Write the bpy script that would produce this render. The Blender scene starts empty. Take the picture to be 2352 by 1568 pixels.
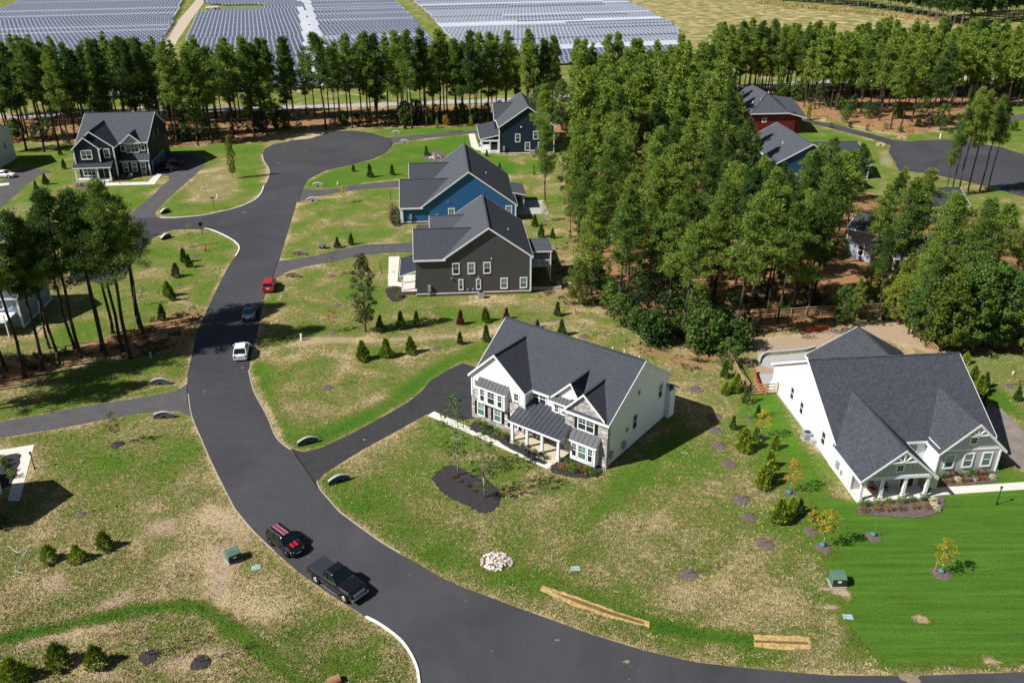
import bpy, bmesh, math, random
import numpy as np
from mathutils import Vector, Matrix
from mathutils.geometry import tessellate_polygon
random.seed(7)
S = bpy.context.scene
C = S.collection
# ---------------------------------------------------------------- camera model (survey of the place: a point seen in the
# photo, 2352 px wide, is turned into the point of the flat ground where it stands)
FPX = 2000.; TH = math.atan(984 / 2000.); CH = 53.
ct, st = math.cos(TH), math.sin(TH)
def g(x, y, z=0.):
    u = x - 1176.; v = 784. - y
    dy = FPX * ct + v * st; dz = -FPX * st + v * ct
    t = (CH - z) / -dz
    return (u * t, dy * t)
def pr(X, Y, Z=0.):
    dz = Z - CH
    dep = Y * ct - dz * st; up = Y * st + dz * ct
    return (1176 + FPX * X / dep, 784 - FPX * up / dep)
def hz(bx, by, ty):
    X, Y = g(bx, by); lo, hi = 0., 60.
    for _ in range(40):
        m = (lo + hi) / 2
        if pr(X, Y, m)[1] > ty: lo = m
        else: hi = m
    return lo
def G(pts, z=0.): return [g(a, b, z) for a, b in pts]

# ---------------------------------------------------------------- materials
MATS = {}
def nodemat(name):
    m = bpy.data.materials.new(name); m.use_nodes = True
    nt = m.node_tree; b = nt.nodes['Principled BSDF']
    MATS[name] = m
    return m, nt, b
def N(nt, t, **kw):
    n = nt.nodes.new(t)
    for k, v in kw.items(): setattr(n, k, v)
    return n
def L(nt, a, b): nt.links.new(a, b)
def setspec(b, v):
    if 'Specular IOR Level' in b.inputs: b.inputs['Specular IOR Level'].default_value = v
def simple(name, col, rough=.7, metal=0., spec=.3, var=.0, scale=3., bump=0., bscale=None, coord='Object'):
    m, nt, b = nodemat(name)
    b.inputs['Base Color'].default_value = (*col, 1); b.inputs['Roughness'].default_value = rough
    b.inputs['Metallic'].default_value = metal; setspec(b, spec)
    if var or bump:
        tc = N(nt, 'ShaderNodeTexCoord')
        no = N(nt, 'ShaderNodeTexNoise'); no.inputs['Scale'].default_value = scale; no.inputs['Detail'].default_value = 6
        no.inputs['Roughness'].default_value = .65
        L(nt, tc.outputs[coord], no.inputs['Vector'])
        if var:
            mr = N(nt, 'ShaderNodeMapRange'); mr.inputs[1].default_value = .25; mr.inputs[2].default_value = .75
            mr.inputs[3].default_value = 1 - var; mr.inputs[4].default_value = 1 + var
            L(nt, no.outputs[0], mr.inputs[0])
            mx = N(nt, 'ShaderNodeVectorMath', operation='SCALE'); mx.inputs[0].default_value = col
            L(nt, mr.outputs[0], mx.inputs['Scale']); L(nt, mx.outputs[0], b.inputs['Base Color'])
        if bump:
            n2 = N(nt, 'ShaderNodeTexNoise'); n2.inputs['Scale'].default_value = bscale or scale * 3; n2.inputs['Detail'].default_value = 4
            L(nt, tc.outputs[coord], n2.inputs['Vector'])
            bp = N(nt, 'ShaderNodeBump'); bp.inputs['Strength'].default_value = bump; bp.inputs['Distance'].default_value = .05
            L(nt, n2.outputs[0], bp.inputs['Height']); L(nt, bp.outputs[0], b.inputs['Normal'])
    return m
def math_(nt, op, a, b=None, clamp=False):
    n = N(nt, 'ShaderNodeMath', operation=op); n.use_clamp = clamp
    for i, s in enumerate((a, b)):
        if s is None: continue
        if isinstance(s, (int, float)): n.inputs[i].default_value = s
        else: L(nt, s, n.inputs[i])
    return n.outputs[0]
def mixc(nt, f, a, b, blend='MIX'):
    n = N(nt, 'ShaderNodeMix', data_type='RGBA', blend_type=blend)
    for i, s in ((0, f), (6, a), (7, b)):
        if isinstance(s, (int, float)): n.inputs[i].default_value = s
        elif isinstance(s, tuple): n.inputs[i].default_value = (*s, 1)
        else: L(nt, s, n.inputs[i])
    return n.outputs[2]
def noise(nt, vec, scale, detail=5, rough=.6, dist=0.):
    n = N(nt, 'ShaderNodeTexNoise'); n.inputs['Scale'].default_value = scale; n.inputs['Detail'].default_value = detail
    n.inputs['Roughness'].default_value = rough; n.inputs['Distortion'].default_value = dist
    L(nt, vec, n.inputs['Vector']); return n.outputs[0]

def siding(name, col, pitch=.18, rough=.55, vertical=False, depth=.25):
    m, nt, b = nodemat(name)
    tc = N(nt, 'ShaderNodeTexCoord'); sp = N(nt, 'ShaderNodeSeparateXYZ'); L(nt, tc.outputs['Object'], sp.inputs[0])
    if vertical:
        s = math_(nt, 'ADD', sp.outputs[0], sp.outputs[1])
    else: s = sp.outputs[2]
    f = math_(nt, 'FRACT', math_(nt, 'DIVIDE', s, pitch))
    line = math_(nt, 'LESS_THAN', f, .16 if not vertical else .22)
    nz = noise(nt, tc.outputs['Object'], .8, 4)
    c1 = mixc(nt, nz, tuple(c * .92 for c in col), tuple(min(1, c * 1.06) for c in col))
    c2 = mixc(nt, math_(nt, 'MULTIPLY', line, depth), c1, tuple(c * .45 for c in col))
    L(nt, c2, b.inputs['Base Color']); b.inputs['Roughness'].default_value = rough; setspec(b, .3)
    bp = N(nt, 'ShaderNodeBump'); bp.inputs['Strength'].default_value = .5; bp.inputs['Distance'].default_value = .02
    L(nt, f, bp.inputs['Height']); L(nt, bp.outputs[0], b.inputs['Normal'])
    return m
def shingles(name, col, contrast=.35):
    m, nt, b = nodemat(name)
    tc = N(nt, 'ShaderNodeTexCoord'); sp = N(nt, 'ShaderNodeSeparateXYZ'); L(nt, tc.outputs['Object'], sp.inputs[0])
    f = math_(nt, 'FRACT', math_(nt, 'DIVIDE', sp.outputs[2], .11))
    line = math_(nt, 'LESS_THAN', f, .3)
    mp = N(nt, 'ShaderNodeMapping'); mp.inputs['Scale'].default_value = (1, 1, 3); L(nt, tc.outputs['Object'], mp.inputs[0])
    vo = N(nt, 'ShaderNodeTexVoronoi'); vo.inputs['Scale'].default_value = 4.5; L(nt, mp.outputs[0], vo.inputs['Vector'])
    sv = N(nt, 'ShaderNodeSeparateColor'); L(nt, vo.outputs['Color'], sv.inputs[0])
    n1 = noise(nt, tc.outputs['Object'], 9., 5, .8); n2 = noise(nt, tc.outputs['Object'], .35, 3)
    v = math_(nt, 'ADD', math_(nt, 'MULTIPLY', sv.outputs[0], contrast), math_(nt, 'MULTIPLY', n1, contrast * 1.6))
    v = math_(nt, 'ADD', v, math_(nt, 'MULTIPLY', n2, .14)); v = math_(nt, 'ADD', v, 1 - contrast * 1.3 - .07)
    v = math_(nt, 'MULTIPLY', v, math_(nt, 'SUBTRACT', 1., math_(nt, 'MULTIPLY', line, .18)))
    sc = N(nt, 'ShaderNodeVectorMath', operation='SCALE'); sc.inputs[0].default_value = col
    L(nt, v, sc.inputs['Scale']); L(nt, sc.outputs[0], b.inputs['Base Color'])
    b.inputs['Roughness'].default_value = .85; setspec(b, .25)
    bp = N(nt, 'ShaderNodeBump'); bp.inputs['Strength'].default_value = .6; bp.inputs['Distance'].default_value = .04
    L(nt, n1, bp.inputs['Height']); L(nt, bp.outputs[0], b.inputs['Normal'])
    return m
def stone_mat(name, c1, c2, c3, sx=1.4, sz=4.5):
    m, nt, b = nodemat(name)
    tc = N(nt, 'ShaderNodeTexCoord'); mp = N(nt, 'ShaderNodeMapping'); mp.inputs['Scale'].default_value = (sx, sx, sz)
    L(nt, tc.outputs['Object'], mp.inputs[0])
    vo = N(nt, 'ShaderNodeTexVoronoi'); vo.inputs['Scale'].default_value = 1.; L(nt, mp.outputs[0], vo.inputs['Vector'])
    sv = N(nt, 'ShaderNodeSeparateColor'); L(nt, vo.outputs['Color'], sv.inputs[0])
    cr = N(nt, 'ShaderNodeValToRGB'); e = cr.color_ramp.elements; e[0].color = (*c1, 1); e[1].color = (*c3, 1)
    k = cr.color_ramp.elements.new(.5); k.color = (*c2, 1); L(nt, sv.outputs[0], cr.inputs[0])
    v2 = N(nt, 'ShaderNodeTexVoronoi', feature='DISTANCE_TO_EDGE'); L(nt, mp.outputs[0], v2.inputs['Vector']); v2.inputs['Scale'].default_value = 1.
    edge = math_(nt, 'LESS_THAN', v2.outputs['Distance'], .07)
    L(nt, mixc(nt, math_(nt, 'MULTIPLY', edge, .6), cr.outputs[0], tuple(c * .4 for c in c1)), b.inputs['Base Color'])
    b.inputs['Roughness'].default_value = .85
    bp = N(nt, 'ShaderNodeBump'); bp.inputs['Strength'].default_value = .6; bp.inputs['Distance'].default_value = .05
    L(nt, v2.outputs['Distance'], bp.inputs['Height']); L(nt, bp.outputs[0], b.inputs['Normal'])
    return m
def foliage(name, c_dark, c_light, trans=.25, var=.5, scale=1.2):
    m, nt, b = nodemat(name)
    tc = N(nt, 'ShaderNodeTexCoord'); oi = N(nt, 'ShaderNodeObjectInfo')
    n1 = noise(nt, tc.outputs['Object'], scale, 3, .6); n2 = noise(nt, tc.outputs['Object'], scale * 6, 2, .6)
    f = math_(nt, 'ADD', math_(nt, 'MULTIPLY', n1, .7), math_(nt, 'MULTIPLY', n2, .5))
    f = math_(nt, 'ADD', f, math_(nt, 'MULTIPLY', math_(nt, 'SUBTRACT', oi.outputs['Random'], .5), var))
    mr = N(nt, 'ShaderNodeMapRange'); mr.inputs[1].default_value = .35; mr.inputs[2].default_value = .85; L(nt, f, mr.inputs[0])
    col = mixc(nt, mr.outputs[0], c_dark, c_light)
    L(nt, col, b.inputs['Base Color']); b.inputs['Roughness'].default_value = .62; setspec(b, .28)
    tr = N(nt, 'ShaderNodeBsdfTranslucent'); L(nt, col, tr.inputs[0])
    mx = N(nt, 'ShaderNodeMixShader'); mx.inputs[0].default_value = trans
    out = nt.nodes['Material Output']; L(nt, b.outputs[0], mx.inputs[1]); L(nt, tr.outputs[0], mx.inputs[2]); L(nt, mx.outputs[0], out.inputs[0])
    return m

white = simple('white_trim', (.80, .81, .82), .5)
white_wall = siding('white_siding', (.80, .81, .82), .2, depth=.2)
grey_siding = siding('pale_grey_siding', (.50, .49, .53), .32, depth=.35)
board_batten = siding('board_and_batten', (.55, .53, .58), .42, vertical=True, depth=.5)
navy = siding('navy_siding', (.012, .021, .037), .16)
navy2 = siding('dark_slate_blue_siding', (.014, .027, .052), .16)
blue = siding('blue_siding', (.026, .125, .30), .16)
brown_grey = siding('brown_grey_siding', (.082, .079, .083), .16)
red_s = siding('red_siding', (.15, .015, .022), .16)
teal_s = siding('teal_blue_siding', (.02, .09, .16), .16)
lav = siding('lavender_grey_siding', (.36, .38, .46), .16)
bluegrey = siding('blue_grey_siding', (.20, .27, .34), .16)
darkgreen = siding('dark_green_grey_siding', (.07, .09, .09), .16)
shing = shingles('charcoal_shingles', (.050, .055, .065), .3)
shing_d = shingles('mottled_charcoal_shingles', (.052, .057, .067), .6)
shing_g = shingles('grey_shingles', (.068, .075, .088), .3)
metal = simple('standing_seam_metal', (.075, .08, .095), .35, .3, .5)
metal_l = simple('pale_seam_metal', (.05, .052, .06), .55, .2, .3)
stone = stone_mat('grey_stone_veneer', (.22, .20, .20), (.42, .39, .38), (.62, .59, .57))
stone_d = stone_mat('dark_stone', (.05, .05, .055), (.10, .10, .11), (.18, .18, .19), 3, 6)
stone_b = stone_mat('brown_stone', (.16, .09, .05), (.26, .16, .10), (.36, .26, .18), 3, 6)
stone_p = stone_mat('pale_stone', (.35, .34, .36), (.50, .48, .50), (.66, .62, .6), 3, 6)
stone_t = stone_mat('tan_stone', (.5, .36, .22), (.6, .45, .3), (.7, .55, .38), 2, 4)
brick = stone_mat('brown_brick', (.12, .06, .045), (.16, .09, .07), (.22, .13, .1), 4, 12)
glass = simple('window_glass', (.018, .03, .03), .06, 0, .8)
glass_g = simple('green_tinted_glass', (.10, .17, .14), .1, 0, .6, .5, 1.5)
shutter = simple('black_shutter', (.015, .013, .014), .5)
dark_door = simple('dark_door', (.03, .02, .018), .5)
concrete = simple('pale_concrete', (.60, .57, .50), .8, var=.08, scale=2)
conc_grey = simple('grey_concrete', (.36, .36, .36), .8, var=.1, scale=2)
porch_floor = simple('tan_porch_floor', (.50, .42, .31), .8, var=.06)
kerb_m = simple('kerb_concrete', (.72, .71, .68), .75, var=.1, scale=4)
kerb_t = simple('tan_kerb', (.36, .31, .23), .85, var=.25, scale=2)
black_metal = simple('black_metal', (.012, .012, .014), .4, .3, .5)
grey_metal = simple('grey_metal', (.35, .36, .37), .5, .3, .4)
orange_p = simple('orange_paint', (.55, .09, .02), .5)
mulch = simple('dark_mulch', (.035, .030, .032), .95, var=.6, scale=6, bump=1., bscale=14)
mulch_b = simple('brown_mulch', (.12, .092, .082), .95, var=.5, scale=5, bump=1., bscale=12)
wood_f = simple('pine_fence_wood', (.40, .26, .14), .8, var=.25, scale=4)
bark = simple('pine_bark', (.055, .040, .032), .95, var=.45, scale=3, bump=.6, bscale=9)
bark_l = simple('pale_bark', (.30, .27, .23), .9, var=.35, scale=3)
bark_g = simple('grey_bark', (.13, .11, .095), .9, var=.35, scale=3)
util_green = simple('transformer_green', (.09, .16, .11), .5, var=.1)
util_dark = simple('transformer_dark', (.02, .035, .025), .5)
lid_c = simple('pale_teal_lid', (.30, .42, .42), .5, var=.1)
green_bag = simple('green_water_bag', (.06, .16, .14), .5)
tyre_m = simple('tyre_rubber', (.012, .012, .012), .8)
rim_m = simple('alloy_rim', (.6, .6, .62), .3, .7, .5)
rim_d = simple('dark_rim', (.04, .04, .045), .3, .5, .5)
car_glass = simple('car_glass', (.008, .012, .016), .06, 0, .7)
lamp_c = simple('headlight_lens', (.75, .78, .8), .15, 0, .8)
lamp_r = simple('tail_light_lens', (.35, .01, .01), .2, 0, .8)
chrome = simple('chrome_trim', (.6, .62, .66), .15, .9, .5)
straw_mat = simple('yellow_straw', (.44, .31, .12), .95, var=.6, scale=4, bump=1., bscale=14)
straw_fr = simple('red_safety_mesh', (.40, .06, .02), .7, var=.3, scale=5)

# ---------------------------------------------------------------- mesh helper
class MB:
    def __init__(s): s.v = []; s.f = []
    def add(s, vs, fs):
        o = len(s.v); s.v += [tuple(p) for p in vs]; s.f += [tuple(i + o for i in f) for f in fs]; return s
    def box(s, x0, y0, z0, x1, y1, z1):
        v = [(x0, y0, z0), (x1, y0, z0), (x1, y1, z0), (x0, y1, z0), (x0, y0, z1), (x1, y0, z1), (x1, y1, z1), (x0, y1, z1)]
        return s.add(v, [(0, 3, 2, 1), (4, 5, 6, 7), (0, 1, 5, 4), (1, 2, 6, 5), (2, 3, 7, 6), (3, 0, 4, 7)])
    def hexa(s, v8): return s.add(v8, [(0, 3, 2, 1), (4, 5, 6, 7), (0, 1, 5, 4), (1, 2, 6, 5), (2, 3, 7, 6), (3, 0, 4, 7)])
    def prism(s, poly, vec):          # poly: list of 3d points, extruded by vec
        n = len(poly); a = [Vector(p) for p in poly]; w = Vector(vec)
        nrm = Vector((0, 0, 0))
        for i in range(n): nrm += a[i].cross(a[(i + 1) % n])
        if nrm.dot(w) > 0: a.reverse()
        b = [p + w for p in a]
        fs = [tuple(range(n)), tuple(range(2 * n - 1, n - 1, -1))]
        for i in range(n):
            j = (i + 1) % n; fs.append((i, i + n, j + n, j)[::1])
        return s.add(a + b, fs)
    def slab(s, q, t):                # sheet polygon with thickness t straight down
        return s.prism(q, (0, 0, -t))
    def beam(s, a, b, w, h=None):
        a, b = Vector(a), Vector(b); d = (b - a).normalized(); h = h or w
        up = Vector((0, 0, 1)) if abs(d.z) < .95 else Vector((1, 0, 0))
        x = d.cross(up).normalized() * w / 2; y = d.cross(x).normalized() * h / 2
        q = [a - x - y, a + x - y, a + x + y, a - x + y]
        return s.prism(q, b - a)
    def cyl(s, a, b, r0, r1=None, n=8, caps=True):
        a, b = Vector(a), Vector(b); r1 = r0 if r1 is None else r1; d = (b - a).normalized()
        up = Vector((0, 0, 1)) if abs(d.z) < .95 else Vector((1, 0, 0))
        x = d.cross(up).normalized(); y = d.cross(x)
        vs = []
        for p, r in ((a, r0), (b, r1)):
            for i in range(n):
                t = 2 * math.pi * i / n; vs.append(p + x * math.cos(t) * r + y * math.sin(t) * r)
        fs = [(i, (i + 1) % n, (i + 1) % n + n, i + n) for i in range(n)]
        if caps: fs += [tuple(range(n - 1, -1, -1)), tuple(range(n, 2 * n))]
        return s.add(vs, fs)
    def tube(s, pts, rs, n=6):
        for i in range(len(pts) - 1): s.cyl(pts[i], pts[i + 1], rs[i], rs[i + 1], n)
        return s
    def blob(s, c, r, rz=None, seed=0, sub=2, amp=.2):
        rz = rz or r; bm = bmesh.new(); bmesh.ops.create_icosphere(bm, subdivisions=sub, radius=1)
        rr = random.Random(seed); ph = [rr.uniform(0, 6.3) for _ in range(6)]
        vs = []
        for v in bm.verts:
            p = v.co; k = 1 + amp * (math.sin(3 * p.x + ph[0]) * math.sin(3 * p.y + ph[1]) + .5 * math.sin(6 * p.z + ph[2]) * math.sin(5 * p.x + ph[3]))
            vs.append((c[0] + p.x * r * k, c[1] + p.y * r * k, c[2] + p.z * rz * k))
        s.add(vs, [tuple(v.index for v in f.verts) for f in bm.faces]); bm.free(); return s
    def mesh(s, name):
        me = bpy.data.meshes.new(name); me.from_pydata(s.v, [], s.f); me.update(); return me
    def build(s, name, mat, parent=None, smooth=False, bevel=0):
        me = s.mesh(name); me.materials.append(mat)
        bm = bmesh.new(); bm.from_mesh(me); bmesh.ops.recalc_face_normals(bm, faces=bm.faces); bm.to_mesh(me); bm.free()
        if smooth: me.polygons.foreach_set('use_smooth', [True] * len(me.polygons))
        o = bpy.data.objects.new(name, me); C.objects.link(o)
        if parent is not None: o.parent = parent
        if bevel:
            md = o.modifiers.new('Bevel', 'BEVEL'); md.width = bevel; md.segments = 2; md.limit_method = 'ANGLE'
        return o
def tag(o, label=None, cat=None, group=None, kind=None):
    if label: o['label'] = label
    if cat: o['category'] = cat
    if group: o['group'] = group
    if kind: o['kind'] = kind
    return o
def empty(name, loc, rz=0., label=None, cat=None, group=None, scale=1.):
    o = bpy.data.objects.new(name, None); C.objects.link(o); o.location = loc; o.rotation_euler = (0, 0, rz)
    o.scale = (scale,) * 3; o.empty_display_size = .3
    return tag(o, label, cat, group)
KIDS = {}
def copy_tree(o, parent=None, label=None, group=None):
    c = o.copy(); C.objects.link(c); c.parent = parent
    if label: c['label'] = label
    if group: c['group'] = group
    for ch in list(o.children): copy_tree(ch, c)
    return c
def struct(name, mb_or_mesh, mat, label=None):
    if isinstance(mb_or_mesh, MB): o = mb_or_mesh.build(name, mat)
    else:
        mb_or_mesh.materials.append(mat); o = bpy.data.objects.new(name, mb_or_mesh); C.objects.link(o)
    o['kind'] = 'structure'
    if label: o['label'] = label
    return o
def flatpoly(mb, pts, z):
    tri = tessellate_polygon([[Vector((p[0], p[1], 0)) for p in pts]])
    vs = [(p[0], p[1], z) for p in pts]; fs = []
    for t in tri:
        a, b, c = [Vector(vs[i]) for i in t]
        fs.append(t if (b - a).cross(c - a).z > 0 else t[::-1])
    return mb.add(vs, fs)
def smoothline(pts, n=4):              # Catmull-Rom through points
    out = []
    P = [pts[0]] + list(pts) + [pts[-1]]
    for i in range(1, len(P) - 2):
        p0, p1, p2, p3 = P[i - 1], P[i], P[i + 1], P[i + 2]
        for k in range(n):
            t = k / n
            out.append(tuple(.5 * ((2 * p1[j]) + (-p0[j] + p2[j]) * t + (2 * p0[j] - 5 * p1[j] + 4 * p2[j] - p3[j]) * t * t + (-p0[j] + 3 * p1[j] - 3 * p2[j] + p3[j]) * t ** 3) for j in range(2)))
    out.append(tuple(pts[-1])); return out
def strip(mb, pts, w, z0, z1, side=0):  # swept kerb along world polyline
    n = len(pts); L_, R_ = [], []
    for i in range(n):
        a = Vector(pts[max(0, i - 1)]); b = Vector(pts[min(n - 1, i + 1)]); d = (b - a).normalized(); nn = Vector((-d.y, d.x))
        p = Vector(pts[i]); L_.append(p + nn * (w / 2 + side)); R_.append(p - nn * (w / 2 - side))
    for i in range(n - 1):
        a, b, c, d = R_[i], R_[i + 1], L_[i + 1], L_[i]
        mb.add([(a.x, a.y, z0), (b.x, b.y, z0), (c.x, c.y, z0), (d.x, d.y, z0), (a.x, a.y, z1), (b.x, b.y, z1), (c.x, c.y, z1), (d.x, d.y, z1)],
               [(4, 5, 6, 7), (0, 1, 5, 4), (2, 3, 7, 6)] + ([(3, 0, 4, 7)] if i == 0 else []) + ([(1, 2, 6, 5)] if i == n - 2 else []))
    return mb
# ================================================================ GROUND
R_right = [(778,1176),(750.5,1144),(734,1124),(729,1108),(743,1089),(778,1066.5),(825.5,1036.5),(900,996),(980,951)]
main_right = [(2500,1540),(2352,1543),(2089,1552),(1914,1551),(1764,1539),(1601,1521),(1488,1496),(1356,1456),(1276,1426),(1176,1391),(1125,1371),(1063,1348.5),(1013,1326),(963,1296),(918,1272),(870.5,1243.5),(825.5,1211),(778,1176),(750.5,1144),(732,1120)]
main_mid = [(668,1033),(645.5,1016.5),(630.5,996.5),(615.5,959),(598,926.5),(582,895),(571,850),(578,810),(590,770),(600,720),(608,679.5),(625.5,636),(643,589.5),(660.5,534.5),(680.5,467),(695.5,433),(708,412),(748,392),(813,377.5),(858,365),(888,350),(903,330),(895,318),(850,305),(813,301),(763,301),(708,310),(663,325),(625.5,332.5),(608,342.5),(602,355),(605.5,370),(616,386),(618,400),(611,420),(600.5,444),(586,460),(550,477),(500,489.5),(462.5,497),(400,501.5),(370,501),(291,500),(85,514.5),(0,517),(-60,519)]
cross_low = [(-60,556),(0,553),(200,546),(345,541),(400,528),(450,526.5),(487.5,529.5),(520,544.5),(542.5,559.5),(549,572),(540,589.5),(525,612),(507.5,644.5),(490,679.5),(478,706),(452,765),(440,819),(431,859),(430,884),(432,920),(440,955),(462.5,1009),(487.5,1066.5),(525,1141.5),(545,1176),(588,1226),(630.5,1266),(688,1316),(763,1368.5),(813,1398.5),(840.5,1417),(868,1431),(900.5,1453.5),(925.5,1476),(945.5,1506),(958,1536),(963,1568),(968,1640),(2500,1640)]
main_poly = G(main_right + main_mid + cross_low)
roads = [main_poly]
drive = {
 'h1': [(668,1030),(698,1038),(738,1028),(800.5,999),(875.5,959),(938,923),(970.5,896.5),(988,874),(1025.5,851.5),(1063,833),(1092,843),(1100,880),(1100,960),(1060,965),(980,951),(900,996),(825.5,1036.5),(778,1066.5),(743,1089),(730,1106),(732,1122),(700,1080)],
 'h3': [(622,646),(663,622),(713,609.5),(763,602),(825.5,587),(895.5,581),(960,579),(960,556),(945,557),(838,562),(775,574),(725,587),(670,596),(640,599)],
 'h4': [(683,466),(708,454.5),(775.5,442),(838,434.5),(925,429),(950,412),(938,413),(888,417),(813,424.5),(763,434.5),(718,437),(694,431)],
 'h5': [(890,350),(903,330),(930,324),(963,320),(1050,311),(1082,307),(1135,312),(1140,296),(1100,299),(1025,304),(963,309),(905,315),(880,318)],
 'h6': [(372,503),(357.5,494.5),(357.5,484.5),(390,452),(425,422),(447.5,402),(465,385),(476,366),(440,354),(380,352),(345,366),(350,400),(386,405),(389,414),(375,424.5),(355,444.5),(312.5,479.5),(289,502)],
 'left': [(433,880),(405,896.5),(350,909),(275,920),(200,931.5),(100,951.5),(0,969),(-80,986),(-80,1022),(0,1005),(62.5,995),(150,981.5),(250,961.5),(312.5,950),(375,944),(410,944),(444,960)],
 'h9': [(376,536),(350,547),(325,577),(300,614),(285,640),(255,655),(150,640),(200,600),(250,560),(260,540)],
 'h7': [(120,394),(90,402),(60,425),(0,480),(-40,500),(-40,430),(0,420),(40,390),(60,384)],
 'h2': [(2262,930),(2300,938),(2352,990),(2420,1060),(2420,1085),(2352,1078),(2312,1060),(2280,1020)],
 'rc': [(2129,398),(2100,395),(2064,392),(2054,370),(2041,350),(2046,334),(1989,315),(1889,290),(1835,280),(1835,272),(1914,285),(1989,305),(2046,320),(2084,325),(2126,322),(2174,321),(2230,326),(2299,338),(2360,358),(2460,400),(2460,470),(2352,452),(2264,428),(2214,416)],
 'rpath': [(2290,276),(2320,266),(2420,255),(2420,268),(2352,274),(2310,283)],
}
DR = {k: G(v) for k, v in drive.items()}
def arr(poly): return np.array(poly, float)
def sdist(PX, PY, poly):               # signed distance to polygon (negative inside)
    p = arr(poly); n = len(p)
    d = np.full(PX.shape, 1e9); ins = np.zeros(PX.shape, bool)
    for i in range(n):
        a = p[i]; b = p[(i + 1) % n]; e = b - a; L2 = e @ e
        if L2 < 1e-9: continue
        t = np.clip(((PX - a[0]) * e[0] + (PY - a[1]) * e[1]) / L2, 0, 1)
        d = np.minimum(d, np.hypot(PX - a[0] - t * e[0], PY - a[1] - t * e[1]))
        if a[1] != b[1]:
            c = ((a[1] > PY) != (b[1] > PY)) & (PX < (b[0] - a[0]) * (PY - a[1]) / (b[1] - a[1]) + a[0]); ins ^= c
    return np.where(ins, -d, d)
def ldist(PX, PY, line):
    p = arr(line); d = np.full(PX.shape, 1e9)
    for i in range(len(p) - 1):
        a = p[i]; e = p[i + 1] - a; L2 = max(e @ e, 1e-9)
        t = np.clip(((PX - a[0]) * e[0] + (PY - a[1]) * e[1]) / L2, 0, 1)
        d = np.minimum(d, np.hypot(PX - a[0] - t * e[0], PY - a[1] - t * e[1]))
    return d
def grow(a, step, end, k=1.25):
    out = []; x = a
    while abs(x) < abs(end): x += step; out.append(x); step *= k
    return out
xs = list(np.arange(-55, 55.01, .55)); xs += list(np.arange(56.2, 115, 1.2)); xs = list(np.arange(-118, -55.5, 1.2)) + xs
xs += grow(xs[-1], 1.6, 4000); xs = grow(xs[0], -1.6, 4000)[::-1] + xs
ys = list(np.arange(34, 118, .55)); ys += list(np.arange(ys[-1] + 1, 262, 1.2)); ys += grow(ys[-1], 1.6, 6000, 1.12); ys = [-400, -150, -50, 0, 15, 25, 30] + ys
xs = np.array(xs); ys = np.array(ys); NX, NY = len(xs), len(ys)
GX, GY = np.meshgrid(xs, ys)
lay = {'green': np.full(GX.shape, .34), 'bare': np.full(GX.shape, .05), 'straw': np.zeros(GX.shape), 'mow': np.zeros(GX.shape)}
def sm(d, s): t = np.clip(.5 - d / (2 * s), 0, 1); return t * t * (3 - 2 * t)
def paint(px, soft=1.5, **kw):
    w = sm(sdist(GX, GY, G(px)), soft)
    for k, v in kw.items(): lay[k] += (v - lay[k]) * w
def pline(px, hw, soft=.8, world=False, **kw):
    w = sm(ldist(GX, GY, px if world else G(px)) - hw, soft)
    for k, v in kw.items(): lay[k] += (v - lay[k]) * w
# far meadow and belt floors
paint([(-300,262),(700,246),(1120,230),(1640,205),(2352,168),(2700,150),(2700,-150),(-300,-150)], 4, green=.42, bare=.02)
paint([(1393,-20),(1451,12),(1530,52),(1600,110),(1700,150),(2352,120),(2352,40),(2000,25),(1764,6)], 6, green=.22, bare=.12)
paint([(-200,262),(600,255),(1150,240),(1700,215),(2352,185),(2700,170),(2700,225),(2352,240),(2200,290),(2084,315),(1880,272),(1640,262),(1330,330),(1110,287),(990,294),(880,292),(680,300),(600,325),(400,340),(230,330),(60,330),(-200,345)], 3, straw=.85, green=.15)
# pine wood floor in the middle and right
paint([(1300,250),(1290,420),(1300,520),(1325,640),(1355,700),(1420,745),(1500,770),(1620,830),(1675,835),(1720,775),(1800,760),(1870,770),(1960,745),(2060,700),(2120,770),(2200,830),(2352,830),(2500,830),(2500,520),(2352,520),(2200,470),(2050,460),(1990,440),(1800,430),(1700,380),(1640,262)], 3, straw=.9, green=.2, bare=.25)
# lawns
paint([(602,500),(560,640),(470,720),(420,660),(380,700),(330,740),(270,750),(160,800),(110,790),(180,700),(270,664),(345,550),(400,530),(480,530),(545,560)], 2, green=.50, bare=.06)
paint([(0,900),(200,830),(330,820),(440,800),(470,700),(330,735),(250,770),(90,810),(-100,850)], 1.5, straw=.85, green=.2)
paint([(0,905),(120,860),(300,835),(440,815),(440,890),(350,909),(200,931),(0,969),(-80,985)], 1, straw=.0, green=.50, bare=.1)
paint([(160,800),(110,790),(200,735),(330,700),(340,748),(250,760)], 2, green=.55, straw=.1)
paint([(430,960),(545,1190),(690,1330),(840,1420),(960,1568),(-100,1568),(-100,1030),(60,1000),(375,950)], 1.5, green=.27, bare=.20)
paint([(60,1010),(250,965),(430,965),(470,1060),(360,1150),(200,1130),(100,1090)], 3, green=.46, bare=.05)
for b in ([(455,1255),(560,1240),(545,1330),(520,1400),(470,1370)], [(540,1370),(640,1400),(680,1490),(600,1470)], [(210,1395),(300,1350),(320,1370),(240,1405)], [(30,1490),(150,1430),(260,1420),(250,1445),(120,1480)],
          [(350,1530),(480,1480),(560,1500),(400,1550)], [(470,1150),(540,1170),(600,1250),(520,1230),(450,1190)], [(90,1330),(150,1310),(160,1360),(100,1360)], [(330,1200),(400,1190),(410,1225),(340,1230)], [(150,1510),(260,1530),(300,1568),(200,1568)]):
    paint(b, 1.2, bare=.62, green=.2)
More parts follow.
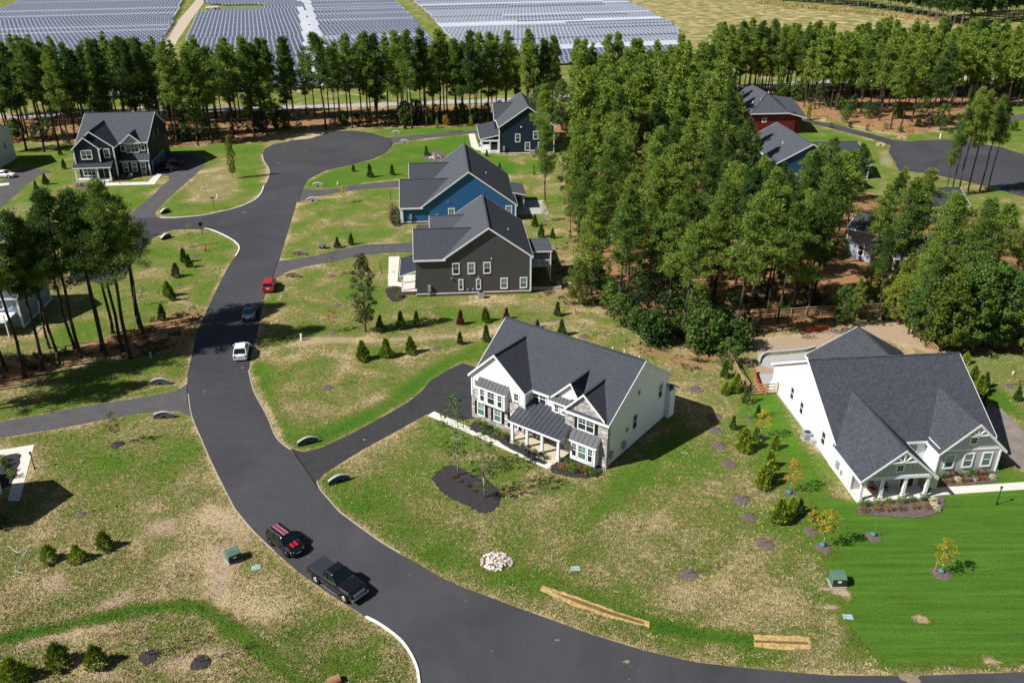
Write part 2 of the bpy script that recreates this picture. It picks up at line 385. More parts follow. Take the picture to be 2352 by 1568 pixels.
pline([(-40,1478),(60,1454),(200,1425),(330,1400),(400,1389),(460,1395),(520,1430),(580,1475),(620,1510),(680,1560),(720,1600)], .55, .5, green=.9, bare=-.3)
paint([(570,1440),(760,1420),(900,1560),(700,1568)], 2, green=.55, bare=.02)
# middle lots
paint([(600,920),(645,1010),(700,1030),(860,960),(985,870),(1090,830),(1130,780),(1060,790),(960,800),(830,800),(740,780),(600,770),(578,830)], 1.2, green=.36, bare=.10)
pline([(590,840),(600,920),(640,985),(690,1015),(760,995),(900,925),(1000,850),(1075,810),(1120,790)], 1.3, 1.1, green=.86, bare=-.3)
pline([(640,995),(600,920),(585,870)], .6, .4, green=.2, bare=.3)
paint([(700,770),(880,775),(1080,765),(1190,745),(1350,725),(1380,745),(1250,752),(1120,770),(950,785),(760,790),(640,800)], .8, bare=.50, green=.18)
paint([(595,760),(690,690),(760,620),(940,585),(960,700),(1240,700),(1350,730),(1100,745),(860,755),(700,770),(600,790)], 1.2, green=.47, bare=.08)
paint([(680,640),(760,630),(770,700),(700,770),(640,780)], 2, green=.40, bare=.15)
paint([(640,590),(700,470),(915,432),(945,555),(838,560),(725,585)], 1.2, green=.47, bare=.06)
pline([(640,690),(655,650),(660,625)], .5, .4, bare=.4)
paint([(700,425),(760,394),(880,355),(905,330),(1080,310),(1120,350),(1200,380),(1270,360),(1270,395),(1190,400),(940,405),(760,432)], 1.2, green=.80, bare=-.2)
paint([(840,305),(900,295),(1100,290),(1100,300),(960,308),(880,314)], 1, green=.75, bare=-.1)
paint([(1190,390),(1290,400),(1310,560),(1230,560),(1200,470)], 1.5, green=.40, bare=.15)
paint([(600,318),(700,303),(780,296),(830,300),(700,314),(610,345)], 1, green=.3, bare=.35)
paint([(660,311),(715,303),(700,316),(680,322)], .6, bare=.9)
pline([(880,292),(1000,290),(1110,283),(1300,310)], .8, .8, straw=.9)
# left lots
paint([(0,340),(160,330),(170,440),(370,400),(350,445),(290,498),(85,512),(0,515)], 1.2, green=.55, bare=.08)
paint([(380,340),(520,330),(600,330),(604,370),(590,440),(560,470),(460,495),(370,498),(360,485),(400,445),(470,370)], 1.2, green=.62, bare=.05)
paint([(460,390),(530,360),(560,420),(540,460),(430,470),(420,440)], 1.6, bare=.35, green=.3)
paint([(120,430),(180,420),(210,450),(160,480),(80,470)], 1.5, bare=.25, green=.35)
paint([(-20,500),(40,460),(130,480),(120,505)], 1, bare=.4)
paint([(20,345),(160,335),(180,360),(120,430),(40,410)], 1.5, green=.55)
# centre front lot (in front of the white house) and behind it
paint([(735,1110),(980,955),(1260,1080),(1390,1080),(1540,920),(1650,960),(1700,1120),(1900,1300),(1960,1460),(1760,1520),(1480,1480),(1180,1380),(960,1280)], 1.2, green=.40, bare=.03)
paint([(1290,1080),(1390,1085),(1530,960),(1640,960),(1640,1050),(1460,1180),(1330,1250)], 3, green=.45, bare=-.05)
paint([(1420,1100),(1520,990),(1600,985),(1500,1090),(1380,1190),(1330,1230)], 1.2, green=.72, bare=-.2)
paint([(740,1110),(850,1090),(1000,1230),(1250,1340),(1250,1370),(1000,1290),(850,1210)], 1.2, green=.62, bare=-.1)
paint([(1000,1000),(1150,1060),(1250,1090),(1100,1120),(900,1100)], 3, green=.42, bare=.0)
for b in ([(1420,1200),(1500,1170),(1530,1200),(1450,1215)], [(1240,1130),(1300,1110),(1340,1150),(1260,1170)], [(1590,1330),(1800,1340),(1880,1420),(1700,1440),(1500,1400)]):
    paint(b, 2.5, green=.14, bare=.22)
pline([(1180,1290),(1300,1350),(1500,1430),(1600,1460),(1740,1470)], .8, .6, green=.62, bare=-.2)
pline([(1496,1436),(1600,1455),(1700,1470),(1735,1473)], .55, .4, green=1.0, bare=-.3)
pline([(1866,1473),(1960,1475)], .5, .4, green=1.0, bare=-.3)
paint([(1220,760),(1330,740),(1420,760),(1540,830),(1640,850),(1680,900),(1660,960),(1540,930),(1530,850)], 1.5, green=.36, bare=.12)
paint([(1400,760),(1500,790),(1640,830),(1665,860),(1560,850),(1460,810)], 1.5, straw=.7, bare=.3)
paint([(1240,560),(1310,560),(1340,680),(1350,720),(1300,740),(1290,700),(1220,690)], 1.5, straw=.55, bare=.35, green=.3)
pline([(1655,900),(1690,960),(1740,1030)], .5, .5, bare=.45)
# right house lot
paint([(1770,905),(1905,1140),(1980,1160),(2140,1140),(2352,1120),(2500,1120),(2500,1548),(2089,1552),(2020,1530),(1950,1450),(1900,1300),(1800,1130),(1700,960),(1735,900)], 1.2, green=.98, bare=-.4, mow=1.)
paint([(1680,960),(1740,960),(1850,1110),(1930,1250),(1900,1320),(1800,1180)], 1.5, green=.62, bare=.05)
paint([(1880,1420),(1960,1470),(2020,1530),(1800,1530),(1700,1500)], 1.5, green=.45, bare=.1, mow=.2)
paint([(2040,1520),(2352,1515),(2352,1545),(2089,1552)], 1, green=.6, mow=.3)
for c in ((2117,1421,.55), (2277,1515,.5), (1936,1360,.6), (1908,1392,.35)):
    pline([(c[0]-8,c[1]),(c[0]+8,c[1]+3)], c[2], .35, bare=.8, green=.2)
pline([(1880,1348),(1920,1352),(1940,1350),(1950,1385)], .3, .25, bare=.8)
paint([(1730,780),(1850,765),(2000,740),(2050,720),(2130,800),(2190,810),(2200,830),(1990,770),(1870,800),(1740,815)], 1.2, bare=.75, straw=.15, green=.1)
paint([(1735,840),(1800,830),(1790,900),(1740,905)], 1, bare=.85, green=.1)
paint([(2190,800),(2352,820),(2450,850),(2450,1000),(2320,930),(2240,900)], 1.5, green=.42, bare=.3, straw=.1)
paint([(2250,880),(2300,900),(2352,960),(2330,960),(2262,925)], 1, green=.8, bare=-.2)
paint([(2240,1050),(2352,1085),(2500,1100),(2500,1110),(2270,1112),(2140,1120)], 1, green=.8, bare=-.2)
# right background lot
paint([(1835,280),(2040,335),(2050,390),(2000,440),(1960,380),(1830,320)], 1.2, green=.6, bare=.05, straw=0)
paint([(2010,345),(2045,340),(2060,390),(2020,385)], 1, bare=.45)
paint([(2050,395),(2200,420),(2352,465),(2352,520),(2240,480),(2060,440)], 1.2, green=.45, bare=.15, straw=0)
paint([(2290,240),(2352,238),(2500,240),(2500,380),(2352,352),(2300,330),(2220,320),(2230,280)], 1.2, green=.62, straw=0)
paint([(2020,315),(2200,300),(2230,318),(2100,322)], 1, green=.5, straw=.15)
# dry verge along the roads
for k, v in (('m', main_poly),): 
    w = sm(np.abs(sdist(GX, GY, v)) - .5, .35)
    msk = (GX > -70) & (GY < 135); w = np.where(msk, w, w * .7)
    lay['green'] += (.12 - lay['green']) * w * .9; lay['bare'] += (.30 - lay['bare']) * w * .8
for k in ('h1', 'h3', 'h4', 'h6', 'left', 'h5'):
    w = sm(np.abs(sdist(GX, GY, DR[k])) - .35, .35)
    lay['green'] += (.15 - lay['green']) * w * .8; lay['bare'] += (.38 - lay['bare']) * w * .7
verts = np.stack([GX.ravel(), GY.ravel(), np.zeros(GX.size)], 1)
ii = np.arange(NX * NY).reshape(NY, NX)
quads = np.stack([ii[:-1, :-1], ii[:-1, 1:], ii[1:, 1:], ii[1:, :-1]], -1).reshape(-1, 4)
me = bpy.data.meshes.new('ground'); me.vertices.add(len(verts)); me.vertices.foreach_set('co', verts.ravel())
me.loops.add(quads.size); me.loops.foreach_set('vertex_index', quads.ravel().astype(np.int32))
me.polygons.add(len(quads)); me.polygons.foreach_set('loop_start', np.arange(0, quads.size, 4, dtype=np.int32))
me.polygons.foreach_set('loop_total', np.full(len(quads), 4, dtype=np.int32)); me.update(calc_edges=True)
for k in lay:
    a = me.attributes.new(k, 'FLOAT', 'POINT'); a.data.foreach_set('value', np.clip(lay[k], -1, 2).ravel().astype(np.float32))

gm, nt, b = nodemat('lawn_and_soil')
tc = N(nt, 'ShaderNodeTexCoord'); P_ = tc.outputs['Object']
def attr(n): a = N(nt, 'ShaderNodeAttribute'); a.attribute_name = n; return a.outputs['Fac']
n1 = noise(nt, P_, .16, 4, .55, .6); n2 = noise(nt, P_, 2.1, 6, .75, .5); n3 = noise(nt, P_, 7., 5, .85); n0 = noise(nt, P_, .035, 3)
mp = N(nt, 'ShaderNodeMapping'); mp.inputs['Rotation'].default_value = (0, 0, math.radians(-4)); mp.inputs['Scale'].default_value = (.10, 1.7, 1); L(nt, P_, mp.inputs[0])
ns = noise(nt, mp.outputs[0], 1.0, 4, .65)
wv = math_(nt, 'SUBTRACT', ns, .5)
dev = math_(nt, 'ADD', math_(nt, 'MULTIPLY', math_(nt, 'SUBTRACT', n1, .5), 1.7), math_(nt, 'MULTIPLY', math_(nt, 'SUBTRACT', n2, .5), 1.9))
dev = math_(nt, 'ADD', dev, math_(nt, 'MULTIPLY', math_(nt, 'SUBTRACT', n3, .5), 1.5))
mow = attr('mow')
dev = math_(nt, 'MULTIPLY', dev, math_(nt, 'SUBTRACT', 1., math_(nt, 'MULTIPLY', mow, .55)))
gg = math_(nt, 'ADD', attr('green'), dev); gg = math_(nt, 'ADD', gg, math_(nt, 'MULTIPLY', math_(nt, 'MULTIPLY', wv, mow), 1.2))
cr = N(nt, 'ShaderNodeValToRGB'); e = cr.color_ramp.elements
e[0].position = 0.; e[0].color = (.50, .39, .22, 1); e[1].position = 1.05 if False else 1.; e[1].color = (.070, .160, .018, 1)
for p_, c_ in ((.17, (.30, .24, .11)), (.34, (.175, .170, .052)), (.52, (.130, .185, .028)), (.74, (.085, .172, .016))):
    k = cr.color_ramp.elements.new(p_); k.color = (*c_, 1)
L(nt, gg, cr.inputs[0])
bare_f = math_(nt, 'ADD', attr('bare'), math_(nt, 'ADD', math_(nt, 'MULTIPLY', math_(nt, 'SUBTRACT', n2, .5), 1.5), math_(nt, 'MULTIPLY', math_(nt, 'SUBTRACT', n1, .5), .9)))
mrb = N(nt, 'ShaderNodeMapRange', interpolation_type='SMOOTHSTEP'); mrb.inputs[1].default_value = .36; mrb.inputs[2].default_value = .62; L(nt, bare_f, mrb.inputs[0])
bc = mixc(nt, n3, (.30, .205, .13), (.52, .40, .29))
col = mixc(nt, mrb.outputs[0], cr.outputs[0], bc)
sf = math_(nt, 'ADD', attr('straw'), math_(nt, 'MULTIPLY', math_(nt, 'SUBTRACT', n2, .5), .8))
mrs = N(nt, 'ShaderNodeMapRange', interpolation_type='SMOOTHSTEP'); mrs.inputs[1].default_value = .35; mrs.inputs[2].default_value = .95; L(nt, sf, mrs.inputs[0])
sc = mixc(nt, n3, (.17, .085, .042), (.46, .25, .125))
col = mixc(nt, mrs.outputs[0], col, sc)
spk = N(nt, 'ShaderNodeMapRange'); spk.inputs[1].default_value = .3; spk.inputs[2].default_value = .7; spk.inputs[3].default_value = .42; spk.inputs[4].default_value = 1.55; L(nt, n3, spk.inputs[0])
vm = N(nt, 'ShaderNodeVectorMath', operation='SCALE'); L(nt, col, vm.inputs[0]); L(nt, spk.outputs[0], vm.inputs['Scale'])
vm2 = N(nt, 'ShaderNodeVectorMath', operation='SCALE'); L(nt, vm.outputs[0], vm2.inputs[0]); L(nt, math_(nt, 'ADD', 1., math_(nt, 'MULTIPLY', math_(nt, 'MULTIPLY', wv, mow), 1.6)), vm2.inputs['Scale'])
L(nt, vm2.outputs[0], b.inputs['Base Color']); b.inputs['Roughness'].default_value = .95; setspec(b, .08)
bp = N(nt, 'ShaderNodeBump'); bp.inputs['Strength'].default_value = .9; bp.inputs['Distance'].default_value = .12
L(nt, math_(nt, 'ADD', n2, n3), bp.inputs['Height']); L(nt, bp.outputs[0], b.inputs['Normal'])
struct('ground', me, gm, 'patchy lawns, pine straw and bare soil')

asph, nt, b = nodemat('asphalt')
tc = N(nt, 'ShaderNodeTexCoord'); P_ = tc.outputs['Object']
a1 = noise(nt, P_, .09, 4, .5, 1.); a2 = noise(nt, P_, 14., 4, .8); a3 = noise(nt, P_, .7, 4, .6)
f = math_(nt, 'ADD', math_(nt, 'MULTIPLY', a1, .6), math_(nt, 'ADD', math_(nt, 'MULTIPLY', a2, .25), math_(nt, 'MULTIPLY', a3, .2)))
mr = N(nt, 'ShaderNodeMapRange'); mr.inputs[1].default_value = .35; mr.inputs[2].default_value = .7; L(nt, f, mr.inputs[0])
c0 = mixc(nt, mr.outputs[0], (.034, .034, .039), (.064, .063, .067))
vs_ = N(nt, 'ShaderNodeTexVoronoi'); vs_.inputs['Scale'].default_value = .55; L(nt, P_, vs_.inputs['Vector'])
sp_ = math_(nt, 'LESS_THAN', vs_.outputs['Distance'], .035)
L(nt, mixc(nt, math_(nt, 'MULTIPLY', sp_, .5), c0, (.3, .28, .25)), b.inputs['Base Color']); b.inputs['Roughness'].default_value = .8; setspec(b, .3)
asph_d = simple('driveway_asphalt', (.080, .077, .080), .85, var=.22, scale=.6, bump=.3, bscale=20)
conc_old = simple('worn_pale_drive', (.20, .17, .15), .9, var=.3, scale=.5)
asph_n = simple('new_driveway_asphalt', (.036, .035, .038), .8, var=.25, scale=.8)
mb = MB(); flatpoly(mb, main_poly, .035); struct('road', mb, asph, 'dark asphalt street curving up to the turning circle')
for k, v in DR.items():
    if k == 'rpath': continue
    mb = MB(); flatpoly(mb, v, .02 if k != 'rc' else .03)
    struct('road' if k == 'rc' else 'driveway', mb, conc_old if k == 'h2' else asph_n if k in ('h1', 'h9') else (asph if k == 'rc' else asph_d))
mb = MB(); flatpoly(mb, DR['rpath'], .024); struct('path', mb, asph_d)
# gravel track behind the pine belt
gravel = simple('gravel_track', (.36, .34, .33), .9, var=.2, scale=2)
tr = smoothline(G([(-400,277),(0,268),(180,261),(450,253),(700,246),(930,238),(1120,232),(1300,221),(1640,203),(1850,191),(2100,182),(2352,176),(2700,160)]), 4)
mb = MB(); strip(mb, tr, 5.5, 0, .03); struct('track', mb, gravel, 'pale gravel track behind the pine belt')
tr = smoothline(G([(330,258),(350,190),(385,104),(405,75),(430,40),(465,-5),(500,-60)]), 4)
mb = MB(); strip(mb, tr, 6.5, 0, .045); struct('track', mb, simple('sandy_track', (.46, .38, .29), .9, var=.2, scale=1), 'sandy track between the solar arrays')
# kerbs
def kerb(px, w=.19, m=kerb_m, h=.14, side=0): mb = MB(); strip(mb, smoothline(G(px), 3), w, 0, h, side); return struct('kerb', mb, m)
kerb([(840.5,1417),(868,1431),(900.5,1453.5),(925.5,1476),(945.5,1506),(958,1536),(963,1568),(968,1640)])
kerb([(470,525.5),(487.5,529),(520,543.5),(543,558.5),(549.5,572),(541,589)], .2)
kerb([(370,500),(400,500.5),(462.5,496),(500,488.5),(550,476),(586,459),(600,444),(606,428)], .2)
kerb([(-60,518),(0,516),(85,513.5),(150,510)], .3)
kerb([(729,1104),(729.5,1110),(736,1124),(752,1143),(780,1174),(826,1209),(872,1242),(920,1270)], .14, kerb_t, .06)
kerb([(571,850),(582,895),(598,926.5),(615.5,959),(630.5,996.5),(645.5,1016.5),(668,1033)], .16, kerb_t, .06)
kerb([(432,905),(440,955),(462.5,1009),(487.5,1066.5),(525,1141.5),(545,1176),(588,1226),(630,1266)], .12, kerb_t, .05)
kerb([(602,355),(605.5,370),(616,386),(618,400),(611,420)], .35, kerb_t, .06)
# walks
def slabpath(px, m=concrete, z=.05, name='path'):
    mb = MB(); mb.slab([(*p, z) for p in G(px)], z + .02); return struct(name, mb, m)

# paving joints where the drives meet the street, and the darker line of the paver's seam
tar = simple('tar_joint', (.012, .012, .014), .6); mb = MB()
for px in ([(430,884),(431,920),(440,957)], [(626,637),(634,612),(643,590)], [(685,463),(690,447),(695,433)], [(670,1031),(700,1075),(731,1120)], [(289,501),(330,502),(372,502)], [(345,542),(378,536)], [(892,350),(900,338),(896,318)]):
    strip(mb, smoothline(G(px), 3), .1, .036, .04)
struct('road', mb, tar)
mud = simple('dried_mud', (.22, .17, .12), .95, var=.4, scale=3); mb = MB(); rs_ = random.Random(31)
for (x, y, r) in ((562,488,.5), (700,346,.35), (1095,836,.5), (836,1010,.25), (557,845,.25), (2089,1557,.9), (604,690,.3), (598,720,.3), (640,375,.4), (1440,1520,.3), (470,900,.2), (1280,1470,.18)):
    cx, cy = g(x, y); flatpoly(mb, [(cx + math.cos(a) * r * rs_.uniform(.5, 1.3), cy + math.sin(a) * r * rs_.uniform(.3, .8)) for a in [k * .57 for k in range(11)]], .041)
struct('road', mb, mud)
# ================================================================ HOUSES
class House:
    def __init__(s, label, px, ang, name='house', base=0.):
        X, Y = g(*px); s.r = empty(name, (X, Y, base), math.radians(ang), label, 'house')
        s.walls = {}; s.roofs = {}; s.trim = MB(); s.metal = {}
    def wall(s, m): return s.walls.setdefault(m.name, (MB(), m))[0]
    def roof(s, m): return s.roofs.setdefault(m.name, (MB(), m))[0]
    def gable(s, x0, x1, y0, y1, ze, zr, axis, wm, rm, pk=None, oh=.35, ohg=.3, z0=0., body=True, ends=(1, 1), eaves=(1, 1), t=.14, ze2=None):
        """ridge along axis; ze eave height at low side, ze2 at the high side"""
        ze2 = ze if ze2 is None else ze2
        if axis == 'x': a0, a1, b0, b1 = x0, x1, y0, y1; P = lambda a, b_, z: (a, b_, z)
        else: a0, a1, b0, b1 = y0, y1, x0, x1; P = lambda a, b_, z: (b_, a, z)
        pk = (b0 + b1) / 2 if pk is None else pk
        if body:
            W = s.wall(wm)
            W.prism([P(a0, b0, z0), P(a0, b1, z0), P(a0, b1, ze2), P(a0, pk, zr), P(a0, b0, ze)], Vector(P(a1, 0, 0)) - Vector(P(a0, 0, 0)))
        R = s.roof(rm); A0 = a0 - ohg * ends[0]; A1 = a1 + ohg * ends[1]; up = .05
        for bb, zz, sg, on in ((b0, ze, -1, eaves[0]), (b1, ze2, 1, eaves[1])):
            sl = (zr - zz) / abs(pk - bb); be = bb + sg * oh * on; zt = zz - sl * oh * on
            q = [P(A0, pk, zr + up + t), P(A1, pk, zr + up + t), P(A1, be, zt + up + t), P(A0, be, zt + up + t)]
            R.slab(q, t)
            if on:
                o2 = be + sg * .05; s.trim.hexa([P(A0 - .03, min(be, o2), zt - .12), P(A1 + .03, min(be, o2), zt - .12), P(A1 + .03, max(be, o2), zt - .12), P(A0 - .03, max(be, o2), zt - .12),
                    P(A0 - .03, min(be, o2), zt + up + t - .02), P(A1 + .03, min(be, o2), zt + up + t - .02), P(A1 + .03, max(be, o2), zt + up + t - .02), P(A0 - .03, max(be, o2), zt + up + t - .02)])
                s.trim.prism([P(A0, bb, zz - .22), P(A0, be, zt - .14), P(A0, be, zt - .08), P(A0, bb, zz - .16)], Vector(P(A1, 0, 0)) - Vector(P(A0, 0, 0)))
            for A, on2, s2 in ((A0, ends[0], -1), (A1, ends[1], 1)):
                if on2:
                    h = .24
                    s.trim.prism([P(A, pk, zr + up + t + .015), P(A, be, zt + up + t + .015), P(A, be, zt + up + t - h), P(A, pk, zr + up + t - h)], Vector(P(s2 * .05, 0, 0)) - Vector(P(0, 0, 0)))
                    s.trim.prism([P(A, pk, zr - .12), P(A, be, zt - .12), P(A, be, zt - .06), P(A, pk, zr - .06)], Vector(P(-s2 * ohg, 0, 0)) - Vector(P(0, 0, 0)))
        R.beam(P(A0 + .02, pk, zr + up + t), P(A1 - .02, pk, zr + up + t), .28, .07)
    def shed(s, x0, x1, y0, y1, zlow, zhigh, side, rm, ribs=0, t=.1, oh=.2, name=None):
        """single slope; side = the low side: '-y','-x','+x','+y'"""
        Z = {'-y': lambda x, y: zlow + (zhigh - zlow) * (y - y0) / (y1 - y0), '+y': lambda x, y: zhigh + (zlow - zhigh) * (y - y0) / (y1 - y0),
             '-x': lambda x, y: zlow + (zhigh - zlow) * (x - x0) / (x1 - x0), '+x': lambda x, y: zhigh + (zlow - zhigh) * (x - x0) / (x1 - x0)}[side]
        X0, X1, Y0, Y1 = x0, x1, y0, y1
        if side == '-y': Y0 -= oh; X0 -= oh; X1 += oh
        if side == '+y': Y1 += oh; X0 -= oh; X1 += oh
        if side == '-x': X0 -= oh; Y0 -= oh; Y1 += oh
        if side == '+x': X1 += oh; Y0 -= oh; Y1 += oh
        c = [(X0, Y0), (X1, Y0), (X1, Y1), (X0, Y1)]
        own = rm is metal_l; R = MB() if own else s.roof(rm); R.slab([(x, y, Z(x, y) + t) for x, y in c], t)
        for i in range(4):
            a, b_ = c[i], c[(i + 1) % 4]
            hi = {'-y': i == 2, '+y': i == 0, '-x': i == 1, '+x': i == 3}[side]
            if hi: continue
            s.trim.beam((a[0], a[1], Z(*a) - .07), (b_[0], b_[1], Z(*b_) - .07), .1, .2)
        if ribs:
            if side[1] == 'y':
                n = int((X1 - X0) / ribs)
                for i in range(n + 1):
                    x = X0 + (X1 - X0) * i / n; R.beam((x, Y0, Z(x, Y0) + t + .03), (x, Y1, Z(x, Y1) + t + .03), .05, .07)
            else:
                n = int((Y1 - Y0) / ribs)
                for i in range(n + 1):
                    y = Y0 + (Y1 - Y0) * i / n; R.beam((X0, y, Z(X0, y) + t + .03), (X1, y, Z(X1, y) + t + .03), .05, .07)
        if own: R.build('bay_roof', rm, s.r)
    def frame(s, p, ang):
        a = math.radians(ang); ux, uy = math.cos(a), math.sin(a); nx, ny = uy, -ux     # normal points outwards (right-hand side of the run)
        return lambda u, n, z: (p[0] + ux * u + nx * n, p[1] + uy * u + ny * n, z)
    def box_in(s, mb, F, u0, u1, n0, n1, z0, z1):
        mb.hexa([F(u0, n1, z0), F(u1, n1, z0), F(u1, n0, z0), F(u0, n0, z0), F(u0, n1, z1), F(u1, n1, z1), F(u1, n0, z1), F(u0, n0, z1)])
    def window(s, p, ang, u, z, w, h, nx=2, ny=2, fm=None, gm_=None, shut=False, fw=.11, sash=True, twin=1, n0=.0):
        """u = centre along the wall, z = sill"""
        F = s.frame(p, ang); m = MB(); tw = w * twin
        u0, u1 = u - tw / 2, u + tw / 2
        B = lambda a, b_, c, d, n=.07: s.box_in(m, F, a, b_, n0 + .012, n0 + n, c, d)
        B(u0 - fw, u0, z - fw, z + h + fw); B(u1, u1 + fw, z - fw, z + h + fw); B(u0, u1, z + h, z + h + fw); B(u0, u1, z - fw, z, .11)
        for k in range(twin):
            a = u0 + k * w; b_ = a + w
            if k: B(a - .05, a + .05, z, z + h)
            if sash: B(a + .02, b_ - .02, z + h / 2 - .035, z + h / 2 + .035, .055)
            for i in range(1, nx): B(a + w * i / nx - .012, a + w * i / nx + .012, z + (h / 2 if sash else 0), z + h, .045)
            for i in range(1, ny): B(a, b_, z + h * (.5 + .5 * i / ny if sash else i / ny) - .012, z + h * (.5 + .5 * i / ny if sash else i / ny) + .012, .045)
        o = m.build('window', fm or white, s.r)
        q = MB(); s.box_in(q, F, u0, u1, n0 + .004, n0 + .03, z, z + h); q.build('pane', gm_ or glass, o)
        if shut:
            for a, b_ in ((u0 - fw - .38, u0 - fw - .02), (u1 + fw + .02, u1 + fw + .38)):
                q = MB(); s.box_in(q, F, a, b_, n0 + .01, n0 + .06, z - .08, z + h + .08)
                for k in range(8): s.box_in(q, F, a + .04, b_ - .04, n0 + .06, n0 + .072, z + (h - .1) * k / 8 + .05, z + (h - .1) * k / 8 + .12)
                q.build('shutter', shutter, s.r)
        return o
    def door(s, p, ang, u, w, h, m, z0=.15, name='door', panels=(2, 3), handle=True):
        F = s.frame(p, ang); q = MB(); s.box_in(q, F, u - w / 2, u + w / 2, .01, .05, z0, z0 + h)
        for i in range(panels[0]):
            for j in range(panels[1]):
                a = u - w / 2 + w * (i + .12) / panels[0]; b_ = u - w / 2 + w * (i + .88) / panels[0]
                s.box_in(q, F, a, b_, .05, .062, z0 + h * (j + .12) / panels[1], z0 + h * (j + .88) / panels[1])
        o = q.build(name, m, s.r)
        if handle: k = MB(); k.blob(F(u + w * .38, .1, z0 + 1.), .05, seed=1, sub=1); k.build('handle', grey_metal, o)
        f = MB()
        s.box_in(f, F, u - w / 2 - .12, u - w / 2, .01, .07, z0, z0 + h + .12); s.box_in(f, F, u + w / 2, u + w / 2 + .12, .01, .07, z0, z0 + h + .12); s.box_in(f, F, u - w / 2, u + w / 2, .01, .07, z0 + h, z0 + h + .12)
        f.build('door_frame', white, s.r)
    def corner(s, x, y, z0, z1, w=.14):
        s.trim.box(x - w / 2 - .01, y - w / 2 - .01, z0, x + w / 2 + .01, y + w / 2 + .01, z1)
    def column(s, x, y, z0, z1, w=.26):
        m = MB(); m.box(x - w / 2, y - w / 2, z0, x + w / 2, y + w / 2, z1); m.box(x - w * .7, y - w * .7, z0, x + w * .7, y + w * .7, z0 + .3)
        m.box(x - w * .65, y - w * .65, z1 - .2, x + w * .65, y + w * .65, z1 - .02); m.build('column', white, s.r)
    def part(s, name, mb, m, **k): return mb.build(name, m, s.r, **k)
    def vent(s, x, y, z, h=.35): m = MB(); m.cyl((x, y, z), (x, y, z + h), .07, n=8); m.cyl((x, y, z - .02), (x, y, z + .04), .14, n=8); m.build('vent_pipe', white, s.r)
    def finish(s):
        for k, (mb, m) in s.walls.items(): mb.build('wall', m, s.r)
        for k, (mb, m) in s.roofs.items(): mb.build('roof', m, s.r)
        if s.trim.v: s.trim.build('trim', white, s.r)
        return s.r

# ---- H1 white farmhouse in the middle
h = House('large white two-storey house with grey stone front and dark metal porch roof', (1086, 956), -36.7)
WW, SR = white_wall, shing
h.gable(0, 18.09, 1.4, 13.3, 5.8, 10, 'x', WW, SR, pk=6.9, ends=(1, 0))
h.gable(13.0, 18.1, .05, 13.3, 5.7, 10.01, 'x', WW, SR, pk=6.9, ends=(0, 1), eaves=(1, 1), body=False, ze2=5.83)
h.wall(WW).box(12.9, .12, 0, 18.098, 2, 5.7)
h.wall(WW).prism([(18.1, .12, 5.6), (18.1, 1.6, 5.6), (18.1, 6.9, 9.95)], (-.3, 0, 0))
h.gable(0, 7.4, 0, 9., 5.8, 9.1, 'y', WW, SR, pk=3.45, ends=(1, 0), oh=.3)
h.gable(10.5, 14.6, .9, 7.0, 5.8, 8.3, 'y', WW, SR, pk=13.0, ends=(1, 0), oh=.25, eaves=(1, 0))
h.gable(12.85, 17.9, 0., 5.5, 5.6, 8.1, 'y', stone, SR, pk=15.2, ends=(1, 0), oh=.3, eaves=(1, 0), body=False, ze2=5.75)
gs = MB(); gs.prism([(12.85, 0, 0), (18.1, 0, 0), (18.1, 0, 5.6), (15.2, 0, 8.1), (12.85, 0, 5.6)], (0, .3, 0)); gs.box(18.09, -.04, 0, 18.18, .5, 5.4); h.part('stone_gable', gs, stone)
h.wall(WW).prism([(12.87, .31, 0), (18.085, .31, 0), (18.085, .31, 5.55), (15.2, .31, 8.05), (12.87, .31, 5.55)], (0, 3, 0))
st_ = h.wall(stone)
st_.box(-.06, -.06, 0, 7.46, .05, 2.9); st_.box(-.06, .0, 0, .05, 4.0, 2.9); st_.box(-.055, -.055, 2.9, 1.15, .04, 4.0)
st_.box(5.35, -.055, 2.9, 7.455, .04, 4.15)
st_.box(7.35, 0, 0, 7.46, 1.5, 2.9)
h.wall(stone_d).box(-.03, -.03, -.2, 18.13, 13.33, .18)
# bays
bw = h.wall(WW)
bw.box(1.35, -.62, 2.75, 5.15, .02, 4.95); h.shed(1.35, 5.15, -.62, 0, 5.0, 5.6, '-y', metal_l, .5, oh=.15)
bw.box(14.0, -.75, .25, 17.2, .02, 2.75); h.shed(14.0, 17.2, -.75, 0, 2.8, 3.5, '-y', metal_l, .5, oh=.15)
for u, w_ in ((2.0, .55), (3.25, .95), (4.5, .55)): h.window((0, -.62), 0, u, 3.1, w_, 1.5)
for u, w_ in ((14.6, .5), (15.6, .9), (16.6, .5)): h.window((0, -.75), 0, u, .75, w_, 1.55, gm_=glass_g if w_ > .6 else glass)
h.window((0, 0), 0, .62, 4.35, .38, .75, 1, 2, gm_=glass_g, sash=False)
h.window((0, 0), 0, 6.35, 4.35, .55, .85, 2, 2, sash=False)
for u in (1.35, 3.75, 6.15): h.window((0, -.06), 0, u, .75, .9, 1.6, gm_=glass_g, shut=True)
h.window((0, 1.4), 0, 8.5, 4.1, .85, 1.35, twin=2)
h.window((0, .9), 0, 11.15, 4.2, .45, .75, 2, 2, sash=False); h.window((0, .9), 0, 12.05, 4.2, .45, .75, 2, 2, sash=False)
h.window((0, 0), 0, 15.5, 3.85, .95, 1.4, twin=2, shut=True, gm_=glass)
h.shed(10.5, 12.9, .45, .9, 5.75, 6.15, '-y', metal_l, .4, oh=.1)
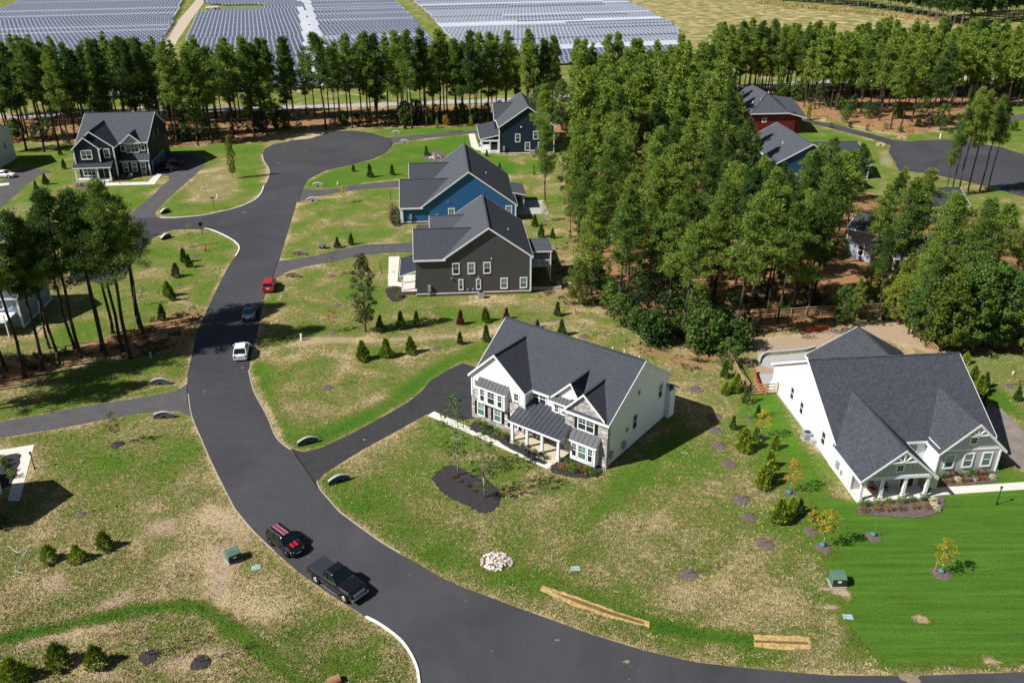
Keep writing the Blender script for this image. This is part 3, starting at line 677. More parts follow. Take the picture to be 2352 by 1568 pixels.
# porch
h.shed(7.0, 13.4, -1.9, 1.4, 3.0, 4.15, '-y', metal, .55, oh=.22)
h.trim.box(7.0, -1.9, 2.72, 13.4, -1.7, 2.98); h.trim.box(6.98, -1.9, 2.72, 7.18, 0, 2.98); h.trim.box(13.22, -1.9, 2.72, 13.42, 0, 2.98)
m = MB(); m.box(6.9, -2.0, 0, 13.5, 1.4, .3); m.box(10.9, -2.6, 0, 13.3, -2.0, .15); h.part('porch_floor', m, porch_floor)
for x in (7.15, 9.15, 11.15, 13.25): h.column(x, -1.8, .3, 2.75)
h.door((0, 1.4), 0, 10.0, 1.1, 2.2, dark_door, .3); h.window((0, 1.4), 0, 8.2, .9, .9, 1.5, gm_=glass_g); h.window((0, 1.4), 0, 11.9, .9, .9, 1.5)
R90 = 90
for u, z, w_, hh, s_ in ((6.4, 6.2, .45, .5, 0), (11.6, 3.5, .8, 1.7, 1), (5.9, 2.2, .8, 1.7, 1), (4.2, 2.6, .45, .5, 0)):
    h.window((18.1, 0), 90, u, z, w_, hh, 2, 1, sash=bool(s_), fm=shutter if False else white, fw=.05)
h.wall(WW).box(16.0, 13.3, 0, 18.6, 14.6, 3.6); h.shed(15.8, 18.7, 13.3, 14.8, 3.6, 4.4, '+y', SR)
for q in ((18.17, .55, 1.1), (18.17, 3.3, .9)):
    m = MB(); m.box(q[0], q[1], q[2], q[0] + .25, q[1] + .45, q[2] + .8); m.cyl((q[0] + .1, q[1] + .2, 0), (q[0] + .1, q[1] + .2, q[2]), .03); h.part('meter_box', m, grey_metal)
for x, z, hh in ((13.6, 9.45, .5), (15.1, 9.2, .8), (17.0, 9.3, .55)): h.vent(x, 8.1, z, hh)
for x, y in ((0, 0), (7.4, 0), (18.1, 0)): h.corner(x, y, 2.9 if x < 10 else 0, 5.7) if x < 10 else None
for q in ((7.62, -.1, 2.9, 5.5), (12.8, .3, 3.8, 5.5), (18.28, 13.2, .2, 5.4)): m = MB(); m.cyl((q[0], q[1], q[2]), (q[0], q[1], q[3]), .05); h.part('downspout', m, white)
H1 = h.finish()

# ---- H2 white and grey single-storey house on the right
h = House('single-storey white and pale grey house with mottled charcoal roof and truss gables', (1970, 1154), 5.5)
SR = shing_d
h.gable(.15, 17.3, 6.2, 24.2, 3.0, 8.1, 'x', white_wall, SR, pk=15.2)
h.gable(0, 7.3, .1, 6.3, 2.95, 6.05, 'y', board_batten, SR, pk=3.7, ends=(1, 0), oh=.35, ohg=.5, body=False)
h.gable(.3, 7.3, 6.3, 12.5, 3.22, 6.05, 'y', board_batten, SR, pk=3.7, ends=(0, 0), eaves=(0, 1), body=False, ze2=2.95)
h.wall(board_batten).prism([(0, .1, 2.7), (7.3, .1, 2.7), (7.3, .1, 2.95), (3.7, .1, 6.05), (0, .1, 2.95)], (0, 1.9, 0))
h.wall(grey_siding).prism([(.0, 2.0, 0), (7.3, 2.0, 0), (7.3, 2.0, 2.95), (3.7, 2.0, 6.03), (.0, 2.0, 2.95)], (0, .4, 0))
h.wall(white_wall).prism([(.01, 2.4, 0), (7.28, 2.4, 0), (7.28, 2.4, 2.95), (3.7, 2.4, 6.03), (.01, 2.4, 2.95)], (0, 6, 0))
h.gable(10.2, 16.9, 3.9, 12.5, 3.0, 6.1, 'y', grey_siding, SR, pk=13.6, ends=(1, 0), oh=.35, ohg=.5, body=False)
h.wall(grey_siding).prism([(10.2, 3.9, 0), (16.9, 3.9, 0), (16.9, 3.9, 3.), (13.6, 3.9, 6.1), (10.2, 3.9, 3.)], (0, 3, 0))
h.wall(board_batten).prism([(10.22, 3.87, 3.02), (16.88, 3.87, 3.02), (13.6, 3.87, 6.07)], (0, .05, 0))
h.wall(white_wall).box(-.03, 2.05, 0, .12, 7.0, 2.85); h.wall(white_wall).box(10.14, 3.98, 0, 10.3, 6.4, 3.2)
h.wall(conc_grey).box(-.02, 1.9, -.2, 7.3, 24.25, .15); h.wall(conc_grey).box(10.15, 3.88, -.2, 17.35, 24.25, .15)
h.trim.box(10.2, 3.84, 2.85, 16.9, 3.92, 3.05); h.trim.box(0, .04, 2.6, 7.3, .24, 2.95); h.trim.box(0, .24, 2.6, .2, 2.0, 2.95); h.trim.box(7.1, .24, 2.6, 7.3, 2.0, 2.95)
h.corner(10.2, 3.9, 0, 3.); h.corner(16.9, 3.9, 0, 3.); h.corner(0, 2.0, 0, 2.7)
def truss(h, xc, zr, half, y, rise):
    m = MB(); zb = zr - rise; wb = half * rise / rise
    sl = 3.05 / 3.45
    hw = rise / sl
    m.beam((xc - hw, y, zb), (xc + hw, y, zb), .12, .16); m.beam((xc, y, zb), (xc, y, zr - .1), .12, .12)
    m.beam((xc, y, zb), (xc - hw * .5, y, zb + rise * .48), .12, .12); m.beam((xc, y, zb), (xc + hw * .5, y, zb + rise * .48), .12, .12)
    h.part('gable_truss', m, white)
truss(h, 3.7, 6.05, 1.4, -.35, 1.25); truss(h, 13.6, 6.1, 1.4, 3.5, 1.25)
h.window((0, .1), 0, 3.7, 3.55, .6, .6, 2, 2, sash=False, fw=.16); h.window((0, 3.87), 0, 13.6, 3.75, .6, .6, 2, 2, sash=False, fw=.16)
for u in (11.5, 13.55, 15.6): h.window((0, 3.9), 0, u, .85, .85, 1.5, 1, 1, fw=.16, gm_=glass_g)
h.window((0, 6.2), 0, 8.6, .9, .9, 1.6, 1, 1, fw=.16, gm_=glass_g)
h.window((0, 2.0), 0, 1.0, 1.9, .6, .5, 2, 1, sash=False, fw=.12); h.window((0, 2.0), 0, 2.9, 1.9, .6, .5, 2, 1, sash=False, fw=.12)
h.door((0, 2.0), 0, 6.0, 1.4, 2.2, dark_door, .2, panels=(2, 1))
for u, z in ((9.2, 1.0), (15.3, 1.2), (18.2, 1.5)): h.window((.15, 24.2), -90, 24.2 - u, z, .8, 1.5, 1, 1, fw=.1)
for x in (.25, 2.35, 4.7, 7.05): h.column(x, .25, .2, 2.65, .28)
m = MB(); m.box(-.1, -.05, 0, 7.3, 2.0, .2); h.part('porch_floor', m, concrete)
h.gable(5.2, 17.2, 17, 26, 3.0, 6.5, 'y', white_wall, SR, pk=11.2, ends=(0, 1), oh=.3); h.gable(.3, 4., 20, 25.5, 3., 3.8, 'y', white_wall, SR, body=False, ends=(0, 0)) if False else None
m = MB(); m.box(-.6, 24.3, 0, 3.3, 27.0, .15); h.part('patio', m, conc_grey)
for q in ((-.35, 10.9), ): pass
for q in ((-.28, 4.6, .9, -.02, 5.1, 1.7), (-.22, 3.8, .7, -.02, 4.05, 1.2)): m = MB(); m.box(*q); h.part('meter_box', m, grey_metal)
h.vent(3.0, 16.2, 7.4, .4)
for q in ((-.12, 2.3, 2.6), (17.1, 4.0, 2.9)): m = MB(); m.cyl((q[0], q[1], .2), (q[0], q[1], q[2]), .045); h.part('downspout', m, white)
H2 = h.finish()

# ---- H3 brown-grey house
h = House('dark brown-grey two-storey house with white windows, gable end to the lawn', (957, 682), 5)
h.gable(4.55, 17.6, 0, 16.5, 6.2, 10.75, 'y', brown_grey, shing_g, pk=11.2)
h.gable(0.1, 4.6, 0.003, 9.3, 6.2, 9.15, 'x', brown_grey, shing, ends=(1, 0)); h.gable(4.6, 11.3, 0.003, 9.3, 6.2, 9.15, 'x', brown_grey, shing, ends=(0, 0), eaves=(0, 0), body=False)
h.wall(brown_grey).box(.1, 9.3, 0, 5, 16.4, 6.1); h.gable(2.6, 8, 9.3, 16.45, 6.2, 8.6, 'x', brown_grey, shing_g, body=False, ends=(1, 0))
h.wall(brick).box(.05, -.05, -.2, 17.65, 16.55, .4)
h.trim.box(0, -.07, .4, 17.7, -.04, .55); h.corner(17.6, 0, .4, 6.1, .2)
for u in (6.15, 8.5, 10.9): h.window((0, 0), 0, u, 3.65, .85, 1.55, gm_=glass_g if u == 8.5 else glass, fw=.16)
for u, w_ in ((6.85, .45), (9.55, .45), (13.5, .85), (16.5, .85)): h.window((0, 0), 0, u, 1.05, w_, 1.5, gm_=glass if w_ < .6 else glass_g, fw=.16)
for x, z in ((5.5, 2.9), (9.6, 3.0), (7.9, .95), (8.7, 1.0)): m = MB(); m.cyl((x, 0, z), (x, -.18, z), .13, .1, 8); h.part('wall_vent', m, grey_metal)
m = MB(); m.cyl((11.6, 0, 5.9), (11.6, -.1, 5.9), .1, n=8); h.part('wall_lamp', m, white)
h.shed(-2.3, .1, 1.6, 8.4, 3.0, 3.75, '-x', metal, .5)
m = MB(); m.box(-2.3, 1.2, 0, .05, 8.2, .45); h.part('porch_floor', m, concrete); m = MB(); m.box(-2.4, .9, -.1, .05, 1.2, .5); h.part('porch_wall', m, brick)
for y in (1.7, 4.8, 8.1): h.column(-2.15, y, .45, 2.95, .24)
h.door((.1, 9.3), -90, 4.4, 1.0, 2.1, dark_door, .45); 
m = MB(); m.cyl((-.5, 0.2, 3.3), (-.5, .2, .4), .05); h.part('downspout', m, white) if False else None
m = MB(); m.box(1.75, -.3, .9, 2.25, -.02, 1.9); m.cyl((2.0, -.15, 0), (2.0, -.15, .9), .05, n=6); h.part('meter_box', m, grey_metal)
h.shed(17.6, 21.3, 4.6, 9.6, 5.2, 5.45, '-y', shing_g, oh=.2)
m = MB(); m.box(17.6, 4.4, 2.55, 21.3, 9.2, 2.75); h.part('deck', m, grey_metal)
m = MB()
m.beam((17.7, 4.45, 3.7), (21.25, 4.45, 3.7), .08, .08); m.beam((21.25, 4.45, 3.7), (21.25, 9.2, 3.7), .08, .08); m.beam((17.7, 4.45, 2.85), (21.25, 4.45, 2.85), .06, .06)
for i in range(25): m.beam((17.8 + i * .14, 4.45, 2.8), (17.8 + i * .14, 4.45, 3.7), .025)
for y in (4.45, 6.9, 9.2): m.beam((21.25, y, 0), (21.25, y, 5.2), .16)
m.beam((19.4, 4.45, 2.7), (19.4, 4.45, 3.75), .1); h.part('deck_railing', m, white)
m = MB(); m.box(17.9, 1.0, 0, 22.6, 1.35, .5); m.box(22.2, 1.3, 0, 22.6, 3.4, .5); h.part('patio_wall', m, conc_grey)
h.vent(14.6, 5.5, 8.3, .45)
H3 = h.finish()

# ---- H4 bright blue house
h = House('bright blue single-storey house with steep grey roof behind the brown-grey house', (924, 514.5), 5)
h.gable(3.9, 21.6, 0, 21.5, 3.3, 9.7, 'y', blue, shing_g, pk=12.8)
h.gable(0, 4.0, 0.003, 10.5, 3.3, 7.0, 'x', blue, shing, ends=(1, 0)); h.gable(4.0, 13, 0.003, 10.5, 3.3, 7.0, 'x', blue, shing, ends=(0, 0), eaves=(0, 0), body=False); h.gable(1.6, 13, 10.5, 21.4, 3.4, 7.3, 'x', blue, shing, ends=(1, 1))
h.wall(brick).box(-.04, -.04, -.2, 21.64, 21.5, .25); h.trim.box(0, -.07, .3, 21.7, -.04, .45); h.corner(0, 0, .3, 3.3, .5); h.corner(21.6, 0, .3, 3.3, .2)
h.window((0, 0), 0, 9.4, 1.0, .95, 1.7, fw=.17, gm_=glass_g); h.window((0, 0), 0, 20.3, 1.2, .95, 1.7, fw=.17, gm_=glass_g)
for x, z in ((1.5, 1.0), (6.4, .9)): m = MB(); m.box(x, -.3, z, x + .4, -.02, z + .9); m.cyl((x + .2, -.12, 0), (x + .2, -.12, z), .06, n=6); h.part('meter_box', m, grey_metal)
m = MB(); m.cyl((8.8, 0, 4.1), (8.8, -.15, 4.1), .12, n=8); h.part('wall_vent', m, grey_metal)
h.shed(21.6, 24.1, 7, 14, 3.1, 3.6, '+x', shing_g)
m = MB()
for y in (7.2, 10, 13.8): m.beam((23.9, y, 0), (23.9, y, 3.1), .18)
m.beam((23.9, 7.2, .95), (23.9, 13.8, .95), .07); h.part('porch_posts', m, white)
m = MB(); m.box(21.6, 3.5, 0, 28.5, 12.5, .12); h.part('patio', m, conc_grey)
h.vent(16.5, 8, 7.0, .5)
H4 = h.finish()

# ---- H5 dark slate-blue house at the top
h = House('dark slate-blue two-storey house with white porch beside the turning circle', (1147, 354), 5)
h.gable(.1, 13.4, 0, 18.5, 6.6, 11.2, 'y', navy2, shing_g, pk=7.0)
h.gable(-.4, 6, 8.6, 18.2, 6.6, 9.6, 'x', navy2, shing, ends=(1, 0))
h.shed(-4.4, .1, 2.2, 17.5, 3.3, 4.2, '-x', shing, oh=.25)
h.trim.box(0, -.06, .1, 13.4, -.03, .3); h.corner(0, 0, 0, 6.5, .25); h.corner(13.4, 0, 0, 6.5, .2)
h.wall(navy2).box(-3.5, 9, 0, .1, 17, 3.2)
for u, z in ((4.5, 3.0), (6.9, .9), (10.1, .9), (8.9, 3.6)): h.window((0, 0), 0, u, z, .95, 1.7, fw=.17)
m = MB(); m.cyl((5.3, 0, 6.5), (5.3, -.12, 6.5), .2, n=10); h.part('wall_lamp', m, white)
m = MB(); m.box(-4.3, 0.6, 0, .05, 9, .3); h.part('porch_floor', m, concrete)
for x, y in ((-4.1, 2.4), (-2.2, .9), (-.2, .9), (-4.1, 8.5)): h.column(x, y, .3, 3.2, .3)
m = MB(); m.box(-4.2, .7, 2.9, .1, .95, 3.25); h.part('porch_beam', m, white)
h.door((.1, 9), -90, 4, 1, 2.1, dark_door, .3)
for q in ((.9, -.35, .8, 1.35, -.02, 1.9), (7.4, -1.0, 0, 8.7, -.1, .9)): m = MB(); m.box(*q); h.part('meter_box', m, grey_metal)
H5 = h.finish()

# ---- H6 navy house on the left
h = House('navy two-storey house with white-trimmed double gable and small front porch', (180.8, 419), 7)
h.gable(-.6, 14.2, 5.6, 24, 7.2, 11.7, 'x', navy, shing_g, pk=15.4)
h.gable(-.0, 8.0, 1.9, 13.5, 7.2, 10.5, 'y', navy, shing, pk=3.7, ends=(1, 0))
h.gable(0, 5.2, .9, 6, 7.2, 9.45, 'y', navy, shing, pk=2.55, ends=(1, 0), z0=3.3)
h.gable(9.0, 13., 5.2, 9.5, 7.25, 9.0, 'y', lav, shing, pk=11.0, ends=(1, 0), z0=7.1, oh=.2)
h.shed(8.0, 14.2, 4.4, 5.6, 3.5, 4.6, '-y', metal_l, .55); h.wall(navy).box(8.0, 4.45, 0, 14.18, 5.6, 3.5)
h.wall(brick).box(-.6, 5.5, -.2, 14.25, 24, .3)
h.shed(-.3, 7.2, -.1, 1.9, 3.3, 4.3, '-y', metal_l, .5)
h.wall(navy).box(0.05, 1.8, 0, 7.9, 5.6, 4.5)
m = MB(); m.box(-.3, -.2, 0, 7.1, 1.9, .45); m.box(4.8, -.9, 0, 6.6, -.2, .22); h.part('porch_floor', m, concrete)
for x in (-.15, 4.4, 6.95): h.column(x, 0, .45, 3.25, .28)
m = MB(); m.beam((-.2, 0, 3.1), (7.0, 0, 3.1), .2, .3); h.part('porch_beam', m, white)
h.window((0, .9), 0, 2.55, 4.9, 1.0, 1.7, twin=2, fw=.18); h.window((0, 1.9), 0, 6.5, 4.9, .95, 1.7, fw=.18)
h.window((0, 1.8), 0, 2.1, 1.0, .8, 1.7, twin=3, fw=.16); h.door((0, 1.8), 0, 5.7, 1.0, 2.2, dark_door, .45)
for u in (9.1, 11.0, 12.9): h.window((0, 4.45), 0, u, 1.0, .9, 1.7, fw=.17)
h.window((0, 5.6), 0, 8.9, 5.3, .7, 1.1, 1, 1, sash=False, fw=.14); h.window((0, 5.2), 0, 11., 5.0, .85, 1.7, twin=3, fw=.15, n0=-.35); h.window((0, 5.6), 0, 13.2, 5.3, .7, 1.1, 1, 1, sash=False, fw=.14)
for x, y, z0 in ((0, .9, 3.4), (5.2, .9, 4.2), (8.0, 1.9, 0), (14.2, 5.6, 4.6), (14.2, 4.45, 0)): h.corner(x, y, z0, 7.1 if z0 != 0 or x == 8 else 3.5, .22)
h.window((14.2, 0), 90, 12, 6.3, .8, 1.6, fm=grey_metal); h.window((14.2, 0), 90, 16, 6.3, .8, 1.6, fm=grey_metal); h.window((14.2, 0), 90, 21.5, 3.6, .8, 1.7, fm=grey_metal)
h.door((14.2, 0), 90, 9.2, 4.8, 2.3, simple('blue_garage_door', (.06, .14, .24), .5), .05, 'garage_door', (4, 4), False)
h.door((14.2, 0), 90, 15.6, 4.8, 2.3, MATS['blue_garage_door'], .05, 'garage_door', (4, 4), False)
H6 = h.finish()
# ---- H7 white house at the left edge
h = House('white two-storey house cut off by the left edge beside the white car', (37, 364), 5)
h.gable(-17, 0, -15, .3, 6.8, 10.6, 'x', white_wall, shing_g)
h.window((0, -15), 90, 4, 3.4, .9, 1.5); h.window((0, -15), 90, 11, 3.4, .9, 1.5); h.trim.box(-.02, -15.05, 0, .06, .35, .2)
h.door((-17, -15), 0, 8, 1.1, 2.1, dark_door); h.window((-17, -15), 0, 13, .9, .9, 1.5, twin=2)
h.finish()
# ---- H8 white house at the lower left edge: only its right corner is in view
h = House('white house corner with porch column at the lower left edge behind its walk', (6, 1128), 11)
h.gable(-12, 0, -6.8, 0, 4.2, 6.7, 'x', white_wall, shing_d)
h.window((0, -6.8), 90, 2, .9, .9, 1.5); h.window((0, -6.8), 90, 4.8, .9, .9, 1.4); h.column(-3.2, 2.2, .2, 2.6); h.shed(-9, -3., 0, 2.4, 2.6, 3.1, '+y', metal)
h.finish()
# ---- H9 blue-grey house behind the left pines
h = House('blue-grey house half hidden behind the tall pines on the left', (55, 752), 5)
h.gable(-15, 0, 0, 10, 4.8, 8.0, 'x', bluegrey, shing_g); h.trim.box(-.02, -.05, 0, .07, 10, .2); h.corner(0, 0, 0, 4.7, .22); h.corner(0, 10, 0, 4.7, .2)
h.window((0, 0), 90, 3.0, 3.2, .9, 1.5, twin=2, fw=.14); h.window((0, 0), 90, 7.2, 3.4, .6, .9, fw=.14)
h.window((-15, 0), 0, 12.5, 3.0, .9, 1.4, fw=.14); h.window((-15, 0), 0, 9, 3.0, .9, 1.4, fw=.14)
m = MB(); m.box(-9, -3.2, 2.2, -.6, 0, 2.4)
for x in (-8.9, -4.8, -.7): m.beam((x, -3.1, 0), (x, -3.1, 3.4), .15)
m.beam((-8.9, -3.1, 3.35), (-.7, -3.1, 3.35), .08); m.beam((-.7, -3.1, 3.35), (-.7, 0, 3.35), .08)
for i in range(40): m.beam((-8.9 + i * .205, -3.1, 2.4), (-8.9 + i * .205, -3.1, 3.35), .03)
h.part('deck_railing', m, white); h.finish()
# ---- H10 red house
h = House('dark red house with grey hipped roof, far right background', (1725, 322), 5)
h.gable(1.0, 11.2, 6.2, 22, 5.5, 9.4, 'y', red_s, shing_g, pk=6.0, oh=.4) if False else None
h.wall(red_s).box(1.5, 5.8, 0, 13.6, 30, 5.6)
R = h.roof(shing_g); z = 5.55; T = .15
def quad(R, pts): R.slab([(a, b_, c + T) for a, b_, c in pts], T)
# main hip: eave rectangle x 1..13.8, y 5.4..31 ridge along y at x 7.5 from 12 to 25, z 9.5
quad(R, [(1.0, 5.3, z), (7.4, 12, 9.6), (7.4, 24, 9.6), (1.0, 31, z)]); quad(R, [(1.0, 5.3, z), (11.6, 5.3, z), (14.1, 6.0, z - .8), (14.1, 12, z), (7.4, 12, 9.6)][:2] + [(12.6, 12, 6.6), (7.4, 12, 9.6)])
quad(R, [(7.4, 12, 9.6), (13.9, 12, z), (13.9, 31, z), (7.4, 24, 9.6)]); quad(R, [(1.0, 31, z), (7.4, 24, 9.6), (13.9, 31, z)])
quad(R, [(7.4, 16, 8.6), (7.4, 12, 8.0), (16.0, 12, 6.6), (16.0, 16, 7.4)]); quad(R, [(7.4, 12, 8.), (10.0, 5.3, z), (16.5, 5.3, 4.2), (16.0, 12, 6.7)]); quad(R, [(7.4, 16.0, 8.65), (16.0, 16, 7.45), (16.3, 24, 4.6), (7.4, 24, 5.6)])
h.wall(red_s).box(13.6, 6.4, 0, 15.6, 22, 4.1); h.trim.box(1.0, 5.22, z - .1, 11.6, 5.32, z + .15); h.trim.beam((11.6, 5.27, z), (16.5, 5.27, 4.2), .1, .25); h.trim.box(13.6, 6.3, 0, 13.8, 6.5, 4)
h.window((0, 5.8), 0, 5.1, 3.4, .8, .8, 1, 1, sash=False, fw=.2); h.door((15.6, 0), 90, 10, 4.8, 2.3, white, .05, 'garage_door', (4, 4), False)
for x, y, zz in ((5.0, 10, 8.0), (3.5, 11.5, 7.2), (8.4, 14, 9.2)): h.vent(x, y, zz, .6)
h.trim.box(1.4, 5.7, .0, 13.6, 5.78, .3)
h.finish()
# ---- H11 teal-blue house in front of the red one
h = House('teal-blue house with broad grey roof in front of the red house', (1806, 426), 5)
h.gable(-2.6, 11, 0, 21, 5., 8.8, 'y', teal_s, shing_g, pk=4.6)
h.gable(9, 19.6, 3.2, 18.8, 3.3, 6.4, 'x', teal_s, shing, ends=(1, 1)); h.wall(teal_s).box(9.1, -4.5, 0, 15.0, 3.3, 3.0)
h.corner(19.6, 3.2, 0, 3.2, .2); h.corner(15., -4.5, 0, 3., .2); h.shed(9.1, 15.0, -4.5, 3.3, 2.9, 3.5, '+x', shing)
h.window((0, 0), 0, 1.5, 1., .9, 1.5); h.window((0, 0), 0, 6, 1., .9, 1.5); h.window((0, 0), 0, 4.6, 5.0, .9, 1.2); h.window((9.1, -4.5), 0, 3, 1, .9, 1.4, fw=.15)
h.vent(1.2, 8, 7.2, .5); m = MB(); m.box(13, -4.8, .8, 13.6, -4.5, 1.8); m.box(14, -4.8, .9, 14.3, -4.5, 1.5); h.part('meter_box', m, grey_metal)
h.finish()
# ---- H12 lavender grey house in the woods and the dark green one next to it
h = House('lavender-grey house glimpsed between the pines right of the wood', (1938, 590), -38)
h.gable(0, 8, 0, 9, 5.2, 6.6, 'x', lav, shing); h.window((0, 9), -90, 2.6, 1.0, .7, 1.7, fw=.16); h.window((0, 9), -90, 6.0, 1.0, .7, 1.7, fw=.16); h.window((0, 9), -90, 4.4, 3.6, .7, 1.3, fw=.14)
h.window((0, 0), 0, 2.6, 1.0, .8, 1.6, fw=.16); h.window((0, 0), 0, 6.0, 1.0, .8, 1.6, fw=.16); h.corner(0, 0, 0, 5.1, .2); h.corner(0, 9, 0, 5.1, .2)
h.finish()
h = House('dark green-grey house with white corner trim deep in the right wood', (2046, 640), 6)
h.gable(0, 13, 0, 8, 3.6, 5.2, 'x', darkgreen, shing); h.corner(0, 0, 0, 3.5, .25); h.trim.box(0, -.06, .1, 13, -.03, .3)
for u in (2.2, 6.3, 10.4): h.window((0, 0), 0, u, 1.6, .9, 1.3, fw=.17)
h.window((0, 8), -90, 4, 1.5, .8, 1.3, fw=.15)
h.finish()
h = House('slate-roofed house behind the pines below the right turning circle', (2128, 505), 8)
h.gable(0, 8, 0, 8, 2.6, 4.8, 'x', bluegrey, shing); h.window((0, 0), 0, 3, 1, .9, 1.4, fw=.15); h.window((0, 0), 0, 6, 1, .9, 1.4, fw=.15)
h.finish()
# ================================================================ VEGETATION
pine_f = foliage('pine_needles', (.045, .100, .020), (.235, .325, .048), .38, .6, .45)
leaf_g = foliage('green_leaves', (.034, .080, .014), (.13, .22, .03), .3, .4, 1.)
leaf_d = foliage('dark_green_leaves', (.012, .030, .008), (.05, .09, .018), .2, .5, 1.)
leaf_y = foliage('yellow_leaves', (.28, .24, .02), (.62, .50, .04), .35, .3, 2.)
leaf_yg = foliage('yellow_green_leaves', (.09, .13, .015), (.24, .29, .03), .35, .4, 2.)
leaf_o = foliage('orange_leaves', (.30, .13, .015), (.60, .33, .04), .35, .3, 2.)
leaf_ol = foliage('olive_leaves', (.05, .06, .02), (.14, .15, .05), .25, .4, 2.)
leaf_r = foliage('rusty_leaves', (.12, .035, .015), (.26, .09, .04), .2, .3, 2.)
arb_g = foliage('evergreen_foliage', (.040, .085, .018), (.15, .24, .04), .15, .4, 2.)
arb_l = foliage('bright_evergreen_foliage', (.09, .16, .015), (.34, .42, .04), .2, .4, 2.)
arb_r = foliage('reddish_evergreen_foliage', (.10, .025, .018), (.24, .07, .05), .15, .3, 2.)
arb_b = foliage('brownish_evergreen_foliage', (.07, .06, .018), (.16, .14, .04), .15, .3, 2.)
def tri_mesh(name, P, mat):            # P (n,3,3) triangles
    n = len(P); me = bpy.data.meshes.new(name); me.vertices.add(n * 3); me.vertices.foreach_set('co', P.reshape(-1).astype(np.float32))
    me.loops.add(n * 3); me.loops.foreach_set('vertex_index', np.arange(n * 3, dtype=np.int32))
    me.polygons.add(n); me.polygons.foreach_set('loop_start', np.arange(0, n * 3, 3, dtype=np.int32)); me.polygons.foreach_set('loop_total', np.full(n, 3, dtype=np.int32))
    me.update(calc_edges=True); me.materials.append(mat); return me
def unit(v): return v / np.maximum(np.linalg.norm(v, axis=-1, keepdims=True), 1e-6)
def blades(rng, c, d, ln, wd):         # c centres (n,3), d directions (n,3)
    n = len(c); r = unit(rng.normal(size=(n, 3))); s = unit(np.cross(d, r)) * wd[:, None] / 2; t = d * ln[:, None]
    return np.stack([c - s, c + s, c + t], 1)
def leaves(rng, c, nrm, sz):           # small near-diamond leaf triangles facing nrm
    n = len(c); r = unit(rng.normal(size=(n, 3))); u = unit(np.cross(nrm, r)); v = np.cross(nrm, u)
    a = sz[:, None]; return np.stack([c - u * a * .6 - v * a * .4, c + u * a * .6 - v * a * .3, c + v * a * .7], 1)
def pine_mesh(seed, H=20., zc=.48, R=3.3, nb=52, per=150, top=.9, tl=.42, tw=.15, droop=0):
    rng = np.random.default_rng(seed); rr = random.Random(seed); out = []; trunk = MB()
    z0 = H * zc; pts = []
    lean = [rr.uniform(-.35, .35), rr.uniform(-.35, .35)]
    ax = lambda z: (lean[0] * (z / H) ** 1.6 + .12 * math.sin(z * .7 + seed), lean[1] * (z / H) ** 1.6 + .1 * math.cos(z * .6 + seed))
    zs = [0, .6, 2, H * .25, H * .45, H * .6, H * .75, H * .88, H * .97]
    rs = [.27, .21, .19, .17, .145, .115, .08, .045, .015]
    trunk.tube([(*ax(z), z) for z in zs], rs, 7)
    for k in range(nb):
        f = (k + rr.random()) / nb; z = z0 + (H - z0) * f
        prof = (min(1, .5 + 2. * f) if f < .25 else 1 - .9 * ((f - .25) / .75) ** 1.15) * R
        phi = k * 2.4 + rr.uniform(-.7, .7); q = rr.uniform(.35, 1.) * prof * rr.choice((1, 1, 1, .6, 1.25)) * (1 + .28 * math.sin(phi + seed)) * (1 + .24 * math.sin(f * 15 + seed * 2)); zz = z + rr.uniform(-.2, .5) + q * .12 * (1 if f > .3 else -.2)
        a = ax(z); c = np.array([a[0] + math.cos(phi) * q, a[1] + math.sin(phi) * q, zz])
        trunk.cyl((a[0], a[1], z - .4), (c[0], c[1], c[2] - .15), .045, .015, 4, False)
        n = int(per * rr.uniform(.6, 1.2)); cr = rr.uniform(.45, .95) * (1 if f < .85 else .75)
        m = rng.normal(size=(n, 3)); m = unit(m) * (rng.uniform(.05, 1, (n, 1)) ** .6) * cr * np.array([1.08, 1.08, .85]); cc = c + m
        d = unit(m * np.array([1, 1, 1.2]) + np.array([0, 0, .6]) + rng.normal(size=(n, 3)) * .4)
        out.append(blades(rng, cc, d, rng.uniform(.6, 1.2, n) * tl, rng.uniform(.7, 1.3, n) * tw))
        # second smaller spray closer to the trunk
        if rr.random() < .55:
            c2 = np.array([a[0] + math.cos(phi + .3) * q * .5, a[1] + math.sin(phi + .3) * q * .5, zz - .1]); n = n // 2
            m = unit(rng.normal(size=(n, 3))) * rng.uniform(.3, .75, (n, 1)) * np.array([1.1, 1.1, .6])
            out.append(blades(rng, c2 + m, unit(m + np.array([0, 0, .4]) + rng.normal(size=(n, 3)) * .4), rng.uniform(.6, 1.2, n) * tl, rng.uniform(.7, 1.3, n) * tw))
    # a few dead stubs on the bare trunk
    for k in range(5):
        z = H * rr.uniform(.25, zc); a = ax(z); phi = rr.uniform(0, 6.3); l = rr.uniform(.5, 1.3)
        trunk.cyl((a[0], a[1], z), (a[0] + math.cos(phi) * l, a[1] + math.sin(phi) * l, z + .2), .03, .01, 4, False)
    return trunk, np.concatenate(out)
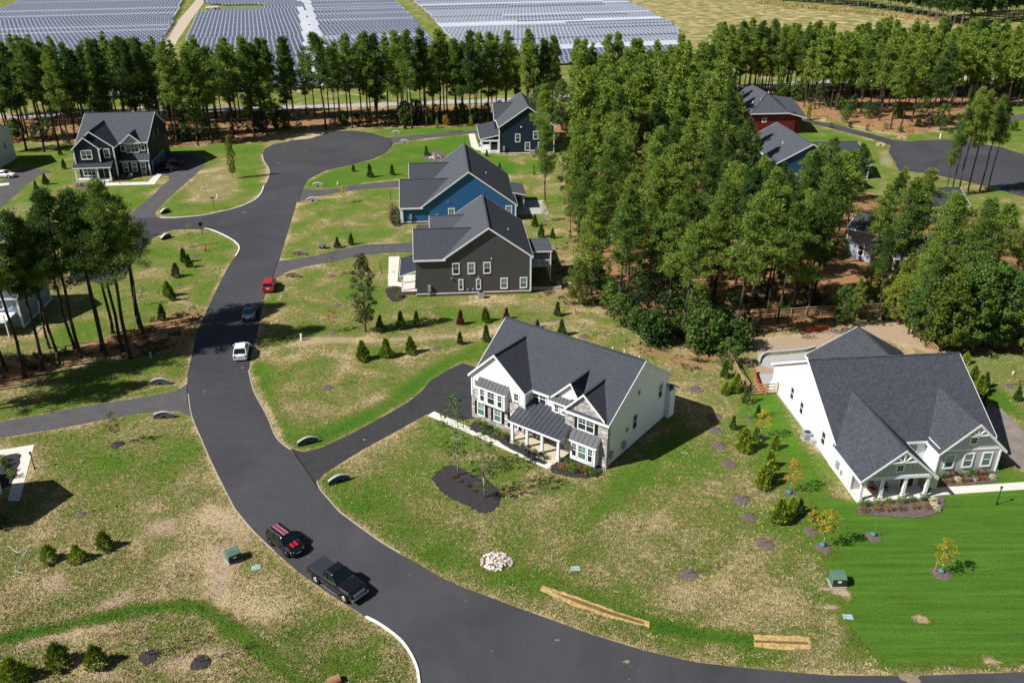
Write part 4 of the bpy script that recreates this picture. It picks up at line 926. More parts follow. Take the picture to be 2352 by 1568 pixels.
def leafy_mesh(seed, H, z0, R, nb, per, ls, trunk_r, shape='oval', limbs=True, cr=(.4, .8), flat=.8):
    rng = np.random.default_rng(seed); rr = random.Random(seed); out = []; trunk = MB()
    zs = [0, H * .3, H * .6, H * .93]; wob = [(0, 0)] + [(rr.uniform(-.03, .03) * H, rr.uniform(-.03, .03) * H) for _ in range(3)]
    trunk.tube([(wob[i][0], wob[i][1], zs[i]) for i in range(4)], [trunk_r, trunk_r * .75, trunk_r * .45, trunk_r * .12], 6)
    for k in range(nb):
        f = (k + rr.random()) / nb; z = z0 + (H - z0) * f
        if shape == 'oval': prof = math.sin(math.pi * min(1, .12 + f * .86)) ** .7
        elif shape == 'cone': prof = (1 - f) ** .8 + .08
        else: prof = math.sqrt(max(0.02, 1 - (2 * f - 1) ** 2))
        phi = k * 2.4 + rr.uniform(-.4, .4); q = rr.uniform(.45, 1) * prof * R
        c = np.array([math.cos(phi) * q, math.sin(phi) * q, z])
        if limbs: trunk.cyl((wob[1][0], wob[1][1], max(z0 * .8, z - q * .9)), tuple(c), trunk_r * .3, trunk_r * .08, 4, False)
        n = max(4, int(per * rr.uniform(.5, 1.4))); r_ = rr.uniform(*cr)
        m = unit(rng.normal(size=(n, 3))) * (rng.uniform(.1, 1, (n, 1)) ** .4) * r_ * np.array([1, 1, flat]); 
        out.append(leaves(rng, c + m, unit(m + rng.normal(size=(n, 3)) * .7 + np.array([0, 0, .6])), rng.uniform(.7, 1.3, n) * ls))
    return trunk, np.concatenate(out)
def cone_mesh(seed, H, R, n, ls=.13, pw=.75):
    rng = np.random.default_rng(seed); f = rng.uniform(0, 1, n) ** 1.15; phi = rng.uniform(0, 2 * math.pi, n)
    lump = 1 + .24 * np.sin(phi * 2 + f * 7 + seed) + .18 * np.sin(phi * 5 - f * 19 + seed)
    r = R * (np.clip(1 - f, 0, 1) ** pw) * np.minimum(1, .72 + f * 4) * lump * rng.uniform(.62, 1.04, n)
    c = np.stack([np.cos(phi) * r + .12 * f * math.sin(seed), np.sin(phi) * r + .12 * f * math.cos(seed), .04 * H + f * H * .94 + rng.normal(size=n) * .05], 1)
    d = unit(np.stack([np.cos(phi), np.sin(phi), np.full(n, 1.2)], 1) + rng.normal(size=(n, 3)) * .4)
    return blades(rng, c, d, rng.uniform(.7, 1.4, n) * ls * 1.7, rng.uniform(.7, 1.3, n) * ls)
def proto(kind, trunk, tri, leafm, barkm, cat):
    e = empty(kind, (0, 0, 0), 0, None, cat)
    if trunk: trunk.build('trunk', barkm, e, smooth=True)
    me = tri_mesh('crown', tri, leafm); c = bpy.data.objects.new('crown' if trunk else 'foliage', me); C.objects.link(c); c.parent = e
    return e
PROTO_H = {}
def mk(kind, cat, H, trunk, tri, lm, bm_=bark):
    e = proto(kind, trunk, tri, lm, bm_, cat); PROTO_H[e] = H; return e
PINES = []
for sd, zc, R, nb in ((1, .40, 3.6, 80), (2, .48, 4.0, 80), (3, .34, 3.4, 86), (4, .52, 3.7, 66), (5, .42, 3.2, 70), (6, .32, 3.8, 90), (7, .44, 3.0, 60), (8, .38, 4.1, 84)):
    t, c = pine_mesh(sd, 20, zc, R, nb, per=105); PINES.append(mk('pine_tree', 'pine tree', 20, t, c, pine_f))
BPINES = []
for sd, zc, R, nb in ((11, .42, 3.2, 56), (12, .50, 3.5, 52), (13, .36, 2.9, 60), (14, .30, 3.3, 66), (15, .42, 2.6, 48), (16, .46, 3.8, 60)):
    t, c = pine_mesh(sd, 20, zc, R, nb, per=80, tl=.55, tw=.2); BPINES.append(mk('pine_tree', 'pine tree', 20, t, c, pine_f))
NEARP = []
for sd, zc, R, nb in ((21, .54, 3.1, 62), (22, .60, 3.4, 60), (23, .50, 2.8, 58)):
    t, c = pine_mesh(sd, 20, zc, R, nb, per=130, tl=.36, tw=.11); NEARP.append(mk('pine_tree', 'pine tree', 20, t, c, pine_f))
UNDER = []
for sd, H, R, lm in ((31, 5, 2.1, leaf_g), (32, 4, 2., leaf_d), (33, 6.5, 2.2, leaf_d), (34, 3.2, 1.5, leaf_g), (35, 5.5, 1.9, leaf_g)):
    t, c = leafy_mesh(sd, H, H * .12, R, 34, 46, .22, .07, 'oval', cr=(.35, .8)); UNDER.append(mk('understory_tree', 'small tree', H, t, c, lm))
BROAD = []
for sd, H, R, lm in ((41, 12, 3.6, leaf_g), (42, 11, 3.3, leaf_yg), (43, 13, 3.4, leaf_g)):
    t, c = leafy_mesh(sd, H, H * .15, R, 84, 74, .24, .14, 'oval', cr=(.45, 1.0)); BROAD.append(mk('broadleaf_tree', 'tree', H, t, c, lm, bark_g))
SAP = {}
for nm, sd, H, R, nb, per, lm, z0 in (('yellow', 51, 3.2, .75, 16, 42, leaf_y, 1.3), ('orange', 52, 3.4, .8, 16, 42, leaf_o, 1.2), ('olive', 53, 3.6, .6, 14, 40, leaf_ol, 1.3), ('green', 54, 3.4, .75, 14, 34, leaf_yg, 1.3), ('sparse', 55, 3.4, .6, 9, 12, leaf_yg, 1.2), ('bare', 56, 3.0, .6, 9, 3, leaf_ol, 1.0), ('faint', 57, 3.2, .8, 12, 9, leaf_ol, 1.1)):
    t, c = leafy_mesh(sd, H, z0, R, nb, per, .085, .035, 'oval', cr=(.2, .4)); SAP[nm] = mk('sapling', 'sapling', H, t, c, lm, bark_l)
EV = {}
for nm, sd, H, R, lm in (('green', 61, 3., .68, arb_g), ('bright', 62, 2.6, .85, arb_l), ('red', 63, 2.6, .55, arb_r), ('brown', 64, 3., .85, arb_b), ('column', 65, 5., .75, arb_l), ('wide', 66, 2.4, 1.05, arb_l)):
    EV[nm] = mk('evergreen_shrub', 'evergreen', H, None, cone_mesh(sd, H, R, 1150, .17, .8 if nm != 'column' else .4), lm)
SHR = {}
for nm, sd, lm in (('green', 71, arb_g), ('rusty', 72, foliage('rusty_shrub_leaves', (.12, .07, .025), (.30, .15, .05), .2, .4, 3.)), ('yellow', 73, leaf_yg), ('red', 74, leaf_r), ('cream', 75, simple('cream_leaves', (.55, .50, .30), .7)), ('dark', 76, leaf_d)):
    t, c = leafy_mesh(sd, .75, .08, .42, 12, 34, .07, .02, 'round', limbs=False, cr=(.12, .24)); SHR[nm] = mk('shrub', 'shrub', .75, None, c, lm)
ALLP = PINES + BPINES + NEARP + UNDER + BROAD + list(SAP.values()) + list(EV.values()) + list(SHR.values())
rt = random.Random(99)
COUNT = {}
EXTRA = []
def plant(pr_, px, label, group=None, h=None, top=None, rz=None, world=None, sxy=1.):
    X, Y = world if world else g(*px)
    if top is not None: h = hz(px[0], px[1], top)
    h = h or PROTO_H[pr_]
    o = copy_tree(pr_, None, label, group); s_ = h / PROTO_H[pr_]; o.location = (X, Y, 0); o.rotation_euler = (rt.uniform(-.035, .035), rt.uniform(-.035, .035), rt.uniform(0, 6.28) if rz is None else rz)
    o.scale = (s_ * sxy, s_ * sxy, s_); return o
ONES = ['', 'first', 'second', 'third', 'fourth', 'fifth', 'sixth', 'seventh', 'eighth', 'ninth', 'tenth', 'eleventh', 'twelfth', 'thirteenth', 'fourteenth', 'fifteenth', 'sixteenth', 'seventeenth', 'eighteenth', 'nineteenth']
TENW = ['', '', 'twenty', 'thirty', 'forty', 'fifty', 'sixty', 'seventy', 'eighty', 'ninety']
def ordw(k):
    if k < 20: return ONES[k]
    t, o_ = divmod(k, 10)
    return (TENW[t] + '-' + ONES[o_]) if o_ else TENW[t][:-1] + 'ieth'
def nth(i): return 'leftmost' if i == 0 else ordw(i + 1) + ' from the left'
def inpoly(x, y, P):
    c = False
    for i in range(len(P)):
        a, b_ = P[i], P[i - 1]
        if (a[1] > y) != (b_[1] > y) and x < (b_[0] - a[0]) * (y - a[1]) / (b_[1] - a[1]) + a[0]: c = not c
    return c
def topline(x):                        # highest point in the photo the crowns reach over the middle and right wood
    T = [(1300, 40), (1640, 60), (1680, 215), (1700, 265), (1735, 355), (1800, 372), (1850, 330), (1885, 315), (1940, 325), (1990, 385), (2040, 390), (2090, 372), (2140, 440), (2230, 450), (2300, 480), (2360, 500), (2500, 500)]
    for (a, b_), (c, d_) in zip(T, T[1:]):
        if a <= x <= c: return b_ + (d_ - b_) * (x - a) / (c - a)
    return 60
ROWN = ['front', 'second', 'third', 'fourth', 'fifth', 'sixth', 'seventh', 'eighth', 'ninth', 'tenth', 'eleventh', 'twelfth', 'thirteenth', 'fourteenth']
npine = 0
def row_of(px_pts, protos, belt, rowname, group, hr=(18, 23), kindw='pine'):
    wide = lambda: rt.uniform(.9, 1.22)
    """px_pts sorted from left to right"""
    global npine
    px_pts = sorted(px_pts, key=lambda p: p[0])
    for i, p in enumerate(px_pts):
        kw = {}
        if len(p) > 2: kw['top'] = p[2]
        else: kw['h'] = rt.uniform(*hr)
        plant(rt.choice(protos), p[:2], f'{ordw(i + 1)} pine from the left, {rowname}, {belt}', group, sxy=wide(), **kw); npine += 1
# --- belt behind the left houses and the turning circle
jit = lambda a: rt.uniform(-a, a)
f_row = [(-12,352),(28,350),(62,347),(98,349),(134,345),(168,352),(212,340),(262,334),(318,325),(356,320),(402,334),(452,334),(489,331),(541,316),(578,308),(612,306)]
row_of([(x + jit(5), y + jit(2), rt.uniform(88, 122) if x > 60 else rt.uniform(112, 150)) for x, y in f_row], BPINES, 'left pine belt', 'front row', 'pines in the left belt')
b1 = [(x + jit(8), 322 - x * .022 + jit(5)) for x in range(-10, 655, 37)]
row_of(b1, BPINES, 'left pine belt', 'middle row', 'pines in the left belt', (18.5, 23.5))
b2 = [(x + jit(9), 290 - x * .012 + jit(3)) for x in range(-10, 655, 62)]
row_of(b2, BPINES, 'left pine belt', 'back row', 'pines in the left belt', (19, 23))
c_row = [(660,298),(752,296),(808,293),(845,291),(868,288),(915,290),(945,296),(978,292),(1015,284),(1050,287),(1082,288),(1120,284),(1165,280),(1210,282),(1250,280)]
row_of([(x + jit(4), y + jit(3), rt.uniform(72, 100)) for x, y in c_row], BPINES, 'pine belt beyond the turning circle', 'front row', 'pines beyond the turning circle')
c2 = [(x + jit(7), 279 - (x - 700) * .015 + jit(4)) for x in (672, 768, 790, 826, 858, 890, 925, 962, 1000, 1032, 1068, 1100, 1135, 1180, 1225, 1268)]
row_of(c2, BPINES, 'pine belt beyond the turning circle', 'back row', 'pines beyond the turning circle', (18, 22))
# --- central and right wood: staggered rows, front to back
wood = G([(1318,262),(1300,360),(1306,470),(1318,560),(1345,640),(1362,690),(1400,742),(1500,760),(1560,790),(1640,822),(1668,800),(1700,770),(1745,735),(1850,712),(2050,690),(2130,752),(2215,800),(2352,820),(2352,560),(2200,520),(2000,470),(1900,455),(1760,440),(1700,400),(1668,330),(1655,262),(1500,252)])
blocks = [G(p) for p in ([(1903,580),(1990,580),(1995,690),(1912,690)], [(1925,575),(2010,540),(2060,640),(1985,690),(1930,620)], [(2040,645),(2330,640),(2330,585),(2040,585)], [(1790,440),(2010,445),(2010,330),(1740,330)], [(2120,512),(2200,512),(2200,470),(2120,470)], [(1720,330),(1850,330),(1840,230),(1660,220)])]
Y = g(1500, 815)[1]; rows = []; rowi = 0
while Y < g(1400, 262)[1]:
    r_ = []; x = -5 + (rowi % 2) * 2.6 + rt.uniform(-.8, .8)
    step = 6.7 if Y < 150 else 8.6
    while x < 120:
        xx, yy = x + rt.uniform(-1.2, 1.2), Y + rt.uniform(-1.5, 1.5)
        if inpoly(xx, yy, wood) and not any(inpoly(xx, yy, b_) for b_ in blocks):
            u, v = pr(xx, yy)
            t = topline(u); hmax = hz(u, v, t)
            if u < 2365 and hmax > 6: r_.append((xx, yy, min(hmax * rt.uniform(.86, 1.), rt.uniform(15, 20.5))))
        x += step
    rows.append(r_); Y += step * .95; rowi += 1
print('wood rows', [len(r) for r in rows])
for j, r_ in enumerate(rows):
    r_.sort(key=lambda p: pr(p[0], p[1])[0])
    for i, (xx, yy, hh) in enumerate(r_):
        small = hh < 12
        P_ = PINES if yy < 150 else BPINES
        plant(rt.choice(P_), None, f'{ordw(i + 1)} pine from the left, {ordw(j + 1)} row back in the central wood', 'pines of the central wood', h=hh, world=(xx, yy), sxy=rt.uniform(1., 1.22)); npine += 1
# --- right belt
rb1 = [(1668,232),(1700,240),(1745,236),(1790,232),(1835,240),(1880,252),(1925,262),(1975,272),(2015,282),(2048,300),(2075,292),(2100,286),(2135,300),(2160,278),(2185,262),(2230,244),(2262,236),(2300,232),(2340,226)]
row_of([(x + jit(6), y - 6 + jit(5)) for x, y in rb1], BPINES, 'right pine belt', 'front row', 'pines in the right belt', (17.5, 22))
rb2 = [(x + jit(8), 222 - (x - 1660) * .015 + jit(5)) for x in range(1655, 2360, 38)]
row_of(rb2, BPINES, 'right pine belt', 'middle row', 'pines in the right belt', (18, 22.5))
rb3 = [(x + jit(8), 204 - (x - 1660) * .02 + jit(3)) for x in list(range(1650, 1900, 50)) + list(range(1960, 2360, 60))]
row_of(rb3, BPINES, 'right pine belt', 'back row', 'pines in the right belt', (18, 22))
# --- left foreground cluster
near = [(327,764,505),(319,752,470),(260,765,455),(299,822,438),(284,806,470),(244,814,460),(235,806,490),(184,820,452),(170,800,500),(136,838,520),(100,850,512),(60,866,530),(112,800,560),(8,842,505),(-15,880,520),(-60,905,560),(-110,862,540),(-165,915,560),(-225,872,540),(-95,955,600),(-205,965,600),(-300,905,560),(-350,880,560)]
for i, (x, y, t) in enumerate(sorted(near)):
    plant(NEARP[i % 3], (x, y), f'{nth(i)} tall bare-trunked pine of the cluster on the left roadside', 'tall pines of the left cluster', top=t - 12, sxy=1.1); npine += 1
# --- pines by the right turning circle
for i, (x, y, t) in enumerate([(2185,448,232),(2198,452,205),(2222,446,215),(2250,440,222),(2268,438,250),(2170,452,300)]):
    plant(NEARP[i % 3], (x, y), ['first pine from the left by the right turning circle', 'tallest pine by the right turning circle, second in its clump', 'third pine from the left by the right turning circle', 'fourth pine from the left by the right turning circle', 'fifth pine from the left by the right turning circle', 'shortest pine at the left of the right turning circle clump'][i], 'pines beside the right turning circle', top=t, sxy=.8); npine += 1
for i, (x, y, t) in enumerate(sorted([(1764,717,440),(1786,742,470),(1824,704,445),(1855,725,455),(1958,752,640),(2000,640,430),(2016,729,530),(2050,690,450),(2086,766,560),(2116,784,590)])):
    plant(PINES[(1, 3, 6, 3, 4, 1, 3, 6, 1, 3)[i]], (x, y), f'{ordw(i + 1)} slim pine from the left along the fence behind the right house', 'slim pines along the back fence', top=t, sxy=.9); npine += 1
# single pines by the slate-blue house and the wood edge
for x, y, t, lb in ((1250,398,200,'pine growing against the right side of the dark slate-blue house'), (1252,632 - 165,290,'slim pine at the lawn edge right of the bright blue patio') , (1310,545,420,'lone pine on the lawn edge right of the blue house patio')):
    plant(PINES[0], (x, y), lb, 'pines at the lawn edge', top=t); npine += 1
print('pines', npine)

# pines past the three hundred: the farthest and most hidden ones, as one mass
ex = []
for x, y0_, n_ in [(x, 268 - x * .008, 2) for x in range(-20, 650, 26)] + [(x, 268 - (x - 700) * .012, 1) for x in range(655, 1290, 24)] + [(x, 214 - (x - 1650) * .02, 3) for x in range(1640, 2400, 15)] + [(x, 250 - (x - 1650) * .005, 1) for x in range(1850, 2400, 24)]:
    for k in range(n_):
        ex.append(g(x + jit(9), y0_ + jit(4) + k * 10))
for x, y in [(x, y) for x in range(1330, 1660, 22) for y in (262, 284, 310, 340, 375, 412)]: ex.append(g(x + jit(8), y + jit(6)))
xc, xt = [], MB(); rx = np.random.default_rng(44)
bases = [pine_mesh(sd, 20, zc, R, 40, per=50, tl=.7, tw=.32)[1] for sd, zc, R in ((101, .38, 3.2), (102, .44, 3.6), (103, .34, 2.9), (104, .48, 3.3))]
for i, (X, Y) in enumerate(ex):
    if any(inpoly(X, Y, b_) for b_ in blocks): continue
    th = rx.uniform(0, 6.28); s_ = rx.uniform(.8, 1.12); R_ = np.array([[math.cos(th), -math.sin(th), 0], [math.sin(th), math.cos(th), 0], [0, 0, 1]])
    xc.append((bases[i % 4] @ R_.T) * s_ + np.array([X, Y, 0])); xt.tube([(X, Y, 0), (X + jit(.3), Y + jit(.3), 18 * s_)], [.22, .07], 5)
o = bpy.data.objects.new('pine_wood', tri_mesh('pine_wood', np.concatenate(xc), pine_f)); C.objects.link(o); tag(o, 'dense mass of pines filling the back of the belts and wood', 'wood', kind='stuff')
tr_ = xt.build('pine_wood_trunks', bark); tag(tr_, 'dark trunks of the massed pines behind the front rows', 'tree trunks', kind='stuff')
print('extra', len(xc))
# ---- understory trees and bushes under the belts and along the wood edge
us = [(10,330,4),(45,322,5),(85,325,4.5),(120,320,6),(150,330,3.5),(400,318,4),(425,325,5),(470,322,6),(500,318,4),(540,308,6.5),(575,300,6),(600,302,5),(640,296,6.5),(660,300,5),(690,294,4),(770,290,3),(790,288,3.5),(820,292,3.6),(850,290,4.5),(880,289,4.4),(900,288,4),(935,288,6),(955,285,6.5),(985,288,5),(1005,284,5.5),(1030,286,4),(1060,284,5),(1090,284,4),(1120,280,5),(1150,262,4),(1190,250,4)]
for i, (x, y, hh) in enumerate(us):
    plant(UNDER[(i * 3) % 5], (x + jit(3), y + jit(2)), f'{nth(i)} of the dark leafy bushes beneath the pine belt', 'bushes beneath the left pine belts', h=hh)
us = [(1680,205,4),(1790,228,5),(1830,232,6),(1860,240,5),(1880,236,6),(1905,246,5),(1930,252,4),(1945,268,4.5),(1960,262,5.5),(1990,272,5),(2010,268,4),(2060,270,4),(2120,262,5),(2180,250,5),(2230,232,5),(2290,226,5),(2335,220,5),(1720,226,4)]
for i, (x, y, hh) in enumerate(us):
    plant(UNDER[(i * 2 + 1) % 5], (x + jit(3), y + jit(2)), f'{nth(i)} of the dark bushes beneath the right pine belt', 'bushes beneath the right pine belt', h=hh)
we = [(1368,660,3.5,3),(1393,690,4,0),(1400,712,4.5,4),(1425,745,4.6,0),(1448,748,5,2),(1462,762,3.4,3),(1500,790,4.6,3),(1530,788,3,1),(1476,735,5.5,2),(1520,745,5,2),(1560,770,3,3),(1590,795,2.6,0),(1612,805,5.5,3),(1645,805,3.5,0),(1672,842,4,0),(1690,800,4,3),(1700,745,5,2),(1560,720,6,4),(1465,690,6,2),(1600,745,6,4),(1655,770,4,3),(1722,770,3,2)]
for i, (x, y, hh, k) in enumerate(we):
    plant(UNDER[k], (x, y), f'{nth(i)} of the broadleaf bushes along the front edge of the wood', 'bushes along the wood edge', h=hh)
be = [(2098,775,9,2),(2125,792,10,0),(2160,806,11,1),(2195,800,12,0),(2232,812,12.5,2),(2262,800,12,0),(2300,806,11,0),(2345,800,12,2),(2150,760,10,1),(2210,760,12,2),(2380,830,11,0),(2080,700,8,1),(1935,745,6,0),(2058,740,7.5,1),(2010,700,8,1)]
for i, (x, y, hh, k) in enumerate(be):
    plant(BROAD[k], (x, y), f'{nth(i)} of the bright green broadleaf trees behind the right house fence', 'broadleaf trees behind the right house', h=hh)
for x, y, hh, k, lb in ((1235,330,14,0,'round broadleaf tree crowding the right side of the dark slate-blue house'), (1290,300,13,2,'tall broadleaf tree at the top left corner of the wood'), (1505,700,12,2,'pale-trunked broadleaf tree inside the front of the wood'), (1330,700,7,1,'thin yellowish broadleaf tree at the left corner of the wood'), (1352,560,9,0,'broadleaf tree on the left flank of the wood'), (1318,430,9,0,'broadleaf tree on the upper left flank of the wood'),(2160,300,7,0,'green broadleaf tree on the straw bank behind the right turning circle'),(1940,283,5,0,'bushy broadleaf tree above the right driveway')):
    plant(BROAD[k], (x, y), lb, h=hh)
# slender tall roadside tree, and the two young trees in the mulch bed
t, c = leafy_mesh(81, 9.6, 1.3, 1.45, 60, 62, .15, .13, 'oval', cr=(.3, .62)); TALL = mk('broadleaf_tree', 'tree', 9.6, t, c, leaf_ol, bark_g)
plant(TALL, (840, 762), 'slender olive-leaved tree standing on the lawn beside the tan strip', top=582)
t, c = leafy_mesh(82, 8, 1.8, 1.5, 30, 30, .14, .07, 'oval', cr=(.25, .55)); MB1 = mk('broadleaf_tree', 'tree', 8, t, c, leaf_g, bark_l)
t, c = leafy_mesh(83, 8, 1.2, 1.6, 34, 34, .14, .09, 'round', cr=(.25, .6)); MB2 = mk('broadleaf_tree', 'tree', 8, t, c, leaf_g, bark_l)
plant(MB1, (1053, 1092), 'thin pale-trunked tree at the back of the dark oval mulch bed', 'young trees in the oval mulch bed', top=905)
plant(MB2, (1114, 1143), 'crooked pale-trunked tree at the front of the dark oval mulch bed', 'young trees in the oval mulch bed', top=985)
plant(BROAD[1], (535, 410), 'narrow yellow-green tree on the lawn between the navy house and turning circle', top=312, sxy=.35)
# ---- mulch beds
def ring(px, r, m, label, group='mulch rings on the lawns'):
    X, Y = g(*px); q = MB(); n = 22; r *= .82; rr = random.Random(int(px[0]))
    vs = [(0, 0, .13)]; 
    for k, (f, z) in enumerate(((.55, .10), (1., .006))):
        for i in range(n): a = 2 * math.pi * i / n; rad = r * f * (1 + .07 * math.sin(3 * a + px[0]) + rr.uniform(-.04, .04)); vs.append((math.cos(a) * rad, math.sin(a) * rad, z))
    fs = [(0, 1 + i, 1 + (i + 1) % n) for i in range(n)] + [(1 + i, 1 + n + i, 1 + n + (i + 1) % n, 1 + (i + 1) % n) for i in range(n)]
    q.add(vs, fs); o = q.build('mulch_ring', m); o.location = (X, Y, 0); return tag(o, label, 'mulch ring', group)
def bed(px, m, label, z=.07):
    pts = smoothline(G(px + [px[0]]), 8)[:-1]; rj = random.Random(int(px[0][0])); pts = [(a + rj.uniform(-.13, .13), b_ + rj.uniform(-.13, .13)) for a, b_ in pts]; q = MB(); cx = sum(p[0] for p in pts) / len(pts); cy = sum(p[1] for p in pts) / len(pts)
    q.slab([(*p, z) for p in pts], z + .02); o = q.build('mulch_bed', m); return tag(o, label, 'mulch bed')
bed([(990,1100),(1010,1078),(1040,1068),(1075,1085),(1120,1105),(1145,1130),(1140,1165),(1110,1177),(1070,1160),(1020,1135)], mulch, 'large dark oval mulch bed on the front lawn of the white house')
bed([(1090,968),(1130,980),(1180,1008),(1240,1040),(1262,1052),(1245,1066),(1190,1040),(1120,1003),(1080,985)], mulch, 'long mulch bed between the white walk and the stone-faced house')
bed([(1268,1068),(1290,1052),(1320,1048),(1380,1076),(1372,1092),(1330,1098),(1270,1085)], mulch, 'dark mulch bed under the bay window of the white house')
bed([(1970,1160),(2060,1155),(2120,1146),(2165,1142),(2168,1160),(2150,1180),(2100,1189),(2040,1186),(1978,1180)], mulch_b, 'curved mulch bed in front of the right house porch')
bed([(2150,1092),(2270,1082),(2282,1085),(2285,1105),(2170,1114)], mulch_b, 'planted mulch strip below the three windows of the right house')
bed([(885,665),(905,658),(925,662),(930,680),(915,692),(895,688)], mulch, 'dark mulch corner bed beside the brown-grey house porch')
bed([(896,487),(912,478),(920,490),(924,516),(908,520),(897,508)], mulch, 'mulch bed of rusty shrubs at the corner of the bright blue house')
bed([(175,425),(230,425),(235,432),(200,436),(172,432)], mulch_b, 'narrow mulch bed in front of the navy house porch')
bed([(0,1052),(45,1045),(30,1105),(10,1120),(0,1122)], mulch, 'mulch bed enclosed by the white walk at the left edge')
bed([(970,352),(1010,345),(1025,360),(1010,372),(978,368)], mulch_b, 'rock garden bed on the bright lawn below the turning circle')
# ---- walks and patios
slabpath([(982,954),(997,945),(1130,1004),(1255,1060),(1278,1050),(1285,1057),(1258,1077),(1120,1014)])
slabpath([(2125,1143),(2140,1121),(2250,1114),(2352,1107),(2460,1100),(2460,1118),(2352,1124),(2230,1132),(2160,1137)])
slabpath([(229,427.5),(235,420.5),(340,418),(357,400.5),(372,400.5),(355,424)])
slabpath([(-40,1040),(0,1034),(79,1021),(45,1150),(18,1150),(45,1040),(0,1047),(-40,1052)])
slabpath([(893,590),(918,589),(913,648),(925,650),(924,662),(891,657)])
slabpath([(1076,308),(1090,307),(1100,338),(1112,342),(1110,347),(1092,344),(1082,336)])
slabpath([(0,422),(21,420),(21,425),(0,428),(-30,432),(-30,424)])
# ---- evergreens
evs = [
 ((872,762),718,'green','dark green cone left of the trio by the tan strip'), ((921,755),708,'green','middle dark green cone of the trio on the tan strip'), ((957,750),711,'green','right dark green cone of the trio on the tan strip'),
 ((1057,745),708,'red','larger rusty red cone on the tan strip behind the white house'), ((1116,738),702,'bright','yellow-green cone between the two rusty cones'), ((1163,733),704,'red','rusty red cone just behind the peak of the white house roof'),
 ((1280,725),688,'green','slim dark cone on the bare soil right of the white house ridge'), ((835,826),777,'bright','leftmost of three green cones on the brownish lawn'), ((887,819),770,'bright','middle of three green cones on the brownish lawn'), ((945,811),768,'bright','rightmost of three green cones on the brownish lawn'),
 ((1118,784),741,'green','dark cone left of the white house roof'), ((1057,790),757,'green','small cone above the bare driveway corner lawn'), ((1290,770),727,'green','dark cone directly behind the white house ridge'), ((1234,752),730,'green','short cone peeping over the white house roof'),
 ((775,569),541,'brown','left of two small cones by the green box near the brown-grey house drive'), ((806,562),532,'green','right of two small cones by the brown-grey house drive'), ((1242,545),508,'green','left cone on the lawn right of the bright blue house'), ((1268,547),520,'green','right cone on the lawn beside the pine straw'), ((1228,520),488,'green','slim cone at the corner of the blue house patio'),
 ((423,603),565,'green','topmost cone on the roadside island lawn'), ((436,614),580,'green','second cone from the top on the roadside island'), ((404,636),598,'brown','brownish round-based evergreen on the roadside island'), ((386,680),640,'bright','taller cone of the lower pair on the roadside island'), ((397,690),656,'green','shorter cone of the lower pair on the roadside island'), ((373,735),693,'green','lowest dark cone on the roadside island by the pines'),
 ((850,407),372,'green','left cone on the bright lawn below the turning circle'), ((901,402),374,'green','right cone on the bright lawn below the turning circle'), ((812,394),375,'brown','faint small cone on the bright lawn below the turning circle'), 
 ((1114,1288),1246,'wide','dummy'), 
 ((114,1288),1246,'wide','leftmost bright bush of three on the left dry lawn'), ((178,1287),1246,'wide','middle bright bush of three on the left dry lawn'), ((241,1258),1214,'wide','rightmost bright bush of three on the left dry lawn'),
 ((38,1562),1500,'wide','leftmost bush in the bottom left corner'), ((137,1527),1470,'wide','middle bush in the bottom left corner beside a stake'), ((224,1528),1476,'wide','rightmost bush in the bottom left corner'),
 ((84,436),412,'green','dark bush beside the left driveway'), ((106,424),395,'brown','brown bush beside the left driveway near the navy house'), ((148,388),362,'green','dark cone left of the navy house'), ((139,356),338,'brown','small rusty cone behind the left of the navy house'),
 ((1004,294),266,'column','leftmost column-shaped evergreen above the top driveway'), ((1082,291),259,'column','middle column-shaped evergreen above the top driveway'), ((1121,284),262,'column','column-shaped evergreen beside the slate-blue house porch'), ((931,297),278,'green','small dark cone beside the top driveway'), ((1118,360),342,'green','small dark cone at the slate-blue house porch corner'), ((1147,390),372,'green','thin cone between the slate-blue and bright blue houses'),((1226,402),375,'column','thin column evergreen right of the bright blue house roof'),
 ((1663,866),822,'green','topmost evergreen along the wooden fence'), ((1688,898),852,'bright','second evergreen along the wooden fence'), ((1712,925),880,'green','third evergreen by the wooden fence corner'), ((1683,985),950,'green','low dark evergreen in the row between the two white houses'),
 ((1706,1034),975,'bright','tall bright evergreen in the row between the two white houses'), ((1750,1118),1060,'bright','bright evergreen midway down the row between the houses'), ((1768,1072),1030,'bright','narrow evergreen behind the orange tree'), ((1788,1198),1135,'bright','large bright evergreen near the bottom of the row'), ((1836,1180),1140,'green','dark evergreen right of the largest in the row'),
 ((1735,1012),975,'bright','small light evergreen below the fence corner row'), ((1762,1098),1052,'bright','light evergreen between the tall pair in the house boundary row'), ((1700,1008),978,'green','low evergreen above the tall bright one in the boundary row'), ((1815,1172),1135,'bright','light evergreen left of the dark one by the lower row'), ((1778,1030),995,'bright','small light evergreen nearest the right house wall'), ((1664,905),872,'bright','light evergreen outside the fence line'), ((1740,960),925,'green','evergreen just below the short rail fence'), ((1868,1196),1160,'green','evergreen behind the low bushy yellow tree'), ((2336,920),880,'green','round dark evergreen at the right edge lawn'), ((2232,876),835,'bright','evergreen at the back right corner of the right house'), ((2246,905),855,'bright','light green evergreen right of the right house roof'), ((2262,890),850,'green','dark evergreen on the right side of the right house'), ((2256,935),900,'green','lowest evergreen on the right side of the right house'),((2218,835),805,'bright','evergreen at the right end of the wooden fence'),
 ((1861,252),238,'bright','small evergreen behind the red house driveway'), ((1856,276),236,'column','column evergreen at the right of the red house'), ((2300,285),262,'green','small evergreen on the far right upper lawn'), ((2330,300),272,'bright','light evergreen on the far right upper lawn')]
for px, tp, k, lb in evs:
    if lb == 'dummy': continue
    plant(EV[k], px, lb, 'evergreen cones and bushes on the lawns', h=hz(px[0], px[1], tp) * .85)
